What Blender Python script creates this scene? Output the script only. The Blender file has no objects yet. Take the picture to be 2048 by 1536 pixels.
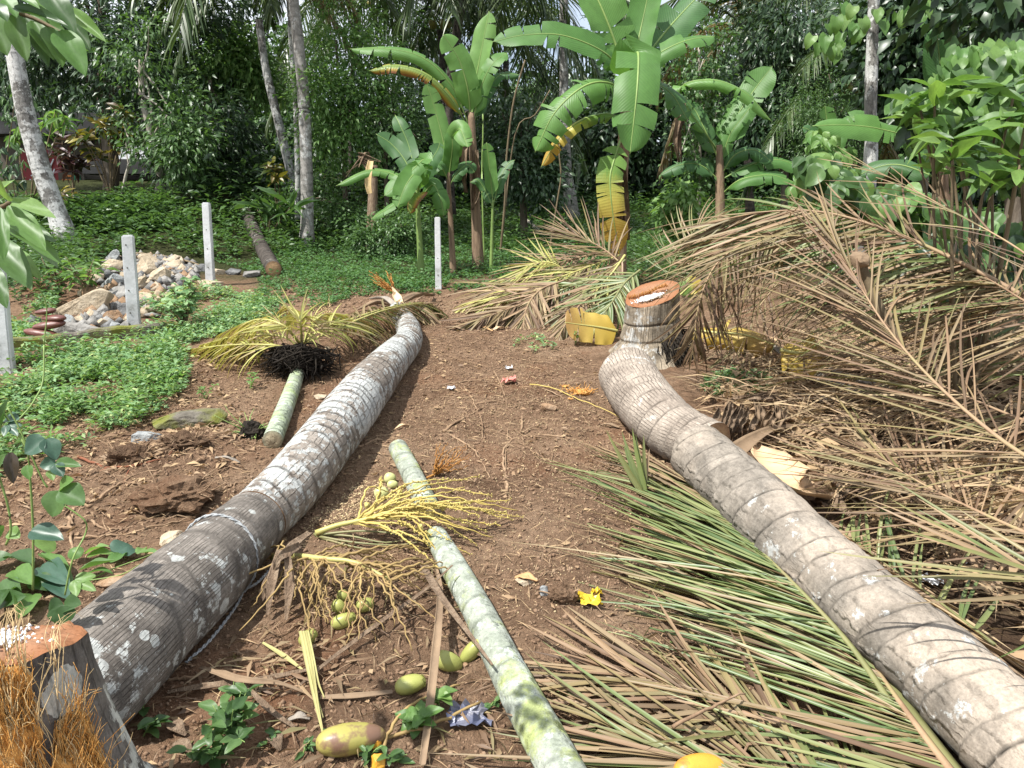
import bpy, bmesh, math, random
import numpy as np
from mathutils import Vector as V, Matrix, noise

S = bpy.context.scene
COL = S.collection
R = random.Random(11)
NR = np.random.default_rng(5)
rad = math.radians
PI = math.pi

# ------------------------------------------------------------------ camera, sky, sun, exposure
CAM = V((0.0, 0.0, 1.6)); PITCH = rad(12.0); FPX = 1539.0
cd = bpy.data.cameras.new('camera'); cam = bpy.data.objects.new('camera', cd); COL.objects.link(cam)
cam.location = CAM; cam.rotation_euler = (PI/2 - PITCH, 0, 0)
cd.sensor_width = 36.0; cd.lens = 36.0*FPX/2048.0; cd.clip_end = 2000.0; cd.clip_start = 0.02
S.camera = cam
SUN_DIR = V((-0.42, -0.30, 0.86)).normalized()          # towards the sun: high, to the left, a little behind
w = bpy.data.worlds.new('World'); S.world = w; w.use_nodes = True
nt = w.node_tree; bg = nt.nodes['Background']
sky = nt.nodes.new('ShaderNodeTexSky'); sky.sky_type = 'NISHITA'; sky.sun_disc = False
sky.sun_elevation = math.asin(SUN_DIR.z); sky.sun_rotation = math.atan2(SUN_DIR.x, SUN_DIR.y)
sky.dust_density = 2.0
tc = nt.nodes.new('ShaderNodeTexCoord'); nz = nt.nodes.new('ShaderNodeTexNoise')
nz.inputs['Scale'].default_value = 2.2; nz.inputs['Detail'].default_value = 5
rp = nt.nodes.new('ShaderNodeValToRGB'); rp.color_ramp.elements[0].position = 0.30; rp.color_ramp.elements[1].position = 0.50
mx = nt.nodes.new('ShaderNodeMix'); mx.data_type = 'RGBA'
mx.inputs[7].default_value = (6.2, 6.6, 7.2, 1)           # bright broken cloud
nt.links.new(tc.outputs['Generated'], nz.inputs['Vector']); nt.links.new(nz.outputs[0], rp.inputs[0])
nt.links.new(rp.outputs[0], mx.inputs[0]); nt.links.new(sky.outputs[0], mx.inputs[6]); nt.links.new(mx.outputs[2], bg.inputs[0])
bg.inputs[1].default_value = 0.11
sl = bpy.data.lights.new('sun', 'SUN'); so = bpy.data.objects.new('sun', sl); COL.objects.link(so)
sl.energy = 5.0; sl.angle = rad(0.6); sl.color = (1.0, 0.97, 0.91)
so.rotation_euler = SUN_DIR.to_track_quat('Z', 'Y').to_euler(); so.location = (-6, -3, 14)
S.view_settings.view_transform = 'Standard'; S.view_settings.look = 'None'
S.view_settings.exposure = 0.78; S.view_settings.gamma = 1.0; S.view_settings.use_curve_mapping = False
S.render.engine = 'CYCLES'
S.cycles.max_bounces = 6; S.cycles.diffuse_bounces = 3; S.cycles.glossy_bounces = 2
S.cycles.transmission_bounces = 4; S.cycles.transparent_max_bounces = 4
try: S.cycles.use_denoising = True
except Exception: pass

# ------------------------------------------------------------------ from a pixel of the photograph to a place
CP, SP = math.cos(PITCH), math.sin(PITCH)
def ray(u, v):
    x = (u - 1024)/FPX; y = (768 - v)/FPX
    return V((x, CP + y*SP, -SP + y*CP))
def at(u, v, Y):
    d = ray(u, v); return CAM + d*(Y/d.y)
def sm(t): t = 0. if t < 0 else (1. if t > 1 else t); return t*t*(3 - 2*t)
PROF = [(-30, -2.), (0, 0.), (1.5, .17), (5.2, .60), (9, .90), (13, 1.08), (16.5, 1.22), (20, 1.6), (26, 2.2), (40, 3.0), (400, 6.)]
BUMPS = []                                                # (x, y, height, radius)
def gz(x, y):
    z = 0
    for (a, za), (b, zb) in zip(PROF, PROF[1:]):
        if y <= b or b == 400:
            z = za + (zb - za)*(y - a)/(b - a); break
    z += .95*sm((-x - 3.0)/2.6)*sm((y - 9.3)/6.0)
    for bx, by, h, r in BUMPS:
        d2 = ((x - bx)**2 + (y - by)**2)/(r*r)
        if d2 < 9: z += h*math.exp(-d2)
    if y < 16 and abs(x) < 12: q = V((x, y, 0)); z += (1 if y < 9 else max(0, (16 - y)/7))*(.024*noise.noise(q*1.7) + .018*noise.noise(q*5))
    return z
def gfine(x, y):
    q = V((x, y, 0)); return (1 if y < 9 else max(0, (16 - y)/7))*(.016*abs(noise.noise(q*12)) + .010*noise.noise(q*28)) if abs(x) < 12 and -1 < y < 16 else 0
def gp(u, v, lift=0.0):
    d = ray(u, v); t = .6; st = .04
    while t < 140:
        p = CAM + d*t
        if p.z < gz(p.x, p.y) + lift:
            a, b = t - st, t
            for _ in range(18):
                m = (a + b)/2; q = CAM + d*m
                if q.z < gz(q.x, q.y) + lift: b = m
                else: a = m
            return CAM + d*b
        st = .02 + .01*t; t += st
    return CAM + d*30
def depth(p): return (p - CAM).dot(V((0, CP, -SP)))
for (u, v, h, r) in [(640, 700, .10, .55), (740, 640, .06, .7), (330, 985, .07, .35), (385, 905, .05, .3), (1000, 800, -.02, .8), (1130, 1190, .04, .12)]:
    p = gp(u, v); BUMPS.append((p.x, p.y, h, r))
BUMPS.append((-4.7, 8.2, .20, .8)); BUMPS.append((-4.0, 8.0, .16, .7))
BUMPS.append((2.7, 3.4, -.10, 1.0))

# ------------------------------------------------------------------ scene graph helpers
WM = {}
def thing(name, label, cat, loc, group=None):
    o = bpy.data.objects.new(name, None); COL.objects.link(o); o.empty_display_size = .05
    o.location = loc; WM[o.name] = Matrix.Translation(loc)
    o['label'] = label; o['category'] = cat
    if group: o['group'] = group
    return o
def ob(name, me, parent=None, mw=None):
    o = bpy.data.objects.new(name, me); COL.objects.link(o)
    mw = mw if mw is not None else Matrix.Identity(4)
    if parent is not None:
        o.parent = parent; o.matrix_parent_inverse = WM[parent.name].inverted()
    o.matrix_basis = mw; WM[o.name] = mw
    return o
def tag(o, label=None, cat=None, group=None, kind=None):
    if label: o['label'] = label
    if cat: o['category'] = cat
    if group: o['group'] = group
    if kind: o['kind'] = kind
    return o
def mesh(verts, faces, mat, smooth=True, uv=None, attrs=None, name='m'):
    me = bpy.data.meshes.new(name)
    me.from_pydata([tuple(v) for v in verts], [], faces)
    if smooth: me.polygons.foreach_set('use_smooth', [True]*len(me.polygons))
    if uv is not None:
        l = me.uv_layers.new(name='UVMap')
        li = np.empty(len(me.loops), np.int32); me.loops.foreach_get('vertex_index', li)
        l.data.foreach_set('uv', np.asarray(uv, np.float32)[li].ravel())
    for k, a in (attrs or {}).items():
        at_ = me.attributes.new(k, 'FLOAT', 'POINT'); at_.data.foreach_set('value', np.asarray(a, np.float32))
    if mat: me.materials.append(mat)
    return me
def tri_mesh(verts, tris, mat, attrs=None, smooth=False):
    """fast mesh from numpy arrays of triangles"""
    me = bpy.data.meshes.new('m'); nv, nf = len(verts), len(tris)
    me.vertices.add(nv); me.vertices.foreach_set('co', verts.astype(np.float32).ravel())
    me.loops.add(nf*3); me.loops.foreach_set('vertex_index', tris.astype(np.int32).ravel())
    me.polygons.add(nf); me.polygons.foreach_set('loop_start', np.arange(0, nf*3, 3, dtype=np.int32))
    if smooth: me.polygons.foreach_set('use_smooth', np.ones(nf, bool))
    for k, a in (attrs or {}).items():
        at_ = me.attributes.new(k, 'FLOAT', 'POINT'); at_.data.foreach_set('value', np.asarray(a, np.float32))
    me.materials.append(mat); me.update(calc_edges=True); return me
def catmull(pts, n):
    pts = [V(p) for p in pts]
    if len(pts) == 2: return [pts[0].lerp(pts[1], i/(n - 1)) for i in range(n)]
    P = [pts[0]*2 - pts[1]] + pts + [pts[-1]*2 - pts[-2]]
    L = [0]
    for a, b in zip(pts, pts[1:]): L.append(L[-1] + (b - a).length)
    out = []
    for i in range(n):
        s = L[-1]*i/(n - 1); k = 0
        while k < len(L) - 2 and s > L[k+1]: k += 1
        t = (s - L[k])/max(1e-9, L[k+1] - L[k])
        a, b, c, d = P[k:k+4]
        out.append(.5*((2*b) + (c - a)*t + (2*a - 5*b + 4*c - d)*t*t + (3*b - a - 3*c + d)*t**3))
    return out
def lerp_list(vals, n):
    xs = np.linspace(0, 1, len(vals)); return np.interp(np.linspace(0, 1, n), xs, vals)
def frames(pts, up=V((0, 0, 1))):
    out = []
    for i, p in enumerate(pts):
        t = (pts[min(i+1, len(pts)-1)] - pts[max(i-1, 0)]).normalized()
        x = t.cross(up)
        if x.length < 1e-3: x = t.cross(V((0, 1, 0)))
        x.normalize(); out.append((t, x, x.cross(t)))
    return out
def sweep(pts, radii, ns=8, disp=None, caps=True, up=V((0, 0, 1)), flat=1.0):
    """tube; uv = metres round, metres along; the seam lies underneath"""
    fr = frames(pts, up); vs = []; fs = []; uv = []; s = 0; sc = []; sweep.rows = []
    for i, (p, r) in enumerate(zip(pts, radii)):
        if i: s += (p - pts[i-1]).length
        t, x, z = fr[i]
        for j in range(ns):
            a = -PI/2 + 2*PI*j/ns
            rr, q, row = (r, 0, 0) if disp is None else (disp(s, a, r) + (0,))[:3]; sweep.rows.append(row)
            vs.append(p + x*math.cos(a)*rr + z*math.sin(a)*rr*flat)
            uv.append((j/ns*2*PI*radii[0], s)); sc.append(q)
    m = len(pts)
    for i in range(m - 1):
        for j in range(ns):
            k = (j + 1) % ns
            fs.append((i*ns + j, i*ns + k, (i+1)*ns + k, (i+1)*ns + j))
    if caps: fs.append(tuple(range(ns - 1, -1, -1))); fs.append(tuple((m-1)*ns + j for j in range(ns)))
    return vs, fs, uv, sc
def tube(pts, r0, r1, mat, ns=6, n=10, attrs=None, prof=None):
    p = catmull(pts, n); rr = lerp_list(prof, n) if prof is not None else lerp_list([r0, r1], n)
    vs, fs, uv, sc = sweep(p, list(rr), ns); return mesh(vs, fs, mat, True, uv)
def join(parts, mat):
    vs, fs = [], []
    for v, f in parts:
        k = len(vs); vs += v; fs += [tuple(i + k for i in g) for g in f]
    return mesh(vs, fs, mat)
def basis(y, z):
    y = y.normalized(); x = y.cross(z)
    if x.length < 1e-4: x = y.cross(V((.3, .5, .8)))
    x.normalize(); return x, y, x.cross(y)
def mtx(pos, y, z, sx, sy, sz):
    x, y, z = basis(y, z)
    return Matrix(((x.x*sx, y.x*sy, z.x*sz, pos.x), (x.y*sx, y.y*sy, z.y*sz, pos.y), (x.z*sx, y.z*sy, z.z*sz, pos.z), (0, 0, 0, 1)))
def rv(a=1.0): return V((R.uniform(-a, a), R.uniform(-a, a), R.uniform(-a, a)))

# ------------------------------------------------------------------ materials
class MB:
    def __init__(s, name):
        s.m = bpy.data.materials.new(name); s.m.use_nodes = True; s.t = s.m.node_tree; s.t.nodes.clear()
        s.out = s.t.nodes.new('ShaderNodeOutputMaterial')
    def n(s, ty, ins=None, **props):
        nd = s.t.nodes.new('ShaderNode' + ty)
        for k, v in props.items(): setattr(nd, k, v)
        for k, v in (ins or {}).items():
            if isinstance(v, bpy.types.NodeSocket): s.t.links.new(v, nd.inputs[k])
            elif v is not None: nd.inputs[k].default_value = v
        return nd
    def geo(s): return s.n('NewGeometry').outputs['Position']
    def objc(s): return s.n('TexCoord').outputs['Object']
    def uv(s): return s.n('TexCoord').outputs['UV']
    def rnd(s):
        a = s.n('Attribute', attribute_name='rnd').outputs['Fac']; b = s.n('ObjectInfo').outputs['Random']
        return s.math('FRACT', s.math('ADD', a, b))
    def attr(s, k): return s.n('Attribute', attribute_name=k).outputs['Fac']
    def scale(s, vec, sc): return s.n('Mapping', {'Vector': vec, 'Scale': sc}).outputs[0]
    def noise(s, vec, sc, det=4, ro=.6): return s.n('TexNoise', {'Vector': vec, 'Scale': sc, 'Detail': det, 'Roughness': ro}).outputs[0]
    def vor(s, vec, sc, feat='F1', out=0): return s.n('TexVoronoi', {'Vector': vec, 'Scale': sc}, feature=feat).outputs[out]
    def math(s, op, a, b=None, c=None, clamp=False): return s.n('Math', {0: a, 1: b, 2: c}, operation=op, use_clamp=clamp).outputs[0]
    def ramp(s, fac, stops, interp='LINEAR'):
        nd = s.n('ValToRGB', {0: fac}); cr = nd.color_ramp; cr.interpolation = interp
        while len(cr.elements) < len(stops): cr.elements.new(.5)
        for e, (p, c) in zip(cr.elements, stops):
            e.position = p; e.color = (c, c, c, 1) if isinstance(c, (int, float)) else (*c, 1)
        return nd.outputs[0]
    def mix(s, f, a, b, mode='MIX'):
        nd = s.n('Mix', None, data_type='RGBA', blend_type=mode)
        for k, v in ((0, f), (6, a), (7, b)):
            if isinstance(v, bpy.types.NodeSocket): s.t.links.new(v, nd.inputs[k])
            else: nd.inputs[k].default_value = v if k == 0 else (*v, 1)
        return nd.outputs[2]
    def bump(s, h, st=.5, d=.01, prev=None): return s.n('Bump', {'Height': h, 'Strength': st, 'Distance': d, 'Normal': prev}).outputs[0]
    def pbr(s, col, rough=.8, spec=.3, nrm=None, trans=0, tcol=None):
        b = s.n('BsdfPrincipled', {'Base Color': col if isinstance(col, bpy.types.NodeSocket) else (*col, 1), 'Roughness': rough, 'Specular IOR Level': spec, 'Normal': nrm})
        o = b.outputs[0]
        if trans:
            t = s.n('BsdfTranslucent', {'Color': tcol if isinstance(tcol, bpy.types.NodeSocket) else (*tcol, 1), 'Normal': nrm})
            o = s.n('MixShader', {0: trans, 1: o, 2: t.outputs[0]}).outputs[0]
        s.t.links.new(o, s.out.inputs[0]); return s.m
def leaf_mat(name, cols, rough=.42, spec=.45, trans=.35, veins=0, tint=(1.15, 1.2, .6)):
    b = MB(name); n = len(cols)
    if name[:4] in ('leaf', 'bana'): cols = [(r_*.95, g_*1.02, b_*1.45) for r_, g_, b_ in cols]
    c = b.ramp(b.rnd(), [(i/(n - 1), k) for i, k in enumerate(cols)])
    nz = b.noise(b.objc(), 9, 3); c = b.mix(.5, c, b.ramp(nz, [(.3, .38), (.7, .62)]), 'OVERLAY')
    nrm = None
    if veins:
        sx = b.n('SeparateXYZ', {0: b.uv()})
        wv = b.n('TexWave', {'Vector': b.n('CombineXYZ', {0: b.math('SUBTRACT', sx.outputs[0], b.math('MULTIPLY', sx.outputs[1], .12))}).outputs[0], 'Scale': veins, 'Distortion': .4}).outputs[1]
        nrm = b.bump(wv, .13, .01); c = b.mix(b.math('MULTIPLY', wv, .07), c, (.25, .36, .1))
    tc_ = b.mix(1.0, c, tint, 'MULTIPLY')
    return b.pbr(c, rough, spec, nrm, trans, tc_)
def plain(name, cols, sc=12, rough=.85, spec=.2, bump=.4, bd=.01, stretch=(1, 1, 1), vec='obj'):
    b = MB(name); v = b.objc() if vec == 'obj' else (b.uv() if vec == 'uv' else b.geo())
    v = b.scale(v, stretch); nz = b.noise(v, sc, 6, .65)
    c = b.ramp(nz, [(.25 + .5*i/(max(1, len(cols) - 1)), k) for i, k in enumerate(cols)])
    r = b.n('ObjectInfo').outputs['Random']; c = b.mix(.3, c, b.ramp(r, [(0, .35), (1, .68)]), 'OVERLAY')
    return b.pbr(c, rough, spec, b.bump(b.noise(v, sc*3, 4), bump, bd))
def bark_mat(name, dark, light, lichen, lich_amt, lich_sc, crack=(30, 5), crack_amt=.8, green=None, ringd=.75, spot=0, wash=None, mottle=3.0):
    """palm bark on tube uv (metres round, metres along)"""
    b = MB(name); uv = b.uv(); g = b.objc()
    base = b.ramp(b.noise(g, mottle*2.5, 6, .7), [(.3, dark), (.68, light)])
    if wash: base = b.mix(b.ramp(b.noise(g, 1.9, 3), [(.42, 0), (.6, .85)]), base, wash)
    lm = b.ramp(b.math('ADD', b.noise(g, lich_sc, 6, .72), b.math('MULTIPLY', b.math('SUBTRACT', b.noise(g, 1.6, 2), .5), .7)), [(.62 - lich_amt*.3, 0), (.66 - lich_amt*.3, 1)])
    if spot:                                              # round lichen spots of their own
        vd = b.n('TexVoronoi', {'Vector': g, 'Scale': spot, 'Randomness': 1.0}); rr = b.math('MULTIPLY', b.math('POWER', b.n('SeparateColor', {0: vd.outputs[1]}).outputs[0], 2.5), .45)
        wob = b.math('ADD', vd.outputs[0], b.math('MULTIPLY', b.math('SUBTRACT', b.noise(g, spot*4, 3), .5), .25))
        lm = b.math('MAXIMUM', lm, b.math('LESS_THAN', wob, rr))
    lcol = b.ramp(b.noise(g, 40, 3), [(.3, [k*.82 for k in lichen]), (.7, lichen)])
    c = b.mix(lm, base, lcol)
    if green: c = b.mix(b.ramp(b.noise(g, 7, 5, .7), [(.5, 0), (.62, .8)]), c, green)
    wob = b.n('TexNoise', {'Vector': g, 'Scale': 16.0, 'Detail': 4}).outputs[0]
    ux = b.n('SeparateXYZ', {0: uv}).outputs[0]; wv = b.math('ADD', b.math('ADD', b.math('MULTIPLY', ux, crack[0]), b.math('MULTIPLY', wob, .9)), b.math('MULTIPLY', b.attr('row'), 7.31))
    dist = b.n('TexVoronoi', {'W': wv, 'Scale': 1.0}, voronoi_dimensions='1D', feature='DISTANCE_TO_EDGE').outputs[0]; pres = b.ramp(b.noise(g, 11, 4), [(.36, .05), (.60, 1)])
    ck = b.math('SUBTRACT', 1.0, b.math('MULTIPLY', b.ramp(dist, [(.03, 1), (.13, 0)]), pres))           # 0 in the cracks
    ck = b.math('MULTIPLY', ck, b.ramp(b.noise(b.scale(uv, (crack[0]*2.2, crack[1]*.6, 1)), 1.0, 4, .7), [(.30, .45), (.45, 1)]))
    sc = b.attr('scar')
    dk = b.math('MULTIPLY', b.math('SUBTRACT', 1.0, ck), crack_amt); dk = b.math('MAXIMUM', dk, b.math('MULTIPLY', sc, ringd))
    c = b.mix(.55, c, b.ramp(b.noise(g, 85, 5, .8), [(.3, .24), (.5, .5), (.7, .74)]), 'OVERLAY')
    c = b.mix(.4, c, b.ramp(b.noise(g, 22, 5, .75), [(.32, .25), (.5, .5), (.68, .72)]), 'OVERLAY')
    c = b.mix(dk, c, [k*.3 for k in dark])
    h = b.math('ADD', b.math('MULTIPLY', ck, 1.0), b.math('MULTIPLY', b.noise(g, 60, 4), .5)); h = b.math('SUBTRACT', h, b.math('MULTIPLY', sc, .6))
    return b.pbr(c, .88, .15, b.bump(h, .55, .012))
# ------------------------------------------------------------------ the materials of this place
def soil_mat():
    b = MB('soil'); g = b.geo(); sx = b.n('SeparateXYZ', {0: g}); y = sx.outputs[1]; x = sx.outputs[0]
    n1 = b.noise(g, 2.2, 6, .65); n2 = b.noise(g, 26, 6, .75); n3 = b.noise(g, 110, 4, .8)
    c = b.ramp(n1, [(.3, (.145, .087, .054)), (.5, (.25, .158, .10)), (.7, (.345, .235, .155))])
    c = b.mix(.75, c, b.ramp(n2, [(.3, .2), (.5, .5), (.72, .78)]), 'OVERLAY')
    c = b.mix(b.ramp(n3, [(.58, 0), (.66, .75)]), c, (.44, .34, .22))
    c = b.mix(b.ramp(b.noise(b.scale(g, (1, 1.6, 1)), 60, 3, .7), [(.30, .8), (.40, 0)]), c, (.085, .05, .03))
    red = b.ramp(b.noise(g, 1.3, 3), [(.54, 0), (.7, .5)]); c = b.mix(red, c, (.25, .115, .06))
    damp = b.ramp(b.math('SUBTRACT', x, b.math('MULTIPLY', y, .30)), [(.3, 0), (.75, .8)])      # rotted litter beyond the right-hand trunk
    c = b.mix(damp, c, (.062, .042, .028))
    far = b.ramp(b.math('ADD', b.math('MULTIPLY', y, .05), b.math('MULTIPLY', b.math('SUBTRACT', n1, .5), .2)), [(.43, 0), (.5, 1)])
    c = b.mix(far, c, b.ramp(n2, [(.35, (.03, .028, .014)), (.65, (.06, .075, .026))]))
    h = b.math('ADD', b.math('MULTIPLY', n2, 1.0), b.math('MULTIPLY', n3, .45))
    return b.pbr(c, .96, .08, b.bump(h, 1.0, .045))
M = {}
M['soil'] = soil_mat()
M['clod'] = plain('clod', [(.10, .062, .04), (.21, .135, .088), (.32, .225, .15)], 30, .95, .08)
M['chip'] = plain('chip', [(.36, .27, .15), (.55, .44, .27)], 20, .9, .1)
M['log_left_near'] = bark_mat('log_dark_bark', (.075, .065, .057), (.25, .222, .195), (.46, .47, .45), .06, 16, (75, 5.5), .75, spot=15, ringd=.45)
M['log_left_far'] = bark_mat('log_lichen_bark', (.13, .108, .09), (.30, .265, .23), (.44, .45, .435), .34, 14, (34, 14), .5, ringd=.9, spot=24)
M['log_right_far'] = bark_mat('log_ringed_bark', (.20, .165, .135), (.39, .335, .28), (.48, .46, .42), .0, 10, (46, 17), .85, ringd=.95)
M['log_right_near'] = bark_mat('log_smooth_bark', (.10, .088, .074), (.29, .255, .215), (.44, .44, .42), -.06, 12, (12, 14), .2, ringd=1.0, wash=(.37, .31, .25), mottle=2.6)
M['stump_bark'] = bark_mat('stump_bark', (.11, .09, .066), (.36, .30, .225), (.43, .42, .39), .06, 12, (52, 5), .9, ringd=.8)
M['stump_near_bark'] = bark_mat('stump_near_bark', (.04, .036, .034), (.20, .18, .16), (.52, .52, .47), .12, 7, (28, 7), .6, spot=8, ringd=.25)
M['areca'] = bark_mat('areca_bark', (.17, .19, .15), (.35, .375, .32), (.43, .47, .43), .28, 16, (10, 30), .0, green=(.27, .31, .10), ringd=.45, mottle=5)
M['areca_small'] = bark_mat('young_palm_bark', (.20, .23, .16), (.36, .41, .31), (.44, .48, .42), .30, 14, (8, 14), .0, green=(.30, .38, .16), ringd=.5)
M['palm_pale'] = bark_mat('palm_pale_bark', (.15, .14, .125), (.38, .36, .335), (.50, .50, .48), .25, 9, (8, 26), .35, ringd=.6)
M['palm_spotted'] = bark_mat('palm_spotted_bark', (.06, .055, .05), (.3, .29, .27), (.55, .55, .53), .45, 7, (8, 20), .4, ringd=.5)
M['palm_dark'] = bark_mat('palm_dark_bark', (.035, .03, .026), (.13, .11, .095), (.3, .29, .26), -.1, 8, (10, 22), .5, ringd=.9)
M['tree_bark'] = plain('tree_bark', [(.045, .036, .028), (.13, .105, .08), (.24, .21, .17)], 7, .92, .1, .8, .02, (1, 1, .25))
M['pale_bark'] = plain('pale_bark', [(.14, .125, .1), (.34, .31, .26), (.45, .43, .38)], 6, .9, .1, .7, .02, (1, 1, .4))
def cut_mat(name, core, fleck, edge, sc=90):
    b = MB(name); g = b.objc()
    c = b.mix(b.ramp(b.vor(g, sc, 'F1', 0), [(.18, .85), (.34, 0)]), b.ramp(b.noise(g, 9, 5), [(.3, [k*.75 for k in core]), (.7, core)]), fleck)
    c = b.mix(b.ramp(b.attr('edge'), [(.6, 0), (.97, .8)]), c, edge)
    return b.pbr(c, .8, .15, b.bump(b.math('ADD', b.noise(g, 50, 4), b.math('MULTIPLY', b.noise(b.scale(g, (1, 12, 1)), 12, 2), .6)), .6, .008))
M['cut_orange'] = cut_mat('cut_orange_wood', (.31, .165, .095), (.15, .06, .03), (.24, .10, .045))
M['cut_tan'] = cut_mat('cut_tan_wood', (.44, .29, .16), (.2, .1, .05), (.17, .1, .06))
M['cut_pale'] = cut_mat('cut_pale_wood', (.36, .30, .20), (.08, .06, .04), (.2, .2, .14))
M['fibre'] = plain('orange_fibre', [(.50, .19, .04), (.66, .33, .09), (.70, .48, .22)], 20, .8, .2, .6, .01, (4, 4, .6))
M['straw'] = plain('straw_fibre', [(.42, .29, .13), (.58, .44, .25)], 12, .7, .2)
M['strip_pale'] = plain('strip_pale', [(.26, .24, .09), (.36, .33, .15)], 8, .6, .25, .2)
M['sawdust_white'] = plain('white_powder', [(.66, .66, .66), (.82, .82, .83)], 40, .95, .05, .8)
M['rope'] = plain('rope_white', [(.22, .23, .24), (.55, .57, .58)], 60, .9, .1, .9)
M['concrete'] = plain('white_concrete', [(.22, .22, .20), (.50, .51, .51), (.60, .61, .62), (.66, .67, .68)], 7, .9, .15, .5, .006)
M['hole'] = plain('opening_shade_colour', [(.04, .035, .03), (.08, .07, .06)], 30)  # dark colour standing for the shade inside openings
def moss_slab():
    b = MB('mossy_concrete'); g = b.geo(); nz = b.n('NewGeometry').outputs['Normal']; up = b.n('SeparateXYZ', {0: nz}).outputs[2]
    c = b.ramp(b.noise(g, 14, 6), [(.3, (.07, .062, .05)), (.7, (.2, .18, .15))])
    c = b.mix(b.ramp(b.noise(g, 5, 4), [(.42, 0), (.6, .9)]), c, (.15, .16, .03))
    return b.pbr(c, .95, .08, b.bump(b.noise(g, 40, 5), .7, .02))
M['mossy'] = moss_slab()
def rock(name, a, b_, c_): return plain(name, [a, b_, c_], 9, .88, .2, .9, .02)
M['rock_tan'] = rock('tan_rock', (.20, .155, .105), (.40, .325, .23), (.50, .43, .33))
M['rock_grey'] = rock('grey_rock', (.09, .085, .078), (.22, .21, .195), (.34, .33, .31))
M['rock_blue'] = rock('blue_grey_rock', (.11, .115, .115), (.24, .25, .25), (.36, .37, .36))
M['rock_rust'] = rock('rusty_rock', (.12, .075, .045), (.27, .17, .10), (.33, .26, .19))
M['rock_dark'] = rock('dark_rock', (.05, .05, .05), (.13, .13, .13), (.24, .24, .23))
M['rock_white'] = rock('white_rock', (.4, .4, .4), (.55, .55, .54), (.62, .62, .62))
M['root'] = plain('root_brown', [(.10, .06, .04), (.24, .16, .10), (.36, .26, .17)], 14, .9, .1)
M['root_red'] = plain('root_red', [(.14, .05, .03), (.28, .12, .07)], 14, .9, .1)
M['soil_root'] = plain('root_clump_soil', [(.04, .026, .018), (.12, .075, .048), (.2, .14, .09)], 30, .95, .05, 1, .03)
M['black_fibre'] = plain('black_fibre', [(.01, .009, .008), (.035, .028, .022)], 20, .9, .1, .8)
# fronds
M['fr_dry'] = leaf_mat('frond_dry', [(.09, .055, .034), (.20, .128, .078), (.285, .195, .115), (.21, .17, .075), (.13, .085, .053), (.26, .195, .115), (.125, .125, .045)], .55, .3, .15, tint=(1.2, 1., .7))
M['fr_tan'] = leaf_mat('frond_tan', [(.30, .22, .13), (.44, .335, .2), (.36, .25, .15), (.24, .17, .115)], .6, .25, .18, tint=(1.15, 1., .7))
M['fr_half'] = leaf_mat('frond_half_dry', [(.10, .145, .04), (.23, .16, .085), (.15, .20, .06), (.31, .21, .125), (.24, .165, .095), (.13, .175, .06), (.19, .125, .075)], .45, .4, .2, tint=(1.2, 1.1, .6))
M['fr_green'] = leaf_mat('frond_green', [(.07, .115, .04), (.15, .20, .075), (.24, .25, .10), (.10, .15, .055)], .4, .45, .22, tint=(1.2, 1.15, .6))
M['fr_yellow'] = leaf_mat('frond_yellow', [(.38, .38, .10), (.48, .46, .16), (.30, .33, .09), (.42, .36, .17), (.33, .25, .14)], .5, .3, .3, tint=(1.15, 1.05, .6))
M['fr_bg'] = leaf_mat('frond_far', [(.03, .055, .022), (.06, .10, .035), (.10, .14, .05), (.05, .08, .03)], .38, .5, .3)
M['fr_bg_dry'] = leaf_mat('frond_far_dry', [(.15, .11, .06), (.26, .19, .1), (.12, .12, .05)], .6, .3, .25)
M['rachis_dry'] = plain('rachis_dry', [(.17, .10, .06), (.30, .20, .12), (.25, .24, .10)], 6, .6, .3, .3)
M['rachis_green'] = plain('rachis_green', [(.11, .12, .05), (.18, .18, .075), (.24, .19, .10)], 5, .45, .4, .2)
M['rachis_yellow'] = plain('rachis_yellow', [(.34, .31, .09), (.44, .41, .15)], 5, .45, .4, .2)
M['spathe_tan'] = plain('spathe_tan', [(.44, .29, .16), (.60, .43, .26), (.66, .50, .32)], 3, .5, .35, .2, .01, (1, 4, 1))
M['spathe_grey'] = plain('spathe_grey', [(.19, .165, .14), (.33, .29, .245)], 5, .8, .2, .5, .01, (6, 1, 1))
M['spathe_brown'] = plain('spathe_brown', [(.13, .09, .06), (.27, .19, .12)], 6, .75, .2, .5)
M['husk_red'] = plain('husk_red', [(.05, .02, .016), (.13, .048, .036), (.2, .095, .075)], 8, .4, .45, .3, .01, (1, 1, 3))
M['dead_leaf'] = leaf_mat('dead_leaf', [(.16, .10, .06), (.30, .20, .12), (.42, .30, .17), (.23, .16, .11)], .7, .2, .15, tint=(1.1, .95, .7))
M['dead_banana'] = plain('dead_banana', [(.08, .055, .038), (.20, .14, .095), (.31, .24, .17)], 5, .85, .15, .8, .02, (8, 8, .6))
M['banana_stem'] = plain('banana_stem', [(.09, .06, .04), (.22, .15, .10), (.31, .22, .14)], 6, .8, .2, .8, .02, (5, 5, .5))
M['stem_green'] = plain('green_stem', [(.12, .19, .05), (.22, .31, .09)], 6, .5, .35, .2)
M['stem_brown'] = plain('brown_stem', [(.10, .075, .045), (.2, .155, .095)], 8, .8, .2, .3)
M['ban'] = leaf_mat('banana_leaf', [(.09, .20, .035), (.14, .27, .05), (.19, .33, .065)], .45, .38, .45, 14)
M['ban_dark'] = leaf_mat('banana_leaf_shade', [(.06, .14, .035), (.095, .19, .045)], .45, .4, .4, 14)  # deeper green variant of the banana leaf
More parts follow.
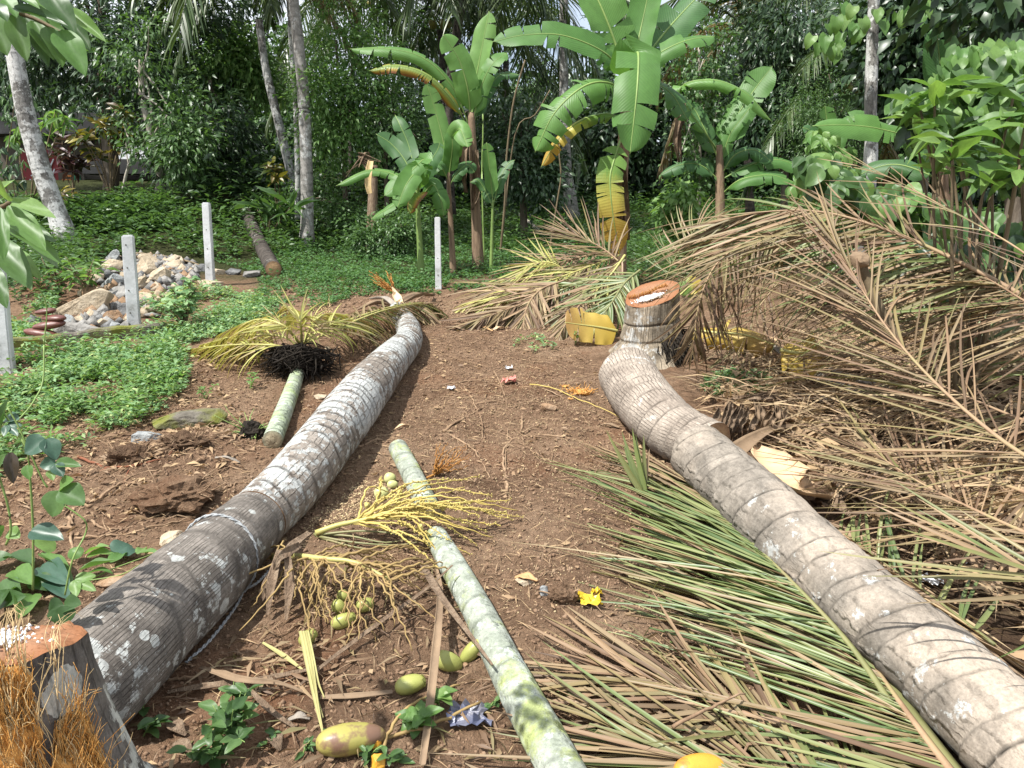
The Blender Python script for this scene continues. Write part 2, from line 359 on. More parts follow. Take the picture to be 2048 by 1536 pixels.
def ban_brown(name, axis, lo, hi, c0, c1, c2):
    b = MB(name); sx = b.n('SeparateXYZ', {0: b.uv()}); t = b.math('ADD', sx.outputs[axis], b.math('MULTIPLY', b.math('SUBTRACT', b.noise(b.uv(), 14, 4), .5), .22))
    c = b.ramp(t, [(lo, c0), ((lo + hi)/2, c1), (hi, c2)])
    wv = b.n('TexWave', {'Vector': sx.outputs[0], 'Scale': 14}).outputs[1]
    return b.pbr(c, .45, .4, b.bump(wv, .12, .01), .33, b.mix(1, c, (1.2, 1.1, .5), 'MULTIPLY'))
M['ban_yellow_tip'] = ban_brown('banana_leaf_yellowing', 0, .35, .8, (.15, .27, .06), (.46, .40, .08), (.42, .27, .05))
M['ban_brown_edge'] = ban_brown('banana_leaf_browning', 1, .3, .85, (.20, .28, .06), (.40, .28, .05), (.24, .10, .045))
M['ban_yellow'] = ban_brown('banana_leaf_yellow', 0, .1, .9, (.50, .35, .06), (.52, .38, .09), (.34, .21, .07))
# foliage
M['lf_dark'] = leaf_mat('leaf_dark', [(.022, .046, .016), (.04, .075, .022), (.065, .105, .032)], .38, .5, .3)
M['lf_mid'] = leaf_mat('leaf_mid', [(.045, .09, .02), (.08, .145, .032), (.12, .20, .045)], .42, .45, .38)
M['lf_bright'] = leaf_mat('leaf_bright', [(.09, .175, .03), (.14, .24, .045), (.20, .30, .06)], .45, .4, .42)
M['lf_lime'] = leaf_mat('leaf_lime', [(.11, .215, .04), (.16, .27, .055), (.23, .33, .08)], .45, .4, .45)
M['lf_blue'] = leaf_mat('leaf_bluish', [(.04, .085, .04), (.07, .13, .06)], .4, .45, .25)
M['lf_cover'] = leaf_mat('leaf_cover', [(.12, .22, .06), (.19, .31, .095), (.28, .39, .13), (.15, .26, .085), (.42, .45, .12)], .5, .35, .35)
M['lf_lawn'] = leaf_mat('leaf_lawn', [(.055, .12, .03), (.09, .175, .042), (.13, .225, .055)], .5, .35, .35)
M['lf_croton'] = leaf_mat('leaf_croton', [(.06, .07, .015), (.22, .18, .02), (.10, .06, .02), (.30, .24, .03), (.06, .09, .02), (.08, .08, .02)], .4, .45, .3)
M['lf_croton_dark'] = leaf_mat('leaf_croton_dark', [(.05, .02, .02), (.09, .04, .03), (.05, .05, .02)], .4, .45, .2)
M['bud'] = plain('flower_bud', [(.44, .36, .10), (.56, .48, .18)], 20, .6, .3)
M['branchlet'] = plain('flower_branch', [(.38, .28, .07), (.50, .40, .13)], 10, .6, .3, .3)
M['branchlet_old'] = plain('flower_branch_old', [(.20, .13, .055), (.38, .27, .11)], 10, .65, .25, .3)
M['branch_rust'] = plain('flower_branch_rust', [(.24, .09, .03), (.46, .24, .06)], 10, .7, .2)
def nut_mat(name, a, b_, brown, k=5.0, off=0.):
    b = MB(name); g = b.objc(); c = b.ramp(b.noise(g, 7, 4), [(.3, a), (.7, b_)])
    y = b.n('SeparateXYZ', {0: g}).outputs[1]
    t = b.math('ADD', b.math('ADD', b.math('MULTIPLY', y, k), off), b.math('MULTIPLY', b.math('SUBTRACT', b.noise(g, 13, 4), .5), 2.2))
    c = b.mix(b.ramp(t, [(.36, 0), (.47, .6), (.62, .95)]), c, brown)
    return b.pbr(c, .42, .45, b.bump(b.noise(g, 30, 3), .15, .01))
M['nut_green'] = nut_mat('coconut_green', (.24, .26, .065), (.36, .36, .11), (.22, .13, .075))
M['nut_pale'] = nut_mat('coconut_pale', (.40, .42, .16), (.52, .51, .24), (.42, .40, .2))
M['nut_brown'] = nut_mat('coconut_browned', (.26, .24, .06), (.36, .31, .09), (.16, .085, .06), 1.0, .40)
M['nut_orange'] = nut_mat('coconut_orange', (.56, .22, .03), (.62, .36, .04), (.45, .14, .03))
M['plastic_blue'] = plain('wrapper_blue', [(.035, .04, .08), (.09, .10, .16), (.22, .20, .18)], 9, .35, .5, .5)
M['plastic_pink'] = plain('scrap_pink', [(.55, .17, .13), (.66, .30, .25)], 9, .6, .3)
M['plastic_yellow'] = plain('wrapper_yellow', [(.58, .40, .02), (.66, .50, .05)], 9, .4, .5)
M['plastic_white'] = plain('scrap_white', [(.55, .57, .6), (.74, .75, .77)], 9, .5, .4)
M['leaf_orange'] = plain('leaf_pale_orange', [(.42, .24, .11), (.52, .32, .16)], 6, .7, .2, .3)
M['shaded_house_wall'] = plain('shaded_house_wall', [(.08, .07, .055), (.15, .135, .11)], 3, .9, .1)  # darkened colour: the tree shade over the shop is painted in
M['house_red'] = plain('red_panel', [(.19, .018, .022), (.26, .03, .03)], 3, .5, .3)
M['house_white'] = plain('white_sheet', [(.55, .58, .62), (.75, .77, .8)], 2, .6, .3)
M['house_dark'] = plain('awning_and_shaded_roof', [(.02, .02, .022), (.06, .06, .06)], 3, .8, .2)  # the awning's own dark; on the roof it stands for tree shade
M['paint_orange'] = plain('print_orange', [(.45, .14, .04), (.5, .2, .06)], 8, .6)
M['paint_green'] = plain('print_green', [(.03, .16, .09), (.06, .22, .12)], 8, .6)
M['glass_dark'] = plain('dark_glass', [(.02, .022, .025), (.05, .05, .055)], 2, .15, .6, .0)
# ------------------------------------------------------------------ builders
CACHE = {}
def blade(kind, mat, var=0):
    """leaf of length 1 along +Y, width 1 in X (scaled on use), upper face +Z"""
    key = (kind, mat, var)
    if key in CACHE: return CACHE[key]
    r = random.Random(sum(map(ord, kind)) + var*17)
    ny, nx = (8, 2) if kind == 'leaflet' else (10, 6)
    if kind == 'leaflet': wf = lambda t: (.55 + .45*min(1, t*5))*(1 - t**2.6)**.9 + .03
    elif kind == 'lance': wf = lambda t: math.sin(PI*min(1, t*.98 + .01)**.85)**.9
    elif kind == 'ovate': wf = lambda t: math.sin(PI*min(1, t*.99 + .01)**.7)**.75
    elif kind == 'heart': wf = lambda t: (math.sin(PI*(t*.93 + .07)**.55)**.8 if t < .98 else .05)
    elif kind == 'lobe': wf = lambda t: .5*math.sin(PI*min(1, t*.99 + .01)**.75)**.7
    else: wf = lambda t: 1.
    curve = [.12, .5, 1.0, 1.7, .3][var % 5]*(1 if kind == 'leaflet' else .8)
    fold = .45 if kind == 'leaflet' else r.uniform(.12, .4); tw = r.uniform(-.5, .5) if kind == 'leaflet' else r.uniform(-.25, .25)
    brk = r.uniform(.4, .7) if (kind == 'leaflet' and var % 5 == 4) else 9
    vs, fs, uv = [], [], []; p = V((0, 0, 0)); ang = 0.
    for i in range(ny + 1):
        t = i/ny; W = wf(t)*.5
        for j in range(nx + 1):
            q = (j/nx - .5)*2; s = tw*t
            x = W*q*math.cos(fold); z = W*abs(q)*math.sin(fold) + (0 if kind == 'leaflet' else .05*math.sin(9*t + 3*q)*abs(q)*W*2)
            if kind == 'heart' and i == 0: pass
            yy = 0
            if kind == 'heart' and t < .2: yy = -.12*abs(q)*(1 - t*5)
            vs.append((p.x + x*math.cos(s) - z*math.sin(s), p.y + yy, p.z + (z*math.cos(s) + x*math.sin(s))*(1. if kind != 'leaflet' else 1.)))
            uv.append((t, abs(q)))
        step = 1/ny; d = curve*step*(.4 + 1.2*t)
        ang += d + (1.3 if brk < t <= brk + step else 0)
        p = p + V((.03*r.uniform(-1, 1)*step, math.cos(ang)*step, -math.sin(ang)*step))
    for i in range(ny):
        for j in range(nx):
            a = i*(nx + 1) + j; fs.append((a, a + 1, a + nx + 2, a + nx + 1))
    if kind == 'lobe':                                    # three-lobed leaf: copies turned to the sides
        k = len(vs); base = list(vs); fb = list(fs)
        for sgn in (-1, 1):
            off = len(vs)
            for (x, y, z) in base:
                a = sgn*.85; vs.append(((x*math.cos(a) + y*.8*math.sin(a)), (-x*math.sin(a) + y*.8*math.cos(a)), z - .01*sgn)); uv.append((0, 0))
            fs += [tuple(i + off for i in g) for g in fb]
    me = mesh(vs, fs, M[mat], True, uv); CACHE[key] = me
    return me
NVAR = {'leaflet': 5}
def put_leaf(parent, kind, mat, pos, dirv, up, L, W, var=None, name='leaf'):
    var = R.randrange(5) if var is None else var
    return ob(name, blade(kind, mat, var), parent, mtx(pos, dirv, up, W, L, L if kind == 'leaflet' else (W + L)*.5))
def put_leaflet(parent, mat, pos, dirv, up, L, W, var):
    m = mtx(pos, dirv, up, W, L, L)
    # keep the cross fold in proportion to the width: the fold uses z, so flatten by blade variant scale
    return ob('leaflet', leaflet_mesh(mat, var, W/L), parent, m)
def leaflet_mesh(mat, var, asp):
    a = round(asp*50)/50 or .02; key = ('lm', mat, var, a)
    if key in CACHE: return CACHE[key]
    r = random.Random(var*31 + 5); ny = 7
    curve = [.10, .35, .8, 1.5, .2][var % 5]; tw = r.uniform(-.7, .7); brk = r.uniform(.4, .65) if var % 5 == 4 else 9
    lat = r.uniform(-.25, .25)
    vs, fs, uv = [], [], []; p = V((0, 0, 0)); ang = 0.; la = 0.
    for i in range(ny + 1):
        t = i/ny; W = .5*((.5 + .5*min(1, t*6))*(1 - t**2.2)**.8 + .04); s = tw*t; fo = .55
        for q in (-1, 0, 1):
            x = W*q*math.cos(fo); z = W*abs(q)*math.sin(fo)*a
            vs.append((p.x/a + x*math.cos(s) - z/a*math.sin(s), p.y, p.z + z*math.cos(s) + x*a*math.sin(s))); uv.append((t, abs(q)))
        st = 1/ny; ang += curve*st*(.4 + 1.2*t) + (1.1 if brk < t <= brk + st else 0); la += lat*st
        p = p + V((math.sin(la)*st, math.cos(ang)*st, -math.sin(ang)*st))
    for i in range(ny):
        for j in range(2):
            k = i*3 + j; fs.append((k, k + 1, k + 4, k + 3))
    me = mesh(vs, fs, M[mat], True, uv); CACHE[key] = me
    return me
def frond(parent, pts, n, Lmax, mat, rmat, up, a0=72, a1=22, r0=.018, lift=.1, W=.03, t0=.18, droop=(0, 1, 1, 2), jit=.12, sides=(-1, 1), name=None, ground=False, sidescale=(1, 1)):
    """rachis along pts with separate leaflets; children of parent (thing or, if name is given, a part of its own)"""
    P = catmull(pts, 26)
    vs, fs, uv, _ = sweep(P, [r0*(1 - .82*(i/25)**.8) for i in range(26)], 6, flat=.75)
    ra = ob('rachis' if not name else name, mesh(vs, fs, M[rmat], True, uv), parent)
    host = ra if name else parent
    clump = 0
    for i in range(n):
        if R.random() < .35: clump = R.gauss(0, .09)
        for s in sides:
            if R.random() < (.05 if sidescale[0 if s < 0 else 1] >= 1 else .5): continue
            t = t0 + (1 - t0)*(i + R.uniform(0, 1.0))/n; t = min(.999, t); k = t*25; j = min(24, int(k)); f = k - j
            p = P[j].lerp(P[j+1], f); tan = (P[j+1] - P[j]).normalized()
            u = (up(p) if callable(up) else up); u = (u - tan*u.dot(tan)).normalized(); side = tan.cross(u)*s
            a = rad(a0 + (a1 - a0)*t**1.2 + R.gauss(0, 7)) + clump
            d = (tan*math.cos(a) + side*math.sin(a) + u*(lift + R.gauss(0, jit)) + rv(jit*.4)).normalized()
            L = Lmax*(.5 + .6*math.sin(PI*min(1, .12 + .8*t)))*(1 - .45*max(0, t - .75)*4*.6)*R.choice((R.uniform(.85, 1.1), R.uniform(.85, 1.1), R.uniform(.5, 1.0)))*sidescale[0 if s < 0 else 1]
            if ground:
                e = p + d*L; ge = gz(e.x, e.y) + R.uniform(.015, .09); 
                d = (V((e.x, e.y, ge)) - p).normalized()
            put_leaflet(host, R.choice(mat) if isinstance(mat, tuple) else mat, p, d, (u + rv(.5)).normalized(), L, W*R.uniform(.75, 1.2), R.choice(droop))
    return ra
def frond_mesh(pts, n, Lmax, mat, a0=70, a1=25, r0=.03, W=.035, t0=.15, hang=.6):
    """a far palm frond as one mesh: rachis and hanging leaflets"""
    P = catmull(pts, 16); vs, fs, uv, _ = sweep(P, [r0*(1 - .8*i/15) for i in range(16)], 4); vs = [tuple(v) for v in vs]; fs = list(fs)
    rnd = [.3]*len(vs)
    for i in range(n):
        for s in (-1, 1):
            t = t0 + (1 - t0)*(i + R.random()*.6)/n; k = t*15; j = min(14, int(k)); p = P[j].lerp(P[j+1], k - j); tan = (P[j+1] - P[j]).normalized()
            u = V((0, 0, 1)); u = (u - tan*u.dot(tan)); u = u.normalized() if u.length > .05 else V((0, -1, 0)); side = tan.cross(u)*s
            a = rad(a0 + (a1 - a0)*t); L = Lmax*(.5 + .55*math.sin(PI*min(1, .1 + .8*t)))*R.uniform(.8, 1.1)
            d = (tan*math.cos(a) + side*math.sin(a) + rv(.12)).normalized(); wv = d.cross(V((0, 0, 1)) + rv(.8)).normalized()*W*.5
            c = R.random(); q = p; o = len(vs); dd = d.copy()
            for m in range(4):
                ww = wv*([.8, 1, .7, .05][m]); vs += [tuple(q - ww), tuple(q + ww)]; rnd += [c, c]
                dd = (dd + V((0, 0, -hang*.42))).normalized(); q = q + dd*(L/3)
            for m in range(3): fs.append((o + 2*m, o + 2*m + 1, o + 2*m + 3, o + 2*m + 2))
    return mesh(vs, fs, M[mat], True, None, {'rnd': rnd})
def banana_leaf(parent, pts, hw, face, mat='ban', tears=7, fold=.25, sag=.5, petiole=.12, name='leaf', rmat='stem_green', seed=None, gap=.1, shape=None):
    r = random.Random(seed if seed is not None else R.randrange(9999)); N = 44
    P = catmull(pts, N + 1); Lt = sum((b - a).length for a, b in zip(P, P[1:]))
    wf = shape or (lambda t: 0 if t < petiole else (min(1, ((t - petiole)/.10 + .05))**.6)*(1 - max(0, (t - .72)/.28)**2.4)**.7)
    vs, fs, uv, rnd = [], [], [], []; nx = 5
    for s in (-1, 1):
        k0 = int(petiole*N) + 1
        cuts = sorted(r.sample(range(k0 + 2, N - 2), min(tears, N - k0 - 5))) if tears else []
        bounds = [k0] + cuts + [N]
        for a, b in zip(bounds, bounds[1:]):
            if b <= a: continue
            ex = r.gauss(0, .22) if tears else 0; mid = (a + b)/2; sh = r.uniform(-.02, .05); rr_ = r.random()
            o = len(vs)
            for i in range(a, b + 1):
                t = i/N; tan = (P[min(i+1, N)] - P[max(i-1, 0)]).normalized(); f = face(t) if callable(face) else face
                u = (f - tan*f.dot(tan)).normalized(); side = tan.cross(u)*s; W = hw*wf(t)
                for j in range(nx + 1):
                    q = j/nx; an = -fold + (sag + ex)*q*1.0; g = gap*q*(1 if tears else 0)*((mid - i)/max(1, b - a))
                    wob = .05*math.sin(i*.55 + s*2 + r.random()*.3) * q*q
                    pos = P[i] + side*(W*q*math.cos(an)) - u*(W*q*(math.sin(an) + wob)) + tan*(sh*q*W*3 + g*Lt*(b - a)/N*2 + .12*W*q)
                    vs.append(pos); uv.append((t, q)); rnd.append(0)
            for i in range(b - a):
                for j in range(nx):
                    k = o + i*(nx + 1) + j; q = (k, k + 1, k + nx + 2, k + nx + 1); fs.append(q if s > 0 else q[::-1])
    lf = ob(name, mesh(vs, fs, M[mat], True, uv), parent)
    v2, f2, u2, _ = sweep(P, [max(.004, .09*hw*(1 - .85*i/N)) for i in range(N + 1)], 6)
    ob('midrib', mesh(v2, f2, M[rmat], True, u2), lf)
    return lf
def scatter(pos, dirs, ups, L, W, mat, bend=.25, six=False):
    """many small folded leaves in one mesh"""
    n = len(pos); y = dirs/np.linalg.norm(dirs, axis=1, keepdims=True); x = np.cross(y, ups); x /= np.maximum(1e-6, np.linalg.norm(x, axis=1, keepdims=True)); z = np.cross(x, y)
    L = np.broadcast_to(L, n)[:, None]; W = np.broadcast_to(W, n)[:, None]
    b = pos; l = pos + y*L*.45 - x*W*.5 + z*W*.16; r_ = pos + y*L*.45 + x*W*.5 + z*W*.16; m = pos + y*L*.5; t = pos + y*L*.96 - z*L*bend
    v = np.stack([b, l, m, r_, t], 1).reshape(-1, 3); k = np.arange(n)[:, None]*5
    tri = np.concatenate([k + [0, 2, 1], k + [0, 3, 2], k + [1, 2, 4], k + [2, 3, 4]], 0)
    rnd = np.repeat(NR.random(n), 5)
    return tri_mesh(v, tri, mat, {'rnd': rnd}, True)
def crown_arrays(blobs, ncl, per, clr, droop=.5, shell=.55):
    """leaf clumps through the volume of blobs (centre, radii)"""
    P, D, U = [], [], []; centres = []
    for c, rr in blobs:
        c = np.array(c); rr = np.array(rr if hasattr(rr, '__len__') else (rr, rr, rr))
        for _ in range(ncl):
            d = NR.normal(size=3); d /= np.linalg.norm(d); q = c + d*rr*(shell + (1 - shell)*NR.random()**.6)*NR.uniform(.75, 1.1); centres.append(q)
            k = int(per*NR.uniform(.5, 1.4)); o = NR.normal(size=(k, 3))*clr*NR.uniform(.5, 1.0)
            o[:, 2] *= .7; P.append(q + o)
            dd = o/np.maximum(.02, np.linalg.norm(o, axis=1, keepdims=True)) + d*.6 + NR.normal(size=(k, 3))*.45; dd[:, 2] -= droop; D.append(dd)
            U.append(np.array([0, -.25, 1.0]) + NR.normal(size=(k, 3))*.5)
    return np.concatenate(P), np.concatenate(D), np.concatenate(U), centres
def foliage(name, parent, blobs, ncl, per, clr, L, W, mat, droop=.5, shell=.5):
    P, D, U, c = crown_arrays(blobs, ncl, per, clr, droop, shell); n = len(P)
    s = NR.uniform(.65, 1.25, n)
    return ob(name, scatter(P, D, U, L*s, W*s, M[mat]), parent), c
def tree(label, path, r0, r1, bark, blobs, ncl, per, clr, L, W, mat, droop=.5, group=None, name='leafy_tree', cat='tree', limbs=7, shell=.5, prof=None):
    base = V(path[0]); t = thing(name, label, cat, base, group)
    P = catmull(path, 22); rr = lerp_list(prof or [r0*1.35, r0, r1], 22)
    vs, fs, uv, _ = sweep(P, list(rr), 9, lambda s, a, r: (r*(1 + .09*math.sin(3*a + s*2) + .06*math.sin(7*s + 2*a)), 0))
    ob('trunk', mesh(vs, fs, M[bark], True, uv), t)
    _, c = foliage('crown', t, blobs, ncl, per, clr, L, W, mat, droop, shell)
    br = []
    for _ in range(limbs):
        q = V(R.choice(c)); k = R.randrange(9, 21); a = P[k]; m = a.lerp(q, .5) + V((0, 0, .12*(q - a).length)) + rv(.1)
        cp = catmull([a, m, q], 8); v_, f_, _, _ = sweep(cp, list(lerp_list([rr[k]*.5, .008], 8)), 5); br.append((v_, f_))
    if br: ob('limbs', join(br, M[bark]), t)
    return t
def log_radii(pix, rest=True):
    """centre line in pixels with width in pixels -> points lying on the ground and radii"""
    out = []
    for (u, v, wpx, *ex) in pix:
        lift = ex[0] if ex else 0.; r = .15
        for _ in range(8):
            p = gp(u, v, r*.92 + lift); r = wpx/2*depth(p)/FPX
        out.append((p, r))
    return [p for p, _ in out], [r for _, r in out]
def scar_fn(scars, amp, gw, gd, tilt, seed=0, crackamp=0):
    S_ = np.array(sorted(scars)); q_ = random.Random(len(scars)*7 + 3); ST = [q_.choice((.25, .6, .85, 1, 1)) for _ in range(len(S_) + 1)]; PH = [q_.uniform(0, 6.28) for _ in range(len(S_) + 1)]
    def f(s, a, r):
        s2 = s + tilt*r*math.sin(a*1.0 + seed + 1.5*noise.noise(V((0, 0, s*1.1 + seed)))) + .35*tilt*r*math.sin(2*a + seed*2) + .012*noise.noise(V((math.cos(a)*1.5, math.sin(a)*1.5, s*2 + seed)))
        i = int(np.searchsorted(S_, s2)); lo = S_[i-1] if i > 0 else S_[0] - .1; hi = S_[i] if i < len(S_) else S_[-1] + .1
        fr = (s2 - lo)/max(1e-4, hi - lo); d = min(abs(s2 - lo), abs(hi - s2)); g = math.exp(-(d/gw)**2)
        j_ = i if hi - s2 < s2 - lo else i - 1; k = max(0, min(1, (noise.noise(V((math.cos(a)*1.5, math.sin(a)*1.5, j_*2.3 + seed)))*1.3 + .75)))*ST[j_ % len(ST)]; g *= .25 + .75*k
        rr = r*(1 + amp*(.5 - fr) + .025*noise.noise(V((math.cos(a)*1.2, math.sin(a)*1.2, s*3 + seed)))) - gd*g*k
        rr += crackamp*noise.noise(V((math.cos(a)*r*55, math.sin(a)*r*55, s*6)))
        return rr, min(1., g*1.25), i
    return f
def log(label, pix, bark, cutm, spacing, amp=.03, gw=.008, gd=.006, tilt=.25, group=None, name='felled_log', cat='log', step=.012, ns=40, pts=None, ends=(0, 0), crackamp=.0):
    P0, r0 = pts if pts else log_radii(pix)
    L = sum((b - a).length for a, b in zip(P0, P0[1:])); n = int(L/step)
    P = catmull(P0, n); cum = [0]
    for a, b in zip(P0, P0[1:]): cum.append(cum[-1] + (b - a).length)
    rr = np.interp(np.linspace(0, L, n), cum, r0)
    sc = []; s = R.uniform(0, spacing(0))
    while s < L + .2: sc.append(s); s += spacing(s/L)*R.uniform(.45, 1.6)
    t = thing(name, label, cat, P0[0] - V((0, 0, r0[0])), group)
    vs, fs, uv, sa = sweep(P, list(rr), ns, scar_fn(sc, amp, gw, gd, tilt, R.uniform(0, 9), crackamp), caps=False)
    b = ob('bark', mesh(vs, fs, M[bark], True, uv, {'scar': sa, 'row': sweep.rows}), t)
    for e, (i, sgn) in enumerate(((0, -1), (n - 1, 1))):
        ring = vs[i*ns:(i+1)*ns]; c = sum(ring, V((0, 0, 0)))/ns; tn = (P[1] - P[0] if i == 0 else P[-1] - P[-2]).normalized()*sgn
        ob('cut_face', disc_cap(ring, c, tn, M[cutm], .01), t)
    return t, P, rr
def disc_cap(ring, c, nrm, mat, bulge=.01, rings=7, rough=.004):
    n = len(ring); vs = [c + nrm*bulge]; ed = [0.]; fs = []
    for k in range(1, rings + 1):
        f = k/rings
        for p in ring:
            q = c.lerp(p, f*.995); vs.append(q + nrm*(bulge*(1 - f*f) + rough*noise.noise(q*40)*(1 if k < rings else 0))); ed.append(f)
    for j in range(n): fs.append((0, 1 + j, 1 + (j+1) % n))
    for k in range(rings - 1):
        for j in range(n):
            a = 1 + k*n; fs.append((a + j, a + n + j, a + n + (j+1) % n, a + (j+1) % n))
    me = mesh(vs, fs, mat, True, None, {'edge': ed}); return me
def rock_mesh(sx, sy, sz, mat, seed, k=18):
    r = random.Random(seed); bm = bmesh.new()
    for _ in range(k):
        d = V((r.gauss(0, 1), r.gauss(0, 1), r.gauss(0, 1))).normalized(); m = max(abs(d.x), abs(d.y), abs(d.z)); d = d/(m**.75)
        bm.verts.new((d.x*sx*.5*r.uniform(.8, 1.05), d.y*sy*.5*r.uniform(.8, 1.05), d.z*sz*.5*r.uniform(.8, 1.05)))
    res = bmesh.ops.convex_hull(bm, input=bm.verts)
    bmesh.ops.delete(bm, geom=[g for g in res['geom_interior'] if isinstance(g, bmesh.types.BMVert)], context='VERTS')
    bmesh.ops.bevel(bm, geom=list(bm.edges), offset=min(sx, sy, sz)*.045, segments=1, affect='EDGES', clamp_overlap=True)
    bmesh.ops.triangulate(bm, faces=[f for f in bm.faces if len(f.verts) > 3])
    bmesh.ops.subdivide_edges(bm, edges=list(bm.edges), cuts=2, use_grid_fill=True)
    mn = min(sx, sy, sz)
    for v in bm.verts:
        q = v.co/mn; v.co += v.co.normalized()*mn*(.055*noise.noise(q*2.3 + V((seed, 0, 0))) + .03*noise.noise(q*6 + V((0, seed, 0))))
    me = bpy.data.meshes.new('rock'); bm.to_mesh(me); bm.free(); me.materials.append(M[mat]); return me
def box_part(name, parent, cx, cy, cz, sx, sy, sz, mat, bev=.006, rz=0):
    bm = bmesh.new(); bmesh.ops.create_cube(bm, size=1)
    for v in bm.verts: v.co = V((v.co.x*sx, v.co.y*sy, v.co.z*sz))
    if bev: bmesh.ops.bevel(bm, geom=list(bm.edges), offset=bev, segments=2, affect='EDGES')
    me = bpy.data.meshes.new(name); bm.to_mesh(me); bm.free(); me.materials.append(M[mat])
    return ob(name, me, parent, Matrix.Translation((cx, cy, cz)) @ Matrix.Rotation(rz, 4, 'Z'))
def ribbon(pts, wpts, mat, curl=.3, n=16, up=V((0, 0, 1)), nx=3, crinkle=0):
    """a bent strip with a trough across: sheaths, dry leaves, strips"""
    P = catmull(pts, n); fr = frames(P, up); ww = lerp_list(wpts, n); vs, fs, uv = [], [], []
    for i, p in enumerate(P):
        t, x, z = fr[i]
        for j in range(nx*2 + 1):
            q = j/nx - 1; a = q*curl*1.6
            k = crinkle*noise.noise(p*30 + V((j, 0, 0)))
            if curl > .02: pos = p + x*(math.sin(a)/(curl*1.6)*ww[i]*.5) + z*((1 - math.cos(a))/(curl*1.6)*ww[i]*.5 + k)
            else: pos = p + x*(q*ww[i]*.5) + z*k
            vs.append(pos); uv.append((i/(n - 1), abs(q)))
    m = nx*2 + 1
    for i in range(n - 1):
        for j in range(m - 1): fs.append((i*m + j, i*m + j + 1, (i+1)*m + j + 1, (i+1)*m + j))
    # thickness
    k = len(vs); th = .0025
    for i in range(n):
        z = fr[i][2]
        for j in range(m): vs.append(vs[i*m + j] - z*th); uv.append(uv[i*m + j])
    fs += [tuple(a + k for a in g[::-1]) for g in list(fs)]
    for i in range(n - 1):
        fs.append((i*m, (i+1)*m, (i+1)*m + k, i*m + k)); fs.append(((i+1)*m - 1, (i+1)*m - 1 + k, (i+2)*m - 1 + k, (i+2)*m - 1))
    return mesh(vs, fs, M[mat], True, uv)
def gpath(px, lift=.01): return [gp(u, v, (e[0] if e else lift)) for (u, v, *e) in px]
def lump_mesh(sx, sy, sz, mat, seed):
    bm = bmesh.new(); bmesh.ops.create_icosphere(bm, subdivisions=4, radius=.5)
    for v in bm.verts:
        d = v.co.normalized(); q = d*1.6 + V((seed, 0, 0)); k = 1 + .35*noise.noise(q) + .22*noise.noise(q*3) + .12*noise.noise(q*7) + .06*noise.noise(q*16)
        v.co = V((d.x*sx*.5*k, d.y*sy*.5*k, d.z*sz*.5*k))
    me = bpy.data.meshes.new('lump'); bm.to_mesh(me); bm.free(); me.materials.append(M[mat]); return me
# ------------------------------------------------------------------ ground
def ground():
    def axis(fine0, fine1, st, lo, hi, gr):
        a = list(np.arange(fine0, fine1, st)); s = st
        while a[-1] < hi: s *= gr; a.append(a[-1] + s)
        b = []; x = fine0; s = st
        while x > lo: s *= gr; x -= s; b.append(x)
        return b[::-1] + a
    xs = axis(-2.6, 2.6, .022, -220, 220, 1.055); ys = axis(1.2, 5.6, .022, -40, 320, 1.045)
    vs = []
    for y in ys:
        for x in xs:
            z = gz(x, y)
            z += gfine(x, y)
            vs.append((x, y, z))
    n = len(xs); fs = [(j*n + i, j*n + i + 1, (j+1)*n + i + 1, (j+1)*n + i) for j in range(len(ys) - 1) for i in range(n - 1)]
    tag(ob('ground', mesh(vs, fs, M['soil'])), kind='structure')
ground()
def proj(p):
    d = p - CAM; z = d.y*CP - d.z*SP
    if z < .05: return (-1e5, -1e5)
    return (1024 + FPX*d.x/z, 768 - FPX*(d.y*SP + d.z*CP)/z)
def inside(u, v, poly):
    c = False; j = len(poly) - 1
    for i in range(len(poly)):
        a, b = poly[i], poly[j]
        if (a[1] > v) != (b[1] > v) and u < (b[0] - a[0])*(v - a[1])/(b[1] - a[1]) + a[0]: c = not c
        j = i
    return c
def sample(poly, n, tries=40):
    """places spread evenly over the ground inside an outline given in the photograph"""
    g = [gp(u, v) for u, v in poly]; x0, x1 = min(p.x for p in g), max(p.x for p in g); y0, y1 = min(p.y for p in g), max(p.y for p in g)
    out = []; k = 0
    while len(out) < n and k < n*tries:
        k += 1; x, y = R.uniform(x0, x1), R.uniform(y0, y1); p = V((x, y, gz(x, y) + gfine(x, y)))
        if inside(*proj(p), poly): out.append(p)
    return out
# loose crumbs of soil, chips and bits on the ground
def crumbs(name, pts, s0, s1, mat):
    base = np.array([(1, 0, 0), (-1, 0, 0), (0, 1, 0), (0, -1, 0), (0, 0, 1), (0, 0, -1)], float)
    F = np.array([(0, 2, 4), (2, 1, 4), (1, 3, 4), (3, 0, 4), (2, 0, 5), (1, 2, 5), (3, 1, 5), (0, 3, 5)])
    n = len(pts); P = np.array([tuple(p) for p in pts]); s = NR.uniform(s0, s1, (n, 1, 1))*np.array([1, 1, .7])*NR.uniform(.5, 1.4, (n, 1, 3))
    v = P[:, None, :] + base[None]*s*NR.uniform(.7, 1.2, (n, 6, 1)); a = NR.uniform(0, 6.3, n)
    c, sn = np.cos(a)[:, None], np.sin(a)[:, None]; d = v - P[:, None, :]
    v = P[:, None, :] + np.stack([d[..., 0]*c - d[..., 1]*sn, d[..., 0]*sn + d[..., 1]*c, d[..., 2]], -1)
    f = (F[None] + (np.arange(n)*6)[:, None, None]).reshape(-1, 3)
    tag(ob(name, tri_mesh(v.reshape(-1, 3), f, M[mat], {'rnd': np.repeat(NR.random(n), 6)}, True)), kind='stuff')
PATH = [(-150, 1560), (-150, 880), (250, 760), (520, 690), (860, 600), (1080, 640), (1230, 760), (1420, 960), (1700, 1300), (1900, 1560)]
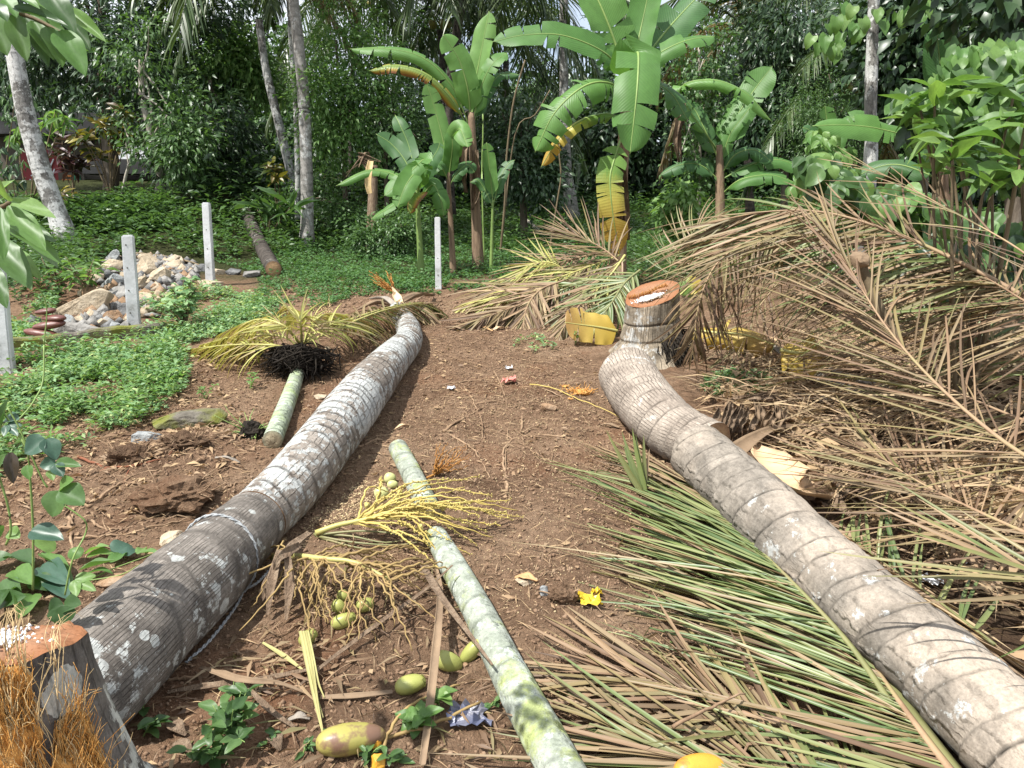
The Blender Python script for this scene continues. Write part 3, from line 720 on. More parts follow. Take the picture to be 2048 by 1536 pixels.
crumbs('soil_clods', sample(PATH, 26000), .0025, .012, 'clod')
crumbs('wood_chips', sample([(420, 1010), (640, 860), (780, 830), (1100, 700), (1350, 1000), (1250, 1230), (800, 1230), (500, 1210)], 5500), .0018, .005, 'chip')
crumbs('sawdust', sample([(600, 1060), (720, 960), (790, 960), (830, 1010), (700, 1050)], 1400), .002, .006, 'chip')
crumbs('gravel', sample([(420, 600), (700, 570), (900, 590), (1000, 640), (700, 660), (480, 640)], 700), .008, .03, 'clod')

# ------------------------------------------------------------------ the felled trunks and stumps
log('dark grey palm log with rope looped round it, nearest on the left', [(130, 1405, 240), (230, 1310, 222), (300, 1240, 203), (400, 1150, 178), (460, 1090, 150), (508, 1043, 128)],
    'log_left_near', 'cut_tan', lambda f: .17, .02, .010, .003, .3, 'felled coconut trunk pieces', crackamp=.002)
log('long white lichen palm log curving away to the yellow palm leaves', [(516, 1036, 122), (600, 950, 119), (690, 835, 108), (745, 765, 92), (788, 715, 70), (815, 686, 56), (818, 662, 50), (806, 638, 42), (795, 622, 38)],
    'log_left_far', 'cut_tan', lambda f: .085 - .045*f, .022, .006, .004, .3, 'felled coconut trunk pieces')
log('pale ringed palm log lying in front of the tall stump', [(1254, 748, 113), (1278, 788, 117), (1315, 832, 118), (1360, 868, 116), (1425, 897, 110)],
    'log_right_far', 'cut_tan', lambda f: .075, .05, .006, .008, .35, 'felled coconut trunk pieces', ns=44)
log('smooth tan palm log with wide rings running out at the lower right', [(1396, 905, 116), (1470, 972, 130), (1535, 1032, 143), (1640, 1130, 152), (1760, 1235, 166), (1870, 1328, 182), (1970, 1426, 198), (2100, 1550, 220), (2330, 1790, 260)],
    'log_right_near', 'cut_tan', lambda f: .105, .06, .006, .009, .45, 'felled coconut trunk pieces', ns=44)
log('short pale green areca trunk piece beyond the yellow flower stalks', [(796, 896, 38), (822, 945, 42), (860, 1022, 46)], 'areca', 'cut_pale', lambda f: .14, .012, .006, .002, .2, 'areca trunk pieces', name='areca_log', ns=24)
log('pale green lichened areca trunk running to the bottom edge', [(872, 1072, 44), (905, 1130, 54), (960, 1230, 63), (1030, 1370, 78), (1090, 1480, 88), (1170, 1630, 100)],
    'areca', 'cut_pale', lambda f: .16, .012, .006, .002, .2, 'areca trunk pieces', name='areca_log', ns=28)
log('dark slim palm trunk lying down the weedy bank', [(547, 538, 32), (522, 492, 28), (498, 440, 25), (478, 398, 18)], 'palm_dark', 'cut_tan', lambda f: .07, .05, .012, .008, .2, None, name='felled_log', step=.025, ns=16)

def stump(label, c, h, prof, bark, cutm, ncol, topf, seed, n=60, ns=72, furrow=.012, rings=(.35, .62)):
    """standing stump: profile of radii from base to top, furrowed bark, cut top lying in a tilted plane"""
    t = thing('tree_stump', label, 'stump', c, 'tree stumps'); vs, fs, uv, sc = [], [], [], []; rr = lerp_list(prof, n + 1)
    for i in range(n + 1):
        f = i/n
        for j in range(ns):
            a = -PI/2 + 2*PI*j/ns; d = V((math.cos(a), math.sin(a), 0)); top = topf(d*rr[-1]); z = -.04 + f*(h + .04 + (top if f > 0 else 0)*f*f)
            fl = max(0, 1 - f*2.6); r = rr[i]*(1 + .10*fl*math.sin(3*a + seed) + .06*fl*math.sin(5*a + 2*seed) + .02*noise.noise(V((d.x*2, d.y*2, f*3 + seed))))
            fur = noise.noise(V((a*ncol/6.28*1.0, seed, f*h*5))); g = 0
            for q in rings: g = max(g, math.exp(-((f - q - .03*math.sin(a + seed))/.018)**2))
            r += furrow*(abs(fur)*1.6 - .5)*(1 if f < .985 else .2) - .012*g
            vs.append(c + d*r + V((0, 0, z))); uv.append((j/ns*2*PI*prof[-1], z)); sc.append(max(g*.5, max(0, .28 - abs(fur))*2.2))
    for i in range(n):
        for j in range(ns):
            k = (j + 1) % ns; fs.append((i*ns + j, i*ns + k, (i+1)*ns + k, (i+1)*ns + j))
    ob('bark', mesh(vs, fs, M[bark], True, uv, {'scar': sc}), t)
    return t, vs[n*ns:]
# stump behind the right-hand log
c = gp(1308, 722); c.y += .16; c.z = gz(c.x, c.y)
topf = lambda d: .29*d.x + .26*d.y + .024*sm((d.x*.35 + d.y*.94 + .015)/.03)
st, ring = stump('tall ringed palm stump with slanted orange cut top', c, .44, [.40, .30, .235, .215, .205, .20, .195, .192], 'stump_bark', 'cut_orange', 74, topf, 1.3)
cc = sum(ring, V((0, 0, 0)))/len(ring)
nrm = V((-.055/.19, -.05/.19, 1)).normalized(); me = disc_cap(ring, cc, nrm, M['cut_orange'], 0, 20, 0)
for v in me.vertices:                                     # the saw went in twice: a step across the face
    d = v.co - c; d.z = 0; v.co.z = c.z + .44 + topf(d) + .005*noise.noise(v.co*45) + .004*noise.noise(V((d.x*90, d.y*12, 0)))
ob('cut_face', me, st)
fb = []
for _ in range(150):
    x = R.uniform(-.17, .10); p = cc + V((x, -.01 - x*.37 + R.uniform(-.012, .012), .012 + .0 + topf(V((x, 0, 0))) - .01)); d = V((R.uniform(-.5, .3), -R.uniform(.1, .6), R.uniform(.5, 1.1))).normalized()*R.uniform(.015, .045)
    v_, f_, _, _ = sweep([p, p + d*.6, p + d + V((0, -.006, -.004))], [.0022, .0018, .0006], 4); fb.append((v_, f_))
tag(ob('fibres', join(fb, M['fibre']), st), kind='stuff')
pw = []
for _ in range(600):
    a = R.gauss(0, .042), R.gauss(0, .018); p = cc + V((-.035 + a[0], -.075 + a[1], .004 + topf(V((-.035 + a[0], -.075 + a[1], 0))) + R.uniform(0, .008))); pw.append(p)
base = np.array([(1, 0, 0), (-1, 0, 0), (0, 1, 0), (0, -1, 0), (0, 0, 1), (0, 0, -1)], float); F8 = np.array([(0, 2, 4), (2, 1, 4), (1, 3, 4), (3, 0, 4), (2, 0, 5), (1, 2, 5), (3, 1, 5), (0, 3, 5)])
def lumps(pts, s0, s1): 
    P = np.array([tuple(p) for p in pts]); n = len(P); v = P[:, None, :] + base[None]*NR.uniform(s0, s1, (n, 1, 3))
    return v.reshape(-1, 3), (F8[None] + (np.arange(n)*6)[:, None, None]).reshape(-1, 3)
v_, f_ = lumps(pw, .003, .009); tag(ob('white_powder', tri_mesh(v_, f_, M['sawdust_white'], None, True), st), kind='stuff')
fb = []
for _ in range(260):                                      # black rootlets round its foot, right side
    a = R.uniform(-1.5, .9); r0 = R.uniform(.2, .3); p = c + V((math.cos(a)*r0, math.sin(a)*r0, R.uniform(.02, .2))); q = p + V((math.cos(a)*R.uniform(.02, .16), math.sin(a)*.1, -R.uniform(.03, .2))); q.z = max(q.z, gz(q.x, q.y) - .01)
    v_, f_, _, _ = sweep([p, p.lerp(q, .5) + rv(.03), q], [.005, .004, .002], 4); fb.append((v_, f_))
tag(ob('rootlets', join(fb, M['black_fibre']), st), kind='stuff')
# stump in the near left corner
c = at(-22, 1300, 1.42); c.z = gz(c.x, c.y); top = at(-22, 1296, 1.42).z
topf2 = lambda d: .01*(d.x/.18) - .05*(d.y/.18) + .012*noise.noise(d*14)
st, ring = stump('torn palm stump with long orange fibres in the near left corner', c, top - c.z, [.36, .32, .275, .245, .222, .20, .186, .176], 'stump_near_bark', 'cut_orange', 40, topf2, 4.1, furrow=.010, rings=(.3,))
cc = sum(ring, V((0, 0, 0)))/len(ring); ob('cut_face', disc_cap(ring, cc, V((0, .27, 1)).normalized(), M['cut_orange'], .006, 16, .016), st)
H = top - c.z; prf = lerp_list([.36, .32, .275, .245, .222, .20, .186, .176], 61)
def on_stump(a, f, out=0.): r = prf[int(max(0, min(1, f))*60)] + out; return c + V((math.cos(a)*r, math.sin(a)*r, f*(H + topf2(V((math.cos(a), math.sin(a), 0))*.176)*f)))
vs, fs = [], []
for i in range(31):                                       # the torn wood where the bark came off
    f = 1.0 - i/30*.62
    for j in range(21):
        a = -2.15 + j/20*1.55 + .10*math.sin(i*.7); edge = min(i + 2.5, 30 - i, j*1.3, (20 - j)*1.3)/4; e = sm(edge)
        vs.append(on_stump(a, f, -.012 + e*(.030 + .02*noise.noise(V((j*.6, i*.25, 0))))))
for i in range(30):
    for j in range(20): fs.append((i*21 + j, i*21 + j + 1, (i+1)*21 + j + 1, (i+1)*21 + j))
ob('torn_wood', mesh(vs, fs, M['fibre']), st)
vs = []; fs = []
for i in range(22):
    f = .80 - i/21*.40
    for j in range(9):
        a = -.52 + j/8*.34 + .05*math.sin(i*.6) ; e = sm(min(i, 21 - i, j*2.2, (8 - j)*2.2)/4)
        vs.append(on_stump(a, f, -.01 + e*(.028 + .02*noise.noise(V((j*.8, i*.3, 3))))))
for i in range(21):
    for j in range(8): fs.append((i*9 + j, i*9 + j + 1, (i+1)*9 + j + 1, (i+1)*9 + j))
ob('torn_wood', mesh(vs, fs, M['fibre']), st)
fb = []
for q_ in range(3800):
    if R.random() < .7: a = R.uniform(-2.1, -.65); f = R.uniform(.42, 1.03)
    else: a = R.uniform(-.5, -.2); f = R.uniform(.42, .8)
    p = on_stump(a, f, .012); L = R.uniform(.03, .13); d = V((math.cos(a)*R.uniform(.0, .25) + R.gauss(0, .14), math.sin(a)*R.uniform(.0, .25), R.choice((-1, -1, -1, -1, -1, .7))*R.uniform(.6, 1))).normalized()
    pts = [p, p + d*L*.4 + rv(.005), p + d*L*.75 + rv(.008), p + d*L + rv(.012)]; v_, f_, _, _ = sweep(catmull(pts, 6), list(lerp_list([.0011, .0009, .0004], 6)), 3); fb.append((v_, f_))
tag(ob('fibres', join([q for i, q in enumerate(fb) if i % 4], M['fibre']), st), kind='stuff'); tag(ob('fibres', join(fb[::4], M['straw']), st), kind='stuff')
for (u, v, du, dv, k) in [(20, 1310, 8, -95, 5), (45, 1330, -6, -110, 5), (58, 1345, -2, -125, 4), (105, 1330, 12, -90, 5), (122, 1300, 14, -62, 4), (5, 1350, 6, -120, 4), (75, 1440, 25, -120, 5), (30, 1420, 8, -115, 5), (120, 1400, 5, -110, 3)]:
    for m in range(k):
        p = at(u + R.uniform(-8, 8), v + R.uniform(-8, 8), c.y - .17); q = at(u + du + R.uniform(-14, 14), v + dv + R.uniform(-15, 10), c.y - .12 + R.uniform(-.05, .05)); mdl = p.lerp(q, .5) + V((R.uniform(-.015, .015), R.uniform(-.03, .01), R.uniform(0, .02))); tip = q + V((R.uniform(-.015, .02), 0, R.uniform(-.02, .012)))
        ob('long_fibre', tube([p, mdl, q, tip], .0009, .0004, M['straw'], 4, 8), st)
pw = []
for _ in range(700):
    x, y = -.02 + R.gauss(0, .045), .01 + R.gauss(0, .035); pw.append(cc + V((x, y, .010 - .278*y + R.uniform(0, .010))))
v_, f_ = lumps(pw, .002, .007); tag(ob('white_powder', tri_mesh(v_, f_, M['sawdust_white'], None, True), st), kind='stuff')
# rope round the left log
def rope():
    P0, r0 = log_radii([(400, 1150, 178), (460, 1090, 150)]); cpt = P0[0].lerp(P0[1], .62); r = (r0[0]*.38 + r0[1]*.62)*1.03; ax = (P0[1] - P0[0]).normalized()
    x = ax.cross(V((0, 0, 1))).normalized(); z = x.cross(ax); loop = [cpt + x*math.cos(a)*r + z*math.sin(a)*r + ax*(.03*math.sin(a)) for a in np.linspace(-.9, 2*PI - .95, 30)]
    end = gpath([(470, 1215), (420, 1280), (372, 1325)], .02); t = thing('rope', 'thin white rope tied round the dark log', 'rope', loop[0])
    for nm, pts in (('loop', loop), ('tail', [loop[0]] + end), ('tail', [loop[0], gp(515, 1165, .03), gp(548, 1130, .02), gp(572, 1108, .01)])):
        C_ = catmull(pts, 70 if nm == 'loop' else 40); fr = frames(C_, ax if nm == 'loop' else V((0, 0, 1)))
        for s in (0, PI):
            q = [p + (fr[i][1]*math.cos(i*1.3 + s) + fr[i][2]*math.sin(i*1.3 + s))*.003 for i, p in enumerate(C_)]
            v_, f_, u_, _ = sweep(q, [.0032]*len(q), 5); ob('strand', mesh(v_, f_, M['rope'], True, u_), t)
    ob('knot', rock_mesh(.026, .022, .024, 'rope', 4), t, Matrix.Translation(loop[0]))
rope()

# ------------------------------------------------------------------ fence posts and footing
def post(u0, v0, u1, v1, wpx, label, taper=.86, holes=4):
    b = gp(u0, v0); t_ = at(u1, v1, b.y + .01); w_ = wpx*depth(b)/FPX; t = thing('fence_post', label, 'fence post', b, 'white concrete fence posts')
    bm = bmesh.new(); bmesh.ops.create_cube(bm, size=1); H = t_.z - b.z
    for v in bm.verts:
        top = v.co.z > 0; s = taper if top else 1
        v.co = V((v.co.x*w_*s + (t_.x - b.x if top else 0), v.co.y*w_*s*.95, (H + .0 if top else -.1)))
    bmesh.ops.bevel(bm, geom=list(bm.edges), offset=w_*.10, segments=2, affect='EDGES')
    bmesh.ops.subdivide_edges(bm, edges=[e for e in bm.edges if e.calc_length() > .3], cuts=14, use_grid_fill=True)
    for v in bm.verts: v.co += V((noise.noise(v.co*6), noise.noise(v.co*6 + V((9, 0, 0))), 0))*w_*.035
    me = bpy.data.meshes.new('post'); bm.to_mesh(me); bm.free(); me.materials.append(M['concrete']); ob('shaft', me, t, Matrix.Translation(b) @ Matrix.Rotation(.35 if u0 < 300 else .1, 4, 'Z'))
    for k in range(holes):
        f = .2 + .7*k/max(1, holes - 1); p = b.lerp(t_, f) + V((0, -w_*.5*(1 - (1 - taper)*f) - .004, 0)); vs_ = [p + V((math.cos(a), 0, math.sin(a)))*.006 for a in np.linspace(0, 2*PI, 9)[:-1]]
        ob('bolt_hole_shade', mesh(vs_ + [q + V((0, .02, 0)) for q in vs_], [tuple(range(8))] + [(i, (i+1) % 8, 8 + (i+1) % 8, 8 + i) for i in range(8)], M['hole'], False), t)  # proud dark disc; the shade of the hole is put into its colour
post(8, 745, -12, 520, 36, 'white concrete fence post cut by the left picture edge', .9, 3)
post(269, 662, 256, 470, 25, 'white concrete fence post standing in the rock heap')
post(421, 566, 413, 405, 16.5, 'tall white concrete fence post left of the dark fallen trunk')
post(877, 578, 875, 434, 13, 'slim white concrete fence post in front of the banana stems')
post(1247, 500, 1245, 395, 12, 'white concrete fence post half hidden behind the yellow banana leaf')
def beam():
    a, b = gp(-60, 716), gp(352, 668); d = (b - a); L = d.length; x = d.normalized(); t = thing('footing_beam', 'low mossy concrete footing beam between the two left posts', 'concrete beam', a); side = x.cross(V((0, 0, 1))).normalized(); vs, fs = [], []
    n = 40
    for i in range(n + 1):
        p = a + d*(i/n); p.z = gz(p.x, p.y)
        for (s, h) in ((-.06, -.05), (-.06, .085), (-.05, .1), (.05, .1), (.06, .085), (.06, -.05)):
            vs.append(p + side*s + V((0, 0, h)) + V((noise.noise(p*7 + V((s, h, 0))*9), noise.noise(p*8 + V((h, s, 3))*9), noise.noise(p*9)))*.008)
    for i in range(n):
        for j in range(5): k = i*6 + j; fs.append((k, k + 1, k + 7, k + 6))
    fs += [(0, 1, 2, 3, 4, 5), tuple(n*6 + j for j in (5, 4, 3, 2, 1, 0))]
    ob('beam', mesh(vs, fs, M['mossy'], False), t)
beam()

# ------------------------------------------------------------------ rocks of the heap (u, v, width, height in pixels, colour, tilt)
ROCKS = [
 (231, 516, 27, 24, 'blue', .5, 'blue grey slab rock standing at the top of the heap left of its post'), (225, 536, 42, 27, 'tan', 0, 'large rounded tan rock at the upper left of the heap'),
 (243, 533, 17, 16, 'tan', .2, 'small tan rock touching the post on its left near the top'), (306, 523, 54, 24, 'tan', .2, 'widest tan rock on top of the heap right of the post'),
 (292, 539, 41, 41, 'tan', .4, 'mottled blocky tan rock right of the post below the widest one'), (350, 521, 38, 18, 'tan', .1, 'flat tan rock highest on the right end of the heap'),
 (347, 532, 34, 22, 'tan', -.2, 'tan rock under the flat one on the right end of the heap'), (322, 556, 40, 34, 'tan', .5, 'brownish tan wedge rock above the leafy shrub'),
 (229, 566, 42, 30, 'blue', .2, 'grey green rock left of the post in mid heap'), (250, 556, 20, 18, 'tan', .1, 'flat tan rock tucked against the left face of the post'),
 (240, 592, 44, 32, 'grey', -.2, 'large grey rock with a rusty patch left of the post'), (287, 571, 24, 27, 'tan', 0, 'cube shaped tan rock right of the post'),
 (291, 600, 27, 25, 'tan', .3, 'round tan rock low on the right of the post'), (315, 578, 28, 20, 'rust', 0, 'small brown rock above the shrub right of the cube shaped rock'),
 (311, 592, 22, 13, 'tan', .2, 'small flat tan stone between the round rock and the shrub'), (168, 617, 126, 36, 'tan', -.42, 'long weathered slab sloping across the left of the heap'),
 (136, 645, 27, 25, 'blue', .3, 'grey cube rock in front of the long sloping slab'), (160, 643, 28, 20, 'tan', 0, 'tan rock right of the grey cube rock'),
 (166, 666, 100, 32, 'grey', .1, 'broad grey concrete chunk at the foot of the heap'), (205, 650, 30, 27, 'tan', .4, 'pale faced rock behind the broad concrete chunk'),
 (204, 625, 36, 25, 'grey', -.4, 'pointed grey rock under the end of the sloping slab'), (227, 636, 36, 28, 'rust', .1, 'rusty orange brown rock left of the post foot'),
 (233, 616, 36, 21, 'grey', .1, 'flat grey rock above the rusty rock'), (250, 629, 27, 39, 'dark', 0, 'dark grey block against the left side of the post'),
 (228, 658, 29, 24, 'blue', .2, 'blue grey stone at the foot of the heap near the post'), (250, 660, 27, 28, 'grey', .3, 'grey stone right against the post foot'),
 (95, 653, 17, 12, 'white', 0, 'small white stone at the left foot of the heap'), (119, 660, 26, 25, 'grey', .2, 'grey stone behind the brown husks'),
 (70, 648, 23, 28, 'dark', .2, 'dark lump at the far left end of the heap'), (375, 549, 44, 18, 'dark', .1, 'flat dark rock right of the leafy shrub top'),
 (378, 537, 24, 14, 'dark', 0, 'small dark rock above the flat dark one'), (404, 537, 24, 18, 'dark', .2, 'dark rock beside the foot of the tall post'),
 (184, 590, 38, 28, 'rust', .3, 'mossy brown rock above the sloping slab'), (166, 588, 20, 18, 'tan', 0, 'small tan stone at the left shoulder of the heap'),
 (504, 548, 33, 18, 'grey', .1, 'grey flat stone on the ground near the dark fallen trunk'), (420, 571, 46, 17, 'tan', .1, 'flat tan slab on the ground at the foot of the tall post'),
 (434, 545, 30, 14, 'tan', .2, 'low tan stone right behind the tall post'), (468, 545, 28, 13, 'dark', .0, 'dark low stone between tall post and dark trunk'), (428, 579, 28, 12, 'tan', .3, 'small tan stone just below the flat slab'),
 (265, 512, 24, 14, 'rust', .1, 'brown stone peeping out right behind the post top of the heap'), (197, 556, 24, 18, 'tan', .2, 'tan stone at the left edge under the large rounded rock'),
]
HEAP = [(120, 665), (160, 610), (190, 560), (215, 520), (300, 510), (390, 525), (400, 560), (340, 590), (310, 640), (260, 668)]
for nm, mt, k in (('rubble', 'rock_tan', 130), ('rubble', 'rock_grey', 220), ('rubble', 'rock_rust', 90), ('rubble', 'rock_dark', 90)): crumbs(nm, [p + V((0, 0, .03)) for p in sample(HEAP, k)], .03, .095, mt)
for i, (u, v, wp, hp, cm, tilt, lab) in enumerate(ROCKS):
    p = gp(u, v + hp*.30); s = depth(p)/FPX; p = p + V((0, 0, hp*s*.30))
    o = ob('rock', rock_mesh(wp*s*1.12, wp*s*(.9 if wp < 80 else .35), hp*s*1.35, 'rock_' + cm, i*7 + 3, 16 if wp < 80 else 26), None, Matrix.Translation(p) @ Matrix.Rotation(tilt, 4, 'Y') @ Matrix.Rotation(R.uniform(-.5, .5)*(wp < 80), 4, 'Z'))
    tag(o, lab, 'rock', 'rocks in and around the heap')
for (u, v, wp, hp, cm, lab) in [(296, 872, 66, 30, 'blue', 'smooth blue grey stone beside the root clump'), (345, 1078, 58, 32, 'tan', 'flat orange tan stone behind the dark log'), (232, 1158, 92, 22, 'rust', 'long brown stone by the dark log below the pale leaves'),
                                (1087, 1182, 18, 30, 'blue', 'small blue grey stone beside the soil lump'), (655, 698, 12, 14, 'tan', 'small pale stone on the red soil mound'), (642, 794, 30, 12, 'tan', 'flat tan stone right of the slim green palm log'),
                                (1055, 1160, 50, 14, 'tan', 'flat tan stone near the bare soil lump'), (930, 1330, 14, 10, 'rust', 'small red brown stone right of the green coconuts')]:
    p = gp(u, v + hp*.25); s = depth(p)/FPX
    tag(ob('rock', rock_mesh(wp*s, wp*s*.75, hp*s*1.1, 'rock_' + cm, u, 22), None, Matrix.Translation(p + V((0, 0, hp*s*.2)))), lab, 'rock', 'loose rocks on the soil')
# broken concrete slab with moss, soil lumps, root clumps
def root_clump(u, v, wp, hp, label, nroots, mat='soil_root', rootmat='root', spread=1.0):
    p = gp(u, v + hp*.3); s = depth(p)/FPX; t = thing('root_clump', label, 'root clump', p, 'torn root clumps')
    ob('soil_ball', lump_mesh(wp*s, wp*s*.8, hp*s*1.15, mat, u + 1), t, Matrix.Translation(p + V((0, 0, hp*s*.2))))
    for _ in range(nroots):
        a = R.uniform(0, 2*PI); e = R.uniform(-.1, .9); d = V((math.cos(a), math.sin(a)*.8, e)); q = p + V((d.x*wp*s*.36, d.y*wp*s*.25, hp*s*(.15 + .35*e))); r_ = q + d*R.uniform(.04, .13)*spread + rv(.02); m = q.lerp(r_, .5) + rv(.02); z_ = gz(r_.x, r_.y); r_.z = max(r_.z, z_ + .004)
        ob('rootlet', tube([q, m, r_], R.uniform(.0025, .005), .0012, M[rootmat], 5, 6), t)
root_clump(372, 882, 84, 34, 'tangled root clump beside the smooth blue grey stone', 46)
root_clump(262, 910, 84, 40, 'rooty soil lump left of the tangled root clump', 30)
root_clump(350, 985, 150, 62, 'large crumbly soil lump with broken roots behind the dark log', 40, 'soil')
root_clump(1127, 1188, 56, 44, 'small bare soil lump beside the yellow wrapper', 6, 'soil')
root_clump(505, 860, 52, 40, 'black rooty hole with green shoots left of the slim green palm log', 22, 'black_fibre', 'stem_green')
p = gp(380, 850); s = depth(p)/FPX
sl_ = ob('concrete_slab', rock_mesh(150*s, 70*s, 36*s, 'mossy', 77, 34), None, Matrix.Translation(p + V((0, 0, .03))) @ Matrix.Rotation(.22, 4, 'Z') @ Matrix.Rotation(-.06, 4, 'Y')); tag(sl_, 'mossy broken concrete slab dusted with red soil', 'concrete slab')
# ------------------------------------------------------------------ roots, twigs, strips on the bare soil
def stick(name, label, cat, px, r0, r1, mat, group=None, lift=.006, n=18, wig=.006, forks=0):
    P = gpath(px, lift); C_ = [q + rv(wig) for q in catmull(P, n)]
    for q in C_: q.z = max(q.z, gz(q.x, q.y) - .002)
    v_, f_, u_, _ = sweep(C_, list(lerp_list([r0, r1], n)), 6); me = mesh(v_, f_, M[mat], True, u_)
    if forks:
        t = thing(name, label, cat, C_[0], group); ob('stem', me, t)
        for _ in range(forks):
            k = R.randrange(3, n - 2); a = C_[k]; d = V((R.uniform(-1, 1), R.uniform(-1, 1), 0)).normalized()*R.uniform(.06, .2); b = a + d; b.z = gz(b.x, b.y) + .008
            ob('side_root', tube([a, a.lerp(b, .5) + rv(.012), b], r0*.55, r1*.6, M[mat], 5, 7), t)
        return t
    return tag(ob(name, me), label, cat, group)
ROOTS = [
 ([(850, 1005 - 245), (880, 740), (900, 722)], .009, 'thick short root left of the pink scrap', 2), ([(885, 862), (930, 835), (975, 812)], .010, 'pale straight root end in the middle of the path', 2),
 ([(985, 730), (1010, 790), (1015, 870), (1010, 940), (1012, 1000)], .006, 'long dark root running down the middle of the path', 4), ([(1045, 835), (1042, 870), (1048, 890)], .008, 'short upright dark root stub on the path', 1),
 ([(1015, 985), (1008, 930), (1010, 895), (1050, 868), (1120, 872), (1180, 885)], .008, 'bent pale root crossing towards the right-hand log', 3), ([(840, 780), (910, 765), (990, 758), (1060, 765)], .006, 'thin root lying level in front of the pink scrap', 3),
 ([(700, 900), (760, 880), (830, 882)], .007, 'root lying against the white lichen log', 2), ([(1075, 770), (1130, 800), (1180, 850)], .005, 'thin root between orange husk chunk and path', 2),
 ([(905, 870), (950, 905), (985, 960)], .006, 'root slanting right of the rusty flower spray', 2), ([(870, 700), (920, 720), (985, 735)], .005, 'fine root on the far part of the path', 2),
 ([(150, 1140 - 230), (215, 935), (300, 925), (345, 905)], .008, 'reddish root on the soil left of the rooty lump', 2), ([(180, 1015), (250, 960), (320, 938)], .008, 'long pale root slanting above the large soil lump', 2),
 ([(140, 1035), (142, 1080), (150, 1120)], .009, 'thick peeled root by the pale leaves', 1), ([(180, 1040), (215, 1060), (262, 1052)], .007, 'crooked root right of the thick peeled root', 2),
 ([(150, 1075), (240, 1068), (330, 1050), (400, 1030)], .006, 'long thin root lying behind the dark log', 2), ([(270, 1048), (340, 1035), (410, 1025)], .006, 'brown root just above the orange tan stone', 1),
 ([(405, 905), (450, 930), (500, 945)], .006, 'root right of the large soil lump', 2), ([(460, 885), (490, 870), (520, 835)], .007, 'root by the black rooty hole', 2),
 ([(330, 1420 - 60), (420, 1350), (500, 1330)], .006, 'dark root near the foot of the dark log', 2), ([(555, 1390), (600, 1375), (680, 1370)], .005, 'thin twig below the coconut cluster', 1),
 ([(430, 985), (480, 965), (520, 968)], .005, 'fine root near the curved lichen log', 1), ([(640, 760), (690, 730), (740, 735)], .005, 'fine root on the red soil mound', 1),
 ([(1060, 900), (1110, 925), (1160, 930)], .004, 'hair thin root right of the long dark root', 2), ([(930, 775), (960, 830), (968, 880)], .005, 'thin branching root left of the long dark root', 3),
]
for px, r, lab, fk in ROOTS: stick('dry_root', lab, 'root', px, r, r*.35, 'root_red' if 'reddish' in lab else 'root', 'dry roots on the bare soil', .006, 18, .007, fk)
tw = sample(PATH, 9000); n = len(tw); a = NR.uniform(0, 6.28, n)
D = np.stack([np.cos(a), np.sin(a), NR.uniform(-.08, .15, n)], 1); U = np.array([0, 0, 1.]) + NR.normal(size=(n, 3))*.4
tag(ob('twig_litter', scatter(np.array([tuple(p) for p in tw]) + [0, 0, .008], D, U, NR.uniform(.02, .12, n), NR.uniform(.0016, .005, n), M['dead_leaf'], .1)), kind='stuff')
lt = sample(PATH, 2000); n = len(lt); a = NR.uniform(0, 6.28, n)
D = np.stack([np.cos(a), np.sin(a), NR.uniform(-.05, .3, n)], 1); U = np.array([0, 0, 1.]) + NR.normal(size=(n, 3))*.5
tag(ob('leaf_litter', scatter(np.array([tuple(p) for p in lt]) + [0, 0, .01], D, U, NR.uniform(.012, .05, n), NR.uniform(.006, .02, n), M['dead_leaf'], .2)), kind='stuff')
lt = sample([(250, 1560), (330, 1380), (560, 1180), (860, 1100), (960, 1300), (1080, 1560)], 260); n = len(lt); a = NR.uniform(0, 6.28, n)
D = np.stack([np.cos(a), np.sin(a), NR.uniform(-.05, .25, n)], 1); U = np.array([0, 0, 1.]) + NR.normal(size=(n, 3))*.5
tag(ob('leaf_litter', scatter(np.array([tuple(p) for p in lt]) + [0, 0, .012], D, U, NR.uniform(.03, .15, n), NR.uniform(.004, .016, n), M['fr_dry'], .2)), kind='stuff')
lt = sample([(-160, 900), (-160, 730), (330, 690), (420, 720), (520, 900), (420, 1000), (100, 1100)], 1500); n = len(lt); a = NR.uniform(0, 6.28, n)
D = np.stack([np.cos(a), np.sin(a), NR.uniform(-.05, .3, n)], 1); U = np.array([0, 0, 1.]) + NR.normal(size=(n, 3))*.5
tag(ob('leaf_litter', scatter(np.array([tuple(p) for p in lt]) + [0, 0, .012], D, U, NR.uniform(.02, .09, n), NR.uniform(.006, .03, n), M['dead_leaf'], .2)), kind='stuff')
# litter beyond the right-hand log: dead leaf scraps, curled blades, stalks
RIGHT = [(1400, 800), (1560, 700), (1800, 600), (2300, 620), (2500, 1500), (2130, 1400), (1900, 1180), (1600, 960), (1480, 890)]
lt = sample(RIGHT, 5200); n = len(lt); a = NR.uniform(0, 6.28, n)
D = np.stack([np.cos(a), np.sin(a), NR.uniform(-.1, .7, n)], 1); U = np.array([0, -.2, 1.]) + NR.normal(size=(n, 3))*.7; P_ = np.array([tuple(p) for p in lt]); P_[:, 2] += NR.uniform(0, .10, n)
tag(ob('leaf_litter', scatter(P_, D, U, NR.uniform(.04, .16, n), NR.uniform(.012, .06, n), M['dead_leaf'], .35)), kind='stuff')
lt = sample(RIGHT, 4200); n = len(lt); a = NR.uniform(0, 6.28, n)
D = np.stack([np.cos(a), np.sin(a), NR.uniform(-.1, .5, n)], 1); P_ = np.array([tuple(p) for p in lt]); P_[:, 2] += NR.uniform(0, .16, n)
tag(ob('straw_litter', scatter(P_, D, np.array([0, -.2, 1.]) + NR.normal(size=(n, 3))*.7, NR.uniform(.12, .45, n), NR.uniform(.004, .012, n), M['fr_tan'], .15)), kind='stuff')

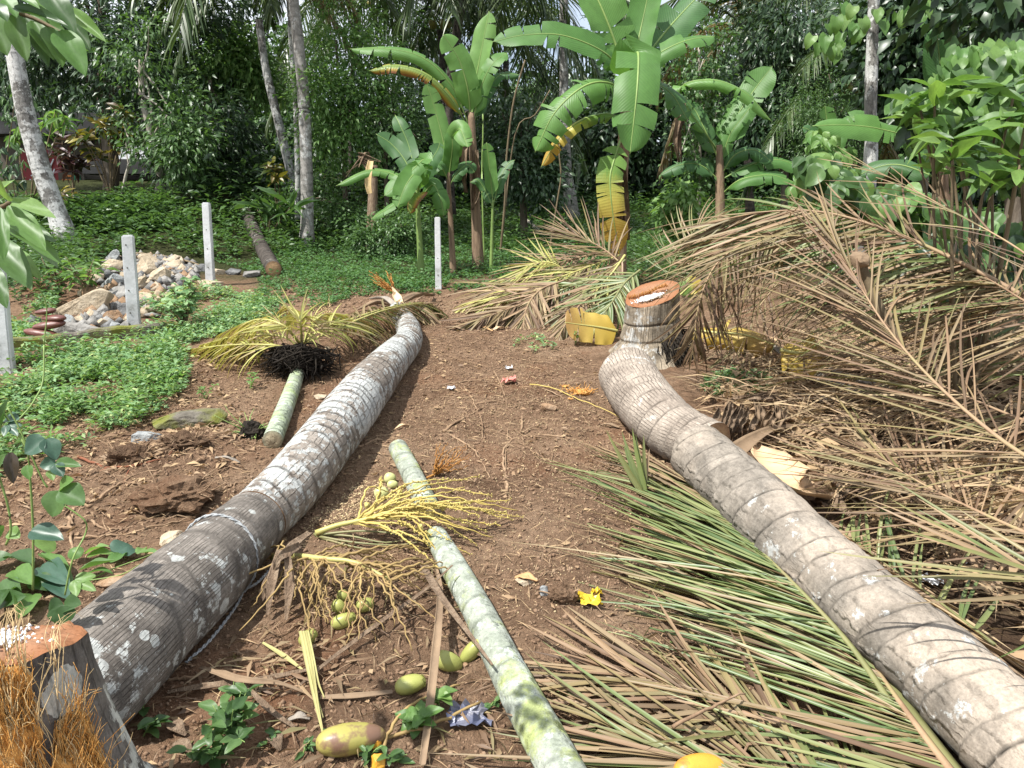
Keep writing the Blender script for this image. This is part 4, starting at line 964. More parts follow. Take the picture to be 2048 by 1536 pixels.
# ------------------------------------------------------------------ ground cover that nobody could count
def cover(name, poly, n, k, L, W, mat, h0, h1, spread, thin=-.30):
    pts = sample(poly, n); P_, D, U = [], [], []
    for p in pts:
        if noise.noise(p*2.1 + V((3, 1, 0))) + .55*noise.noise(p*6) < thin + R.gauss(0, .12): continue
        hh = R.uniform(h0, h1)*(.6 + .8*abs(noise.noise(p*1.3)))
        m = max(2, int(R.gauss(k, 1.5))); a = NR.uniform(0, 6.28, m); lv = NR.uniform(.2, 1, m)
        P_.append(np.stack([p.x + np.cos(a)*spread*lv*.4, p.y + np.sin(a)*spread*lv*.4, p.z + hh*lv], 1)); D.append(np.stack([np.cos(a), np.sin(a), NR.uniform(-.1, .7, m)], 1)); U.append(np.array([0, 0, 1.]) + NR.normal(size=(m, 3))*.35)
    P_, D, U = np.concatenate(P_), np.concatenate(D), np.concatenate(U); s = NR.uniform(.6, 1.3, len(P_))
    tag(ob(name, scatter(P_, D, U, L*s, W*s, M[mat], .15)), kind='stuff')
cover('weed_cover', [(-160, 735), (40, 722), (330, 690), (390, 715), (360, 800), (280, 850), (170, 900), (80, 900), (-10, 960), (-160, 960)], 1700, 9, .04, .018, 'lf_cover', .02, .15, .05, -.02)
cover('weed_cover', [(-160, 735), (40, 720), (330, 685), (382, 720), (330, 790), (200, 830), (-160, 880)], 1300, 9, .046, .020, 'lf_cover', .04, .24, .06, .05)
cover('weed_cover', [(-160, 735), (40, 720), (330, 685), (382, 720), (360, 800), (280, 850), (170, 900), (-10, 960), (-160, 960)], 420, 12, .06, .016, 'lf_lime', .08, .24, .05, -.2)
cover('weed_cover', [(1240, 450), (1460, 440), (1480, 560), (1380, 600), (1240, 560)], 1100, 8, .08, .03, 'lf_mid', .04, .25, .1, -.6)
cover('weed_cover', [(280, 690), (350, 650), (500, 620), (560, 600), (540, 645), (390, 690)], 700, 8, .034, .02, 'lf_cover', .02, .12, .05)
cover('weed_cover', [(290, 610), (420, 580), (520, 600), (530, 640), (340, 682), (275, 668)], 700, 8, .045, .02, 'lf_cover', .03, .2, .06, -.2)
cover('weed_cover', [(-160, 620), (-100, 540), (110, 545), (130, 590), (90, 640), (-100, 690)], 800, 8, .05, .025, 'lf_lawn', .03, .22, .06, -.4)
cover('weed_cover', [(0, 640), (110, 600), (100, 690), (-100, 700), (-160, 640)], 900, 8, .04, .025, 'lf_cover', .03, .16, .05)
cover('weed_cover', [(500, 620), (520, 560), (700, 545), (880, 560), (930, 585), (780, 590), (700, 595), (640, 620), (540, 650)], 1700, 8, .036, .02, 'lf_lawn', .02, .10, .05)
cover('lawn_weeds', [(420, 520), (500, 530), (560, 500), (700, 485), (830, 500), (1100, 480), (1250, 470), (1250, 540), (1000, 580), (880, 590), (640, 570), (520, 555)], 5200, 8, .05, .026, 'lf_lawn', .03, .15, .07)
cover('lawn_weeds', [(-100, 480), (300, 430), (560, 400), (850, 440), (1250, 440), (1700, 470), (1700, 520), (1250, 510), (850, 500), (560, 510), (420, 520), (300, 505), (-100, 560)], 9000, 7, .10, .042, 'lf_mid', .04, .36, .14, -.5)
cover('undergrowth', [(340, 400), (600, 370), (900, 390), (1300, 395), (1800, 400), (1800, 445), (1250, 455), (850, 455), (560, 440), (350, 455)], 4200, 8, .17, .06, 'lf_mid', .1, .8, .3, -.5)
cover('undergrowth', [(-200, 450), (60, 412), (340, 402), (350, 455), (300, 465), (-200, 500)], 1600, 8, .15, .05, 'lf_mid', .05, .4, .3, -.5)
cover('undergrowth', [(380, 395), (600, 365), (1300, 390), (2300, 395), (2300, 420), (1250, 425), (560, 420), (380, 425)], 3600, 8, .26, .09, 'lf_dark', .2, 1.3, .4, -.6)
cover('weed_cover', [(1400, 770), (1440, 745), (1540, 755), (1530, 790), (1430, 795)], 130, 8, .04, .026, 'lf_cover', .02, .07, .05)
cover('weed_cover', [(1010, 690), (1080, 670), (1100, 700), (1050, 715)], 60, 7, .03, .018, 'lf_cover', .02, .07, .04)
cover('undergrowth', [(1380, 520), (1500, 420), (1700, 400), (2300, 420), (2400, 640), (1900, 600), (1600, 540)], 1900, 8, .11, .07, 'lf_mid', .1, .7, .2)
cover('undergrowth', [(-60, 620), (-100, 480), (60, 500), (200, 500), (180, 580), (100, 620)], 500, 8, .10, .035, 'lf_mid', .1, .45, .15)

# ------------------------------------------------------------------ leafy weeds near the camera
def weed(u, v, hpx, label, n, L, mat='lf_bright', kind='ovate', wr=.5, spread=.5, cat='weed'):
    p = gp(u, v); s = depth(p)/FPX; t = thing('weed', label, 'weed', p, 'small green weeds')
    H = hpx*s; ns = max(1, n//7)
    for k in range(ns):
        a = R.uniform(0, 6.28); tip = p + V((math.cos(a)*spread*H*R.uniform(.2, 1), math.sin(a)*spread*H*R.uniform(.2, 1), H*R.uniform(.6, 1))); pts = catmull([p, p.lerp(tip, .5) + V((0, 0, .15*H)), tip], 7)
        v_, f_, u_, _ = sweep(pts, list(lerp_list([.0025, .0012], 7)), 5); ob('stem', mesh(v_, f_, M['stem_green']), t)
        for m in range(n//ns):
            f = R.uniform(.3, 1); q = pts[min(6, int(f*6.2))]; b = R.uniform(0, 6.28); d = V((math.cos(b), math.sin(b), R.uniform(-.1, .6))); l = L*R.uniform(.7, 1.2)
            put_leaf(t, kind, mat, q, d, V((0, -.2, 1)) + rv(.3), l, l*wr)
weed(462, 1500, 110, 'bushy light green weed at the bottom left of the soil', 60, .06, 'lf_mid', 'ovate', .5, .9)
weed(430, 1530, 60, 'low green weed just left below the bushy one', 26, .05, 'lf_mid', 'ovate', .5, 1.2)
weed(290, 1425, 60, 'broad leaved weed between stump and dark log', 14, .065, 'lf_mid', 'ovate', .6, .8)
weed(285, 1475, 45, 'small weed touching the near stump', 9, .055, 'lf_mid', 'ovate', .6, .8)
weed(838, 1450, 55, 'green weed beside the brown leaf strip', 18, .06, 'lf_bright', 'ovate', .6, .9)
weed(880, 1420, 60, 'taller weed sprig behind the brown leaf strip', 9, .055, 'lf_bright', 'ovate', .65, .5)
weed(605, 1510, 30, 'tiny weed left of the big browned coconut', 12, .03, 'lf_mid', 'ovate', .45, 1)
weed(660, 1500, 30, 'tiny weed in front of the big browned coconut', 12, .03, 'lf_mid', 'ovate', .45, 1)
weed(735, 1520, 40, 'tiny weed among the orange flower nuts', 14, .035, 'lf_mid', 'ovate', .45, 1)
weed(790, 1530, 40, 'small weed at the bottom edge right of the orange nuts', 14, .04, 'lf_mid', 'ovate', .45, 1)
weed(975, 1425, 30, 'tiny weed left of the areca trunk', 9, .03, 'lf_mid', 'ovate', .5, 1)
weed(1275, 1450, 30, 'pale weed poking through the brown frond', 9, .04, 'lf_lime', 'ovate', .5, 1)
weed(530, 1490, 30, 'tiny weed right of the bushy light green weed', 9, .03, 'lf_mid', 'ovate', .5, 1)
weed(965, 648, 26, 'pale green weed on the far end of the path', 14, .04, 'lf_cover', 'ovate', .5, .9)
weed(1105, 700, 22, 'small weed under the brown hanging frond', 14, .035, 'lf_cover', 'ovate', .5, 1)
weed(1150, 690, 40, 'yellowish weed beside the yellow banana scrap', 22, .04, 'lf_lime', 'ovate', .4, .7)
weed(500, 780, 40, 'little weed with yellow leaves left of the black fibre mass', 26, .035, 'lf_lime', 'ovate', .5, 1)
weed(410, 800, 36, 'yellow green weed at the edge of the weed patch', 24, .035, 'lf_lime', 'ovate', .5, 1)
def bush(label, u, v, hpx, wpx, n, L, mat, kind='ovate', wr=.45, group=None, name='shrub', Y=None, stems=7, droop=.1, up=.4, cat='shrub', branch='stem_brown'):
    """open shrub: stems with every leaf a part of its own"""
    p = gp(u, v) if Y is None else V((at(u, v, Y).x, Y, gz(at(u, v, Y).x, Y))); s = depth(p)/FPX; H = hpx*s; Wd = wpx*s*.5; t = thing(name, label, cat, p, group); tips = []
    if Y is not None: H = at(u, v, Y).z - p.z + hpx*s
    for k in range(stems):
        a = 2*PI*k/stems + R.uniform(-.4, .4); rr = Wd*R.uniform(.25, .95); tip = p + V((math.cos(a)*rr, math.sin(a)*rr*.8, H*R.uniform(.55, 1)*(1.15 - .35*rr/max(.01, Wd)))); P_ = catmull([p, p.lerp(tip, .5) + V((0, 0, .12*H)) + rv(.03), tip], 10); tips.append(P_)
        v_, f_, u_, _ = sweep(P_, list(lerp_list([.010, .003], 10)), 5); ob('stem', mesh(v_, f_, M[branch]), t)
    for k in range(n):
        P_ = tips[k % stems]; f = R.uniform(.28, 1.0)**.7; q = P_[min(9, int(f*9.9))] + rv(.03); b = R.uniform(0, 6.28); d = V((math.cos(b), math.sin(b), R.uniform(-.3, 1)*up - droop)); l = L*R.uniform(.6, 1.2)
        put_leaf(t, kind, mat, q + d*l*.15, d, V((0, -.35, 1)) + rv(.35), l, l*wr)
    return t
bush('pale green leafy shrub beside the rock heap', 372, 660, 110, 130, 260, .075, 'lf_cover', 'ovate', .5, None, 'shrub', None, 14, .15)
bush('bright narrow leaved plant left of the rock heap', 172, 600, 95, 110, 70, .13, 'lf_bright', 'lance', .26, None, 'shrub', None, 8, .25)
bush('bright narrow leaved sprig behind the lower left leaf cluster', 110, 560, 60, 90, 40, .13, 'lf_mid', 'lance', .26, None, 'shrub', None, 6, .25)

# ------------------------------------------------------------------ big near leaves on the left edge
def pix_leaf(t, kind, mat, b, tp, wpx, Yb, Yt, face=V((.2, -.8, .6)), var=None, name='leaf'):
    p, q = at(b[0], b[1], Yb), at(tp[0], tp[1], Yt); L = (q - p).length; W = wpx*depth(p.lerp(q, .5))/FPX*1.1
    put_leaf(t, kind, mat, p, q - p, face + rv(.25), L*1.05, W, 0 if var is None else var, name)
p0 = at(-60, 0, 1.35); t = thing('leafy_branch', 'leafy branch with big glossy leaves hanging in at the top left corner', 'branch', p0)
TOPW = 1.22
ob('twig', tube([p0, at(0, 12, 1.32), at(35, 25, 1.3), at(80, 42, 1.3), at(128, 68, 1.28)], .005, .002, M['stem_brown'], 6, 14), t)
for (b, tp, wd, m, dy) in [((28, 30), (52, 118), 34, 'lf_mid', 0), ((50, 36), (95, 128), 34, 'lf_mid', .02), ((66, 42), (106, 116), 32, 'lf_bright', 0), ((95, 55), (124, 130), 34, 'lf_bright', -.02), ((118, 62), (168, 146), 44, 'lf_lime', -.04),
                          ((28, 16), (130, 48), 24, 'lf_mid', -.03), ((90, -14), (148, 64), 42, 'lf_mid', .03), ((138, 20), (208, 80), 24, 'lf_lime', .05), ((130, 28), (178, 96), 28, 'lf_mid', .08), ((0, -8), (32, 32), 30, 'lf_lime', 0),
                          ((-25, 18), (12, 106), 46, 'lf_mid', .02), ((8, -18), (76, 14), 30, 'lf_bright', -.03), ((-20, 8), (13, 40), 30, 'lf_mid', -.05), ((80, -5), (96, 40), 26, 'lf_lime', .07), ((60, 30), (140, 75), 24, 'lf_bright', .06)]:
    pix_leaf(t, 'ovate', m, b, tp, wd*TOPW, 1.3 + dy, 1.28 + dy)
p0 = at(-60, 425, 1.55); t = thing('leafy_branch', 'drooping cluster of long green leaves at the left edge below the spotted palm', 'branch', p0)
ob('twig', tube([p0, at(0, 415, 1.5), at(18, 405, 1.48)], .007, .004, M['stem_brown'], 6, 8), t)
for (b, tp, wd, m, dy) in [((16, 398), (105, 432), 30, 'lf_lime', 0), ((16, 412), (86, 494), 38, 'lf_bright', -.05), ((8, 425), (104, 480), 28, 'lf_mid', .08), ((12, 440), (118, 522), 36, 'lf_bright', .05), ((-12, 470), (58, 572), 44, 'lf_mid', -.08),
                          ((0, 415), (6, 515), 26, 'lf_bright', -.1), ((18, 402), (-8, 352), 30, 'lf_lime', -.05), ((-30, 430), (30, 470), 40, 'lf_mid', .1), ((60, 478), (112, 530), 26, 'lf_mid', .12), ((-20, 400), (24, 360), 24, 'lf_lime', .03), ((-30, 520), (10, 610), 34, 'lf_mid', 0), ((40, 500), (78, 556), 18, 'lf_lime', .15)]:
    pix_leaf(t, 'lance', m, b, tp, wd*1.15, 1.5 + dy, 1.44 + dy)
p0 = gp(70, 1210); t = thing('climbing_vine', 'climbing vine with lobed leaves at the lower left edge', 'vine', p0)
for pts, r in [([(66, 1180, 2.0), (66, 1050, 2.0), (58, 930, 2.0), (50, 890, 2.0), (0, 815, 2.05), (-30, 770, 2.05)], .0035), ([(88, 690, 2.3), (86, 760, 2.25), (72, 795, 2.2), (48, 828, 2.15), (0, 872, 2.1), (-40, 900, 2.1)], .0028), ([(95, 975, 2.0), (85, 960, 2.0), (60, 905, 2.0), (35, 850, 2.0), (15, 815, 2.0)], .003),
               ([(130, 1190, 1.95), (145, 1120, 1.95), (170, 1070, 2.0), (172, 1045, 2.0), (150, 1025, 2.0), (110, 1000, 2.0)], .0028), ([(12, 1090, 1.95), (22, 1060, 1.95), (15, 1010, 1.95), (0, 960, 1.95), (-20, 900, 1.95)], .0035), ([(88, 690, 2.3), (90, 600, 2.3), (30, 530, 2.2)], .002)]:
    ob('stem', tube([at(u, v, Y) for u, v, Y in pts], r, r*.8, M['stem_green'], 5, 22), t)
for (b, tp, wd, k, m, Y) in [((92, 880), (50, 905), 42, 'ovate', 'lf_blue', 2.0), ((92, 878), (112, 918), 34, 'ovate', 'lf_blue', 2.0), ((112, 925), (80, 932), 26, 'ovate', 'lf_blue', 1.98), ((112, 925), (160, 932), 22, 'ovate', 'lf_mid', 1.98), ((112, 928), (125, 952), 24, 'ovate', 'lf_blue', 1.97),
                             ((120, 982), (104, 1032), 46, 'ovate', 'lf_mid', 1.95), ((124, 978), (166, 1008), 46, 'ovate', 'lf_mid', 1.94), ((120, 975), (145, 960), 30, 'ovate', 'lf_bright', 1.96), ((62, 1062), (124, 1078), 40, 'ovate', 'lf_blue', 1.97), ((8, 842), (36, 838), 30, 'ovate', 'lf_blue', 2.05), ((0, 870), (14, 800), 30, 'ovate', 'lf_mid', 2.05),
                             ((15, 850), (35, 870), 26, 'lobe', 'lf_blue', 2.02), ((55, 930), (58, 958), 20, 'ovate', 'lf_lime', 2.0), ((22, 905), (26, 965), 24, 'ovate', 'lf_croton_dark', 2.0), ((100, 940), (106, 960), 16, 'ovate', 'lf_lime', 2.0), ((128, 1210), (98, 1225), 40, 'ovate', 'lf_mid', 1.9), ((128, 1210), (160, 1208), 34, 'ovate', 'lf_mid', 1.9), ((126, 1212), (125, 1250), 46, 'ovate', 'lf_mid', 1.88),
                             ((150, 1160), (190, 1180), 36, 'lobe', 'lf_bright', 1.95), ((20, 1060), (38, 1075), 26, 'ovate', 'lf_lime', 1.97), ((0, 1075), (-20, 1060), 36, 'ovate', 'lf_mid', 1.95), ((-10, 960), (8, 910), 36, 'ovate', 'lf_mid', 1.95)]:
    pix_leaf(t, k, m, b, tp, wd*1.1, Y, Y - .02, V((.1, -.75, .7)))
t = thing('cut_leaf_pile', 'pile of freshly cut pale green leaves behind the dark log', 'leaf pile', gp(200, 1140))
for (b, tp, wd, m) in [((172, 1108), (210, 1082), 26, 'lf_lime'), ((175, 1112), (222, 1098), 24, 'lf_bright'), ((80, 1108), (145, 1140), 24, 'lf_bright'), ((160, 1140), (225, 1120), 22, 'lf_mid'), ((168, 1150), (222, 1125), 18, 'lf_lime'), ((222, 1125), (252, 1095), 26, 'lf_lime'), ((225, 1105), (262, 1082), 40, 'lf_blue'), ((245, 1110), (278, 1095), 30, 'lf_blue'), ((275, 1108), (292, 1082), 16, 'lf_lime'), ((80, 1135), (130, 1155), 44, 'lf_blue'),
                       ((20, 1110), (62, 1125), 40, 'lf_mid'), ((30, 1140), (60, 1165), 40, 'lf_bright'), ((60, 1160), (105, 1165), 34, 'lf_mid'), ((0, 1165), (35, 1200), 44, 'lf_mid'), ((20, 1180), (-15, 1215), 40, 'lf_mid'), ((100, 1150), (130, 1190), 36, 'lf_blue'), ((-20, 1130), (18, 1110), 40, 'lf_mid'), ((65, 1190), (40, 1230), 40, 'lf_bright'), ((110, 1100), (70, 1082), 30, 'lf_bright'), ((280, 1105), (320, 1100), 12, 'lf_bright'), ((0, 1210), (40, 1190), 36, 'lf_mid'), ((160, 1115), (140, 1095), 26, 'lf_bright')]:
    p, q = gp(*b, .03), gp(*tp, R.uniform(.03, .09)); W = wd*depth(p)/FPX*1.2
    put_leaf(t, 'ovate', m, p, q - p, V((0, -.3, 1)) + rv(.4), (q - p).length*1.1, W)
for px in [[(160, 1170), (220, 1140), (300, 1110), (322, 1098)], [(150, 1165), (240, 1150), (280, 1128)]]:
    ob('stalk', tube(gpath(px, .03), .003, .0015, M['stem_green'], 5, 10), t)
# ------------------------------------------------------------------ cut palm fronds
FG = 'cut palm fronds on the ground'
CAMUP = lambda p: (CAM - p).normalized()*.55 + V((0, 0, .8))
def fthing(label, base, cat='palm frond', name='palm_frond', group=FG): return thing(name, label, cat, base, group)
def apts(l): return [at(u, v, Y) for u, v, Y in l]
# the two big dry fronds on the right
P = apts([(2130, 640, 3.5), (1960, 545, 3.75), (1800, 470, 4.0), (1650, 425, 4.2), (1520, 425, 4.35), (1425, 450, 4.4)])
t = fthing('big brown dry frond arching left at the top of the right-hand heap', P[0]); frond(t, P, 110, .86, ('fr_dry', 'fr_dry', 'fr_half'), 'rachis_dry', CAMUP, 60, 8, .02, -.14, .018, .06, (1, 1, 2, 2), .10, (-1, 1), None, False, (1.1, .7))
P = apts([(2150, 700, 4.0), (1960, 560, 4.2), (1800, 500, 4.5), (1660, 470, 4.7), (1540, 480, 4.9), (1440, 520, 5.0)])
t = fthing('half green frond with hanging leaflets behind the arching brown frond', P[0]); frond(t, P, 110, .8, ('fr_half', 'fr_dry', 'fr_green'), 'rachis_green', CAMUP, 75, 25, .018, -.34, .016, .05, (1, 2, 2, 3), .10, (-1, 1), None, False, (1, .6))
P = apts([(2190, 620, 3.0), (2040, 500, 3.3), (1900, 420, 3.6), (1790, 360, 3.9), (1710, 330, 4.1)])
t = fthing('thin spiky dry frond rising at the right edge', P[0]); frond(t, P, 16, .5, 'fr_dry', 'rachis_dry', CAMUP, 40, 10, .008, .0, .008, .05, (0, 0, 1, 4), .16, (-1, 1), None, False, (1, .8))
P = apts([(2140, 960, 2.35), (2010, 885, 2.6), (1870, 765, 2.95), (1770, 650, 3.3), (1705, 545, 3.6), (1665, 470, 3.8)])
t = fthing('largest dry frond sweeping up across the right-hand heap', P[0]); frond(t, P, 70, .95, 'fr_dry', 'rachis_dry', CAMUP, 44, 8, .012, -.06, .012, .05, (1, 1, 2, 4), .13, (-1, 1), None, False, (1, .8))
P = apts([(2160, 1120, 2.0), (2060, 1070, 2.2), (1950, 1020, 2.45), (1840, 965, 2.7), (1740, 900, 2.95)])
t = fthing('lower dry frond with level brown leaflets right of the tan sheath', P[0]); frond(t, P, 32, .72, 'fr_dry', 'rachis_dry', CAMUP, 60, 14, .012, .03, .014, .05, (0, 0, 1, 4), .10)
P = apts([(1660, 450, 5.0), (1530, 470, 4.9), (1440, 520, 4.8), (1400, 600, 4.7), (1385, 700, 4.65)])
t = fthing('grey drooping frond hanging in front of the stump right side', P[0]); frond(t, P, 60, .55, 'fr_dry', 'rachis_dry', CAMUP, 70, 20, .012, -.35, .016, .15, (2, 2, 3, 1), .10)
P = apts([(1560, 560, 5.4), (1500, 640, 5.3), (1450, 740, 5.15)])
t = fthing('fan of straight grey leaflets between stump and yellow banana leaf', P[0]); frond(t, P, 26, .6, 'fr_dry', 'rachis_dry', CAMUP, 55, 15, .008, -.1, .014, .0, (0, 0, 1), .14)
P = apts([(1330, 560, 7.6), (1360, 500, 7.6), (1400, 450, 7.6), (1450, 430, 7.5)])
t = fthing('upright sparse green frond standing behind the stump', P[0]); frond(t, P, 26, .45, 'fr_half', 'rachis_green', CAMUP, 75, 30, .010, .0, .018, .05, (0, 1, 1), .1)
P = gpath([(1990, 830, .06), (1850, 830, .10), (1740, 835, .12), (1640, 855, .10), (1580, 880, .05)])
t = fthing('curled straw coloured frond lying below the grey sheath', P[0]); frond(t, P, 40, .42, 'fr_tan', 'rachis_dry', V((0, -.3, 1)), 65, 20, .012, .02, .02, .05, (2, 3, 3, 1), .15)
P = gpath([(2300, 760, .05), (2100, 740, .15), (1960, 700, .15), (1840, 660, .15)])
t = fthing('straw coloured frond crossing at the right edge behind the largest frond', P[0]); frond(t, P, 36, .6, 'fr_tan', 'rachis_dry', V((0, -.3, 1)), 60, 20, .012, .0, .022, .05, (1, 2, 3), .2)
for lab, pp, n_, L_, mt in [('olive frond slumped low behind the largest dry frond', [(2150, 760, 3.6), (2000, 690, 3.9), (1850, 640, 4.2), (1720, 600, 4.5), (1600, 590, 4.7)], 80, .75, ('fr_half', 'fr_dry')),
   ('dark brown frond at the right edge under the spiky dry frond', [(2200, 680, 3.2), (2080, 620, 3.4), (1980, 560, 3.7), (1900, 520, 3.9)], 60, .7, ('fr_dry',)),
   ('grey brown frond lying across the middle of the right-hand heap', [(2160, 880, 3.2), (2020, 830, 3.5), (1880, 770, 3.8), (1760, 720, 4.1), (1640, 700, 4.4)], 80, .7, ('fr_dry', 'fr_tan', 'fr_dry')),
   ('thin dry frond with sagging leaflets beside the tan sheath', [(2120, 1010, 2.3), (1980, 960, 2.6), (1840, 920, 2.9), (1720, 900, 3.1)], 60, .6, ('fr_tan', 'fr_dry'))]:
    P = apts(pp); t = fthing(lab, P[0]); frond(t, P, n_, L_, mt, 'rachis_dry', CAMUP, 56, 10, .012, -.26, .014, .05, (1, 2, 2, 3), .16, (-1, 1), None, False, (1, .7))
# fronds in front of the near right log
P = gpath([(1935, 1575, .03), (1862, 1480, .04), (1772, 1360, .04), (1675, 1255, .05), (1570, 1140, .06), (1480, 1045, .05), (1410, 985, .05), (1350, 950, .04)])
t = fthing('long green frond lying along the left side of the tan log', P[0]); frond(t, P, 180, 1.12, ('fr_half', 'fr_dry', 'fr_half', 'fr_green', 'fr_dry'), 'rachis_green', V((0, 0, 1)), 44, 12, .022, .02, .014, .10, (0, 0, 1, 4), .08, (-1,), None, True)
P = gpath([(1790, 1420, .05), (1700, 1290, .10), (1600, 1180, .12), (1500, 1080, .11), (1430, 1015, .09)])
t = fthing('bright green frond on top of the long one beside the tan log', P[0]); frond(t, P, 95, .95, ('fr_green', 'fr_half', 'fr_green'), 'rachis_green', V((0, 0, 1)), 40, 10, .013, .03, .014, .05, (0, 0, 1, 4), .10, (-1,), None, True)
P = gpath([(2010, 1680, .05), (1900, 1540, .05), (1810, 1420, .06), (1740, 1320, .06), (1690, 1250, .05)])
t = fthing('brown and green frond with wide flat leaflets at the bottom right', P[0]); frond(t, P, 125, .92, ('fr_half', 'fr_dry', 'fr_half', 'fr_green'), 'rachis_dry', V((0, 0, 1)), 74, 30, .018, .02, .016, .05, (0, 0, 0, 1, 4), .06, (-1,), None, True)
P = gpath([(1850, 1760, .03), (1700, 1640, .04), (1560, 1570, .05), (1420, 1530, .05), (1290, 1500, .04)])
t = fthing('brown frond along the bottom edge left of the tan log', P[0]); frond(t, P, 80, .7, ('fr_dry', 'fr_half'), 'rachis_dry', V((0, 0, 1)), 44, 8, .012, .02, .015, .05, (0, 0, 1, 4), .08, (-1, 1), None, True)
P = gpath([(1640, 1500, .02), (1480, 1420, .03), (1330, 1370, .03), (1200, 1340, .03)])
t = fthing('thin brown frond lying under the bright green one', P[0]); frond(t, P, 40, .5, 'fr_dry', 'rachis_dry', V((0, 0, 1)), 40, 8, .010, .02, .02, .0, (0, 0, 1, 4), .06, (-1, 1), None, True)
P = gpath([(1560, 1010, .03), (1660, 1075, .03), (1790, 1180, .03), (1930, 1290, .03), (2080, 1410, .03)])
t = fthing('orange brown frond pressed under the right side of the tan log', P[0]); frond(t, P, 54, .48, 'fr_tan', 'rachis_dry', V((0, 0, 1)), 24, 6, .012, .02, .028, .0, (0, 0, 0, 1), .05, (-1,), None, True)
P = gpath([(1990, 1290, .04), (1860, 1190, .05), (1760, 1120, .05), (1680, 1060, .04)])
t = fthing('green and straw frond tips standing right of the tan log', P[0]); frond(t, P, 22, .34, 'fr_green', 'rachis_green', V((0, 0, 1)), 55, 30, .008, .5, .018, .1, (0, 1, 4), .25, (1,))
P = apts([(2230, 1190, 1.75), (2120, 1160, 1.8), (2030, 1130, 1.85)])
t = fthing('green leaflets of a frond reaching in low at the right edge', P[0]); frond(t, P, 9, .5, 'fr_half', 'rachis_green', CAMUP, 40, 8, .010, .0, .014, .0, (0, 0, 1), .16)
t = thing('leaflet_fan', 'small upright fan of pale green leaflets left of the ringed log', 'palm leaf', gp(1290, 985), FG); b0 = gp(1288, 985, .02)
for (u, v, m) in [(1205, 862, 'fr_half'), (1218, 880, 'fr_green'), (1236, 868, 'fr_green'), (1250, 862, 'fr_half'), (1262, 872, 'fr_green'), (1240, 890, 'fr_green'), (1280, 875, 'fr_half'), (1296, 895, 'fr_half'), (1228, 905, 'fr_green')]:
    q = at(u, v, b0.y + .06); put_leaflet(t, m, b0 + rv(.01), q - b0, V((R.uniform(-.4, .4), -1, .2)), (q - b0).length, .026, 0)
# heap of fronds left of the tall stump
def heap(label, px, n, L, mat, rm, a0, a1, hang, W=.03, droop=(1, 2, 2, 3), r0=.014, jit=.14):
    P = apts(px); t = fthing(label, P[0]); frond(t, P, n, L, mat, rm, CAMUP, a0, a1, r0, hang, W, .08, droop, jit)
heap('brown frond slumped at the front left of the frond heap', [(1120, 590, 6.9), (1070, 600, 6.8), (1010, 620, 6.6), (960, 640, 6.4)], 50, .6, 'fr_dry', 'rachis_dry', 50, 10, -.35, .026, (1, 2, 3))
heap('brown tangled frond hanging at the front right of the frond heap', [(1200, 580, 6.8), (1160, 610, 6.5), (1130, 650, 6.2), (1110, 690, 6.0)], 50, .5, 'fr_dry', 'rachis_dry', 60, 15, -.4, .024, (2, 2, 3))
heap('yellowish frond reaching left from the banana stem to the path', [(1240, 510, 7.9), (1160, 540, 7.6), (1080, 568, 7.4), (1000, 594, 7.2), (920, 620, 7.1)], 80, .6, ('fr_yellow', 'fr_dry', 'fr_half', 'fr_yellow'), 'rachis_yellow', 40, 8, -.2, .020, (1, 2, 2))
heap('brown frond lying left over the weeds behind the frond heap', [(1230, 500, 8.2), (1120, 525, 8.1), (1020, 570, 7.8), (930, 610, 7.5)], 44, .7, 'fr_dry', 'rachis_dry', 45, 8, -.15, .026, (0, 1, 2))
heap('pinkish brown frond hanging down in the middle of the frond heap', [(1130, 560, 7.1), (1080, 580, 6.9), (1052, 620, 6.6), (1045, 690, 6.3)], 90, .75, ('fr_dry', 'fr_dry', 'fr_tan'), 'rachis_dry', 55, 10, -.35, .024, (1, 2, 2))
heap('green and brown frond hanging down towards the yellow banana scrap', [(1250, 520, 7.2), (1190, 570, 6.9), (1140, 620, 6.6), (1105, 690, 6.3)], 90, .7, ('fr_half', 'fr_dry'), 'rachis_green', 50, 12, -.38, .024, (1, 2, 2))
heap('grey green broad frond at the back of the frond heap', [(1215, 560, 7.3), (1150, 570, 7.1), (1090, 600, 6.9), (1050, 640, 6.7)], 44, .65, 'fr_green', 'rachis_green', 60, 20, -.35, .03, (1, 2, 2))
heap('yellow ribbed frond leaning from the banana stem over the heap', [(1250, 510, 6.9), (1225, 545, 6.8), (1190, 585, 6.7), (1160, 620, 6.6)], 60, .45, ('fr_yellow', 'fr_dry', 'fr_half'), 'rachis_yellow', 40, 10, -.35, .020, (1, 2, 3))
heap('dark green frond hanging between the heap and the tall stump', [(1280, 540, 6.6), (1250, 565, 6.5), (1220, 610, 6.3), (1190, 650, 6.2)], 40, .5, 'fr_green', 'rachis_green', 70, 20, -.3, .022, (1, 1, 2))
heap('brown spiky frond fanned upward at the top of the frond heap', [(1240, 525, 7.6), (1210, 500, 7.7), (1170, 478, 7.8), (1130, 465, 7.9)], 30, .6, 'fr_dry', 'rachis_dry', 55, 10, .05, .02, (0, 0, 1))
heap('small yellow green frond at the left back of the frond heap', [(1130, 540, 8.0), (1100, 525, 8.0), (1060, 530, 8.0), (1030, 560, 7.9)], 30, .5, 'fr_yellow', 'rachis_yellow', 60, 20, -.1, .022, (0, 1))
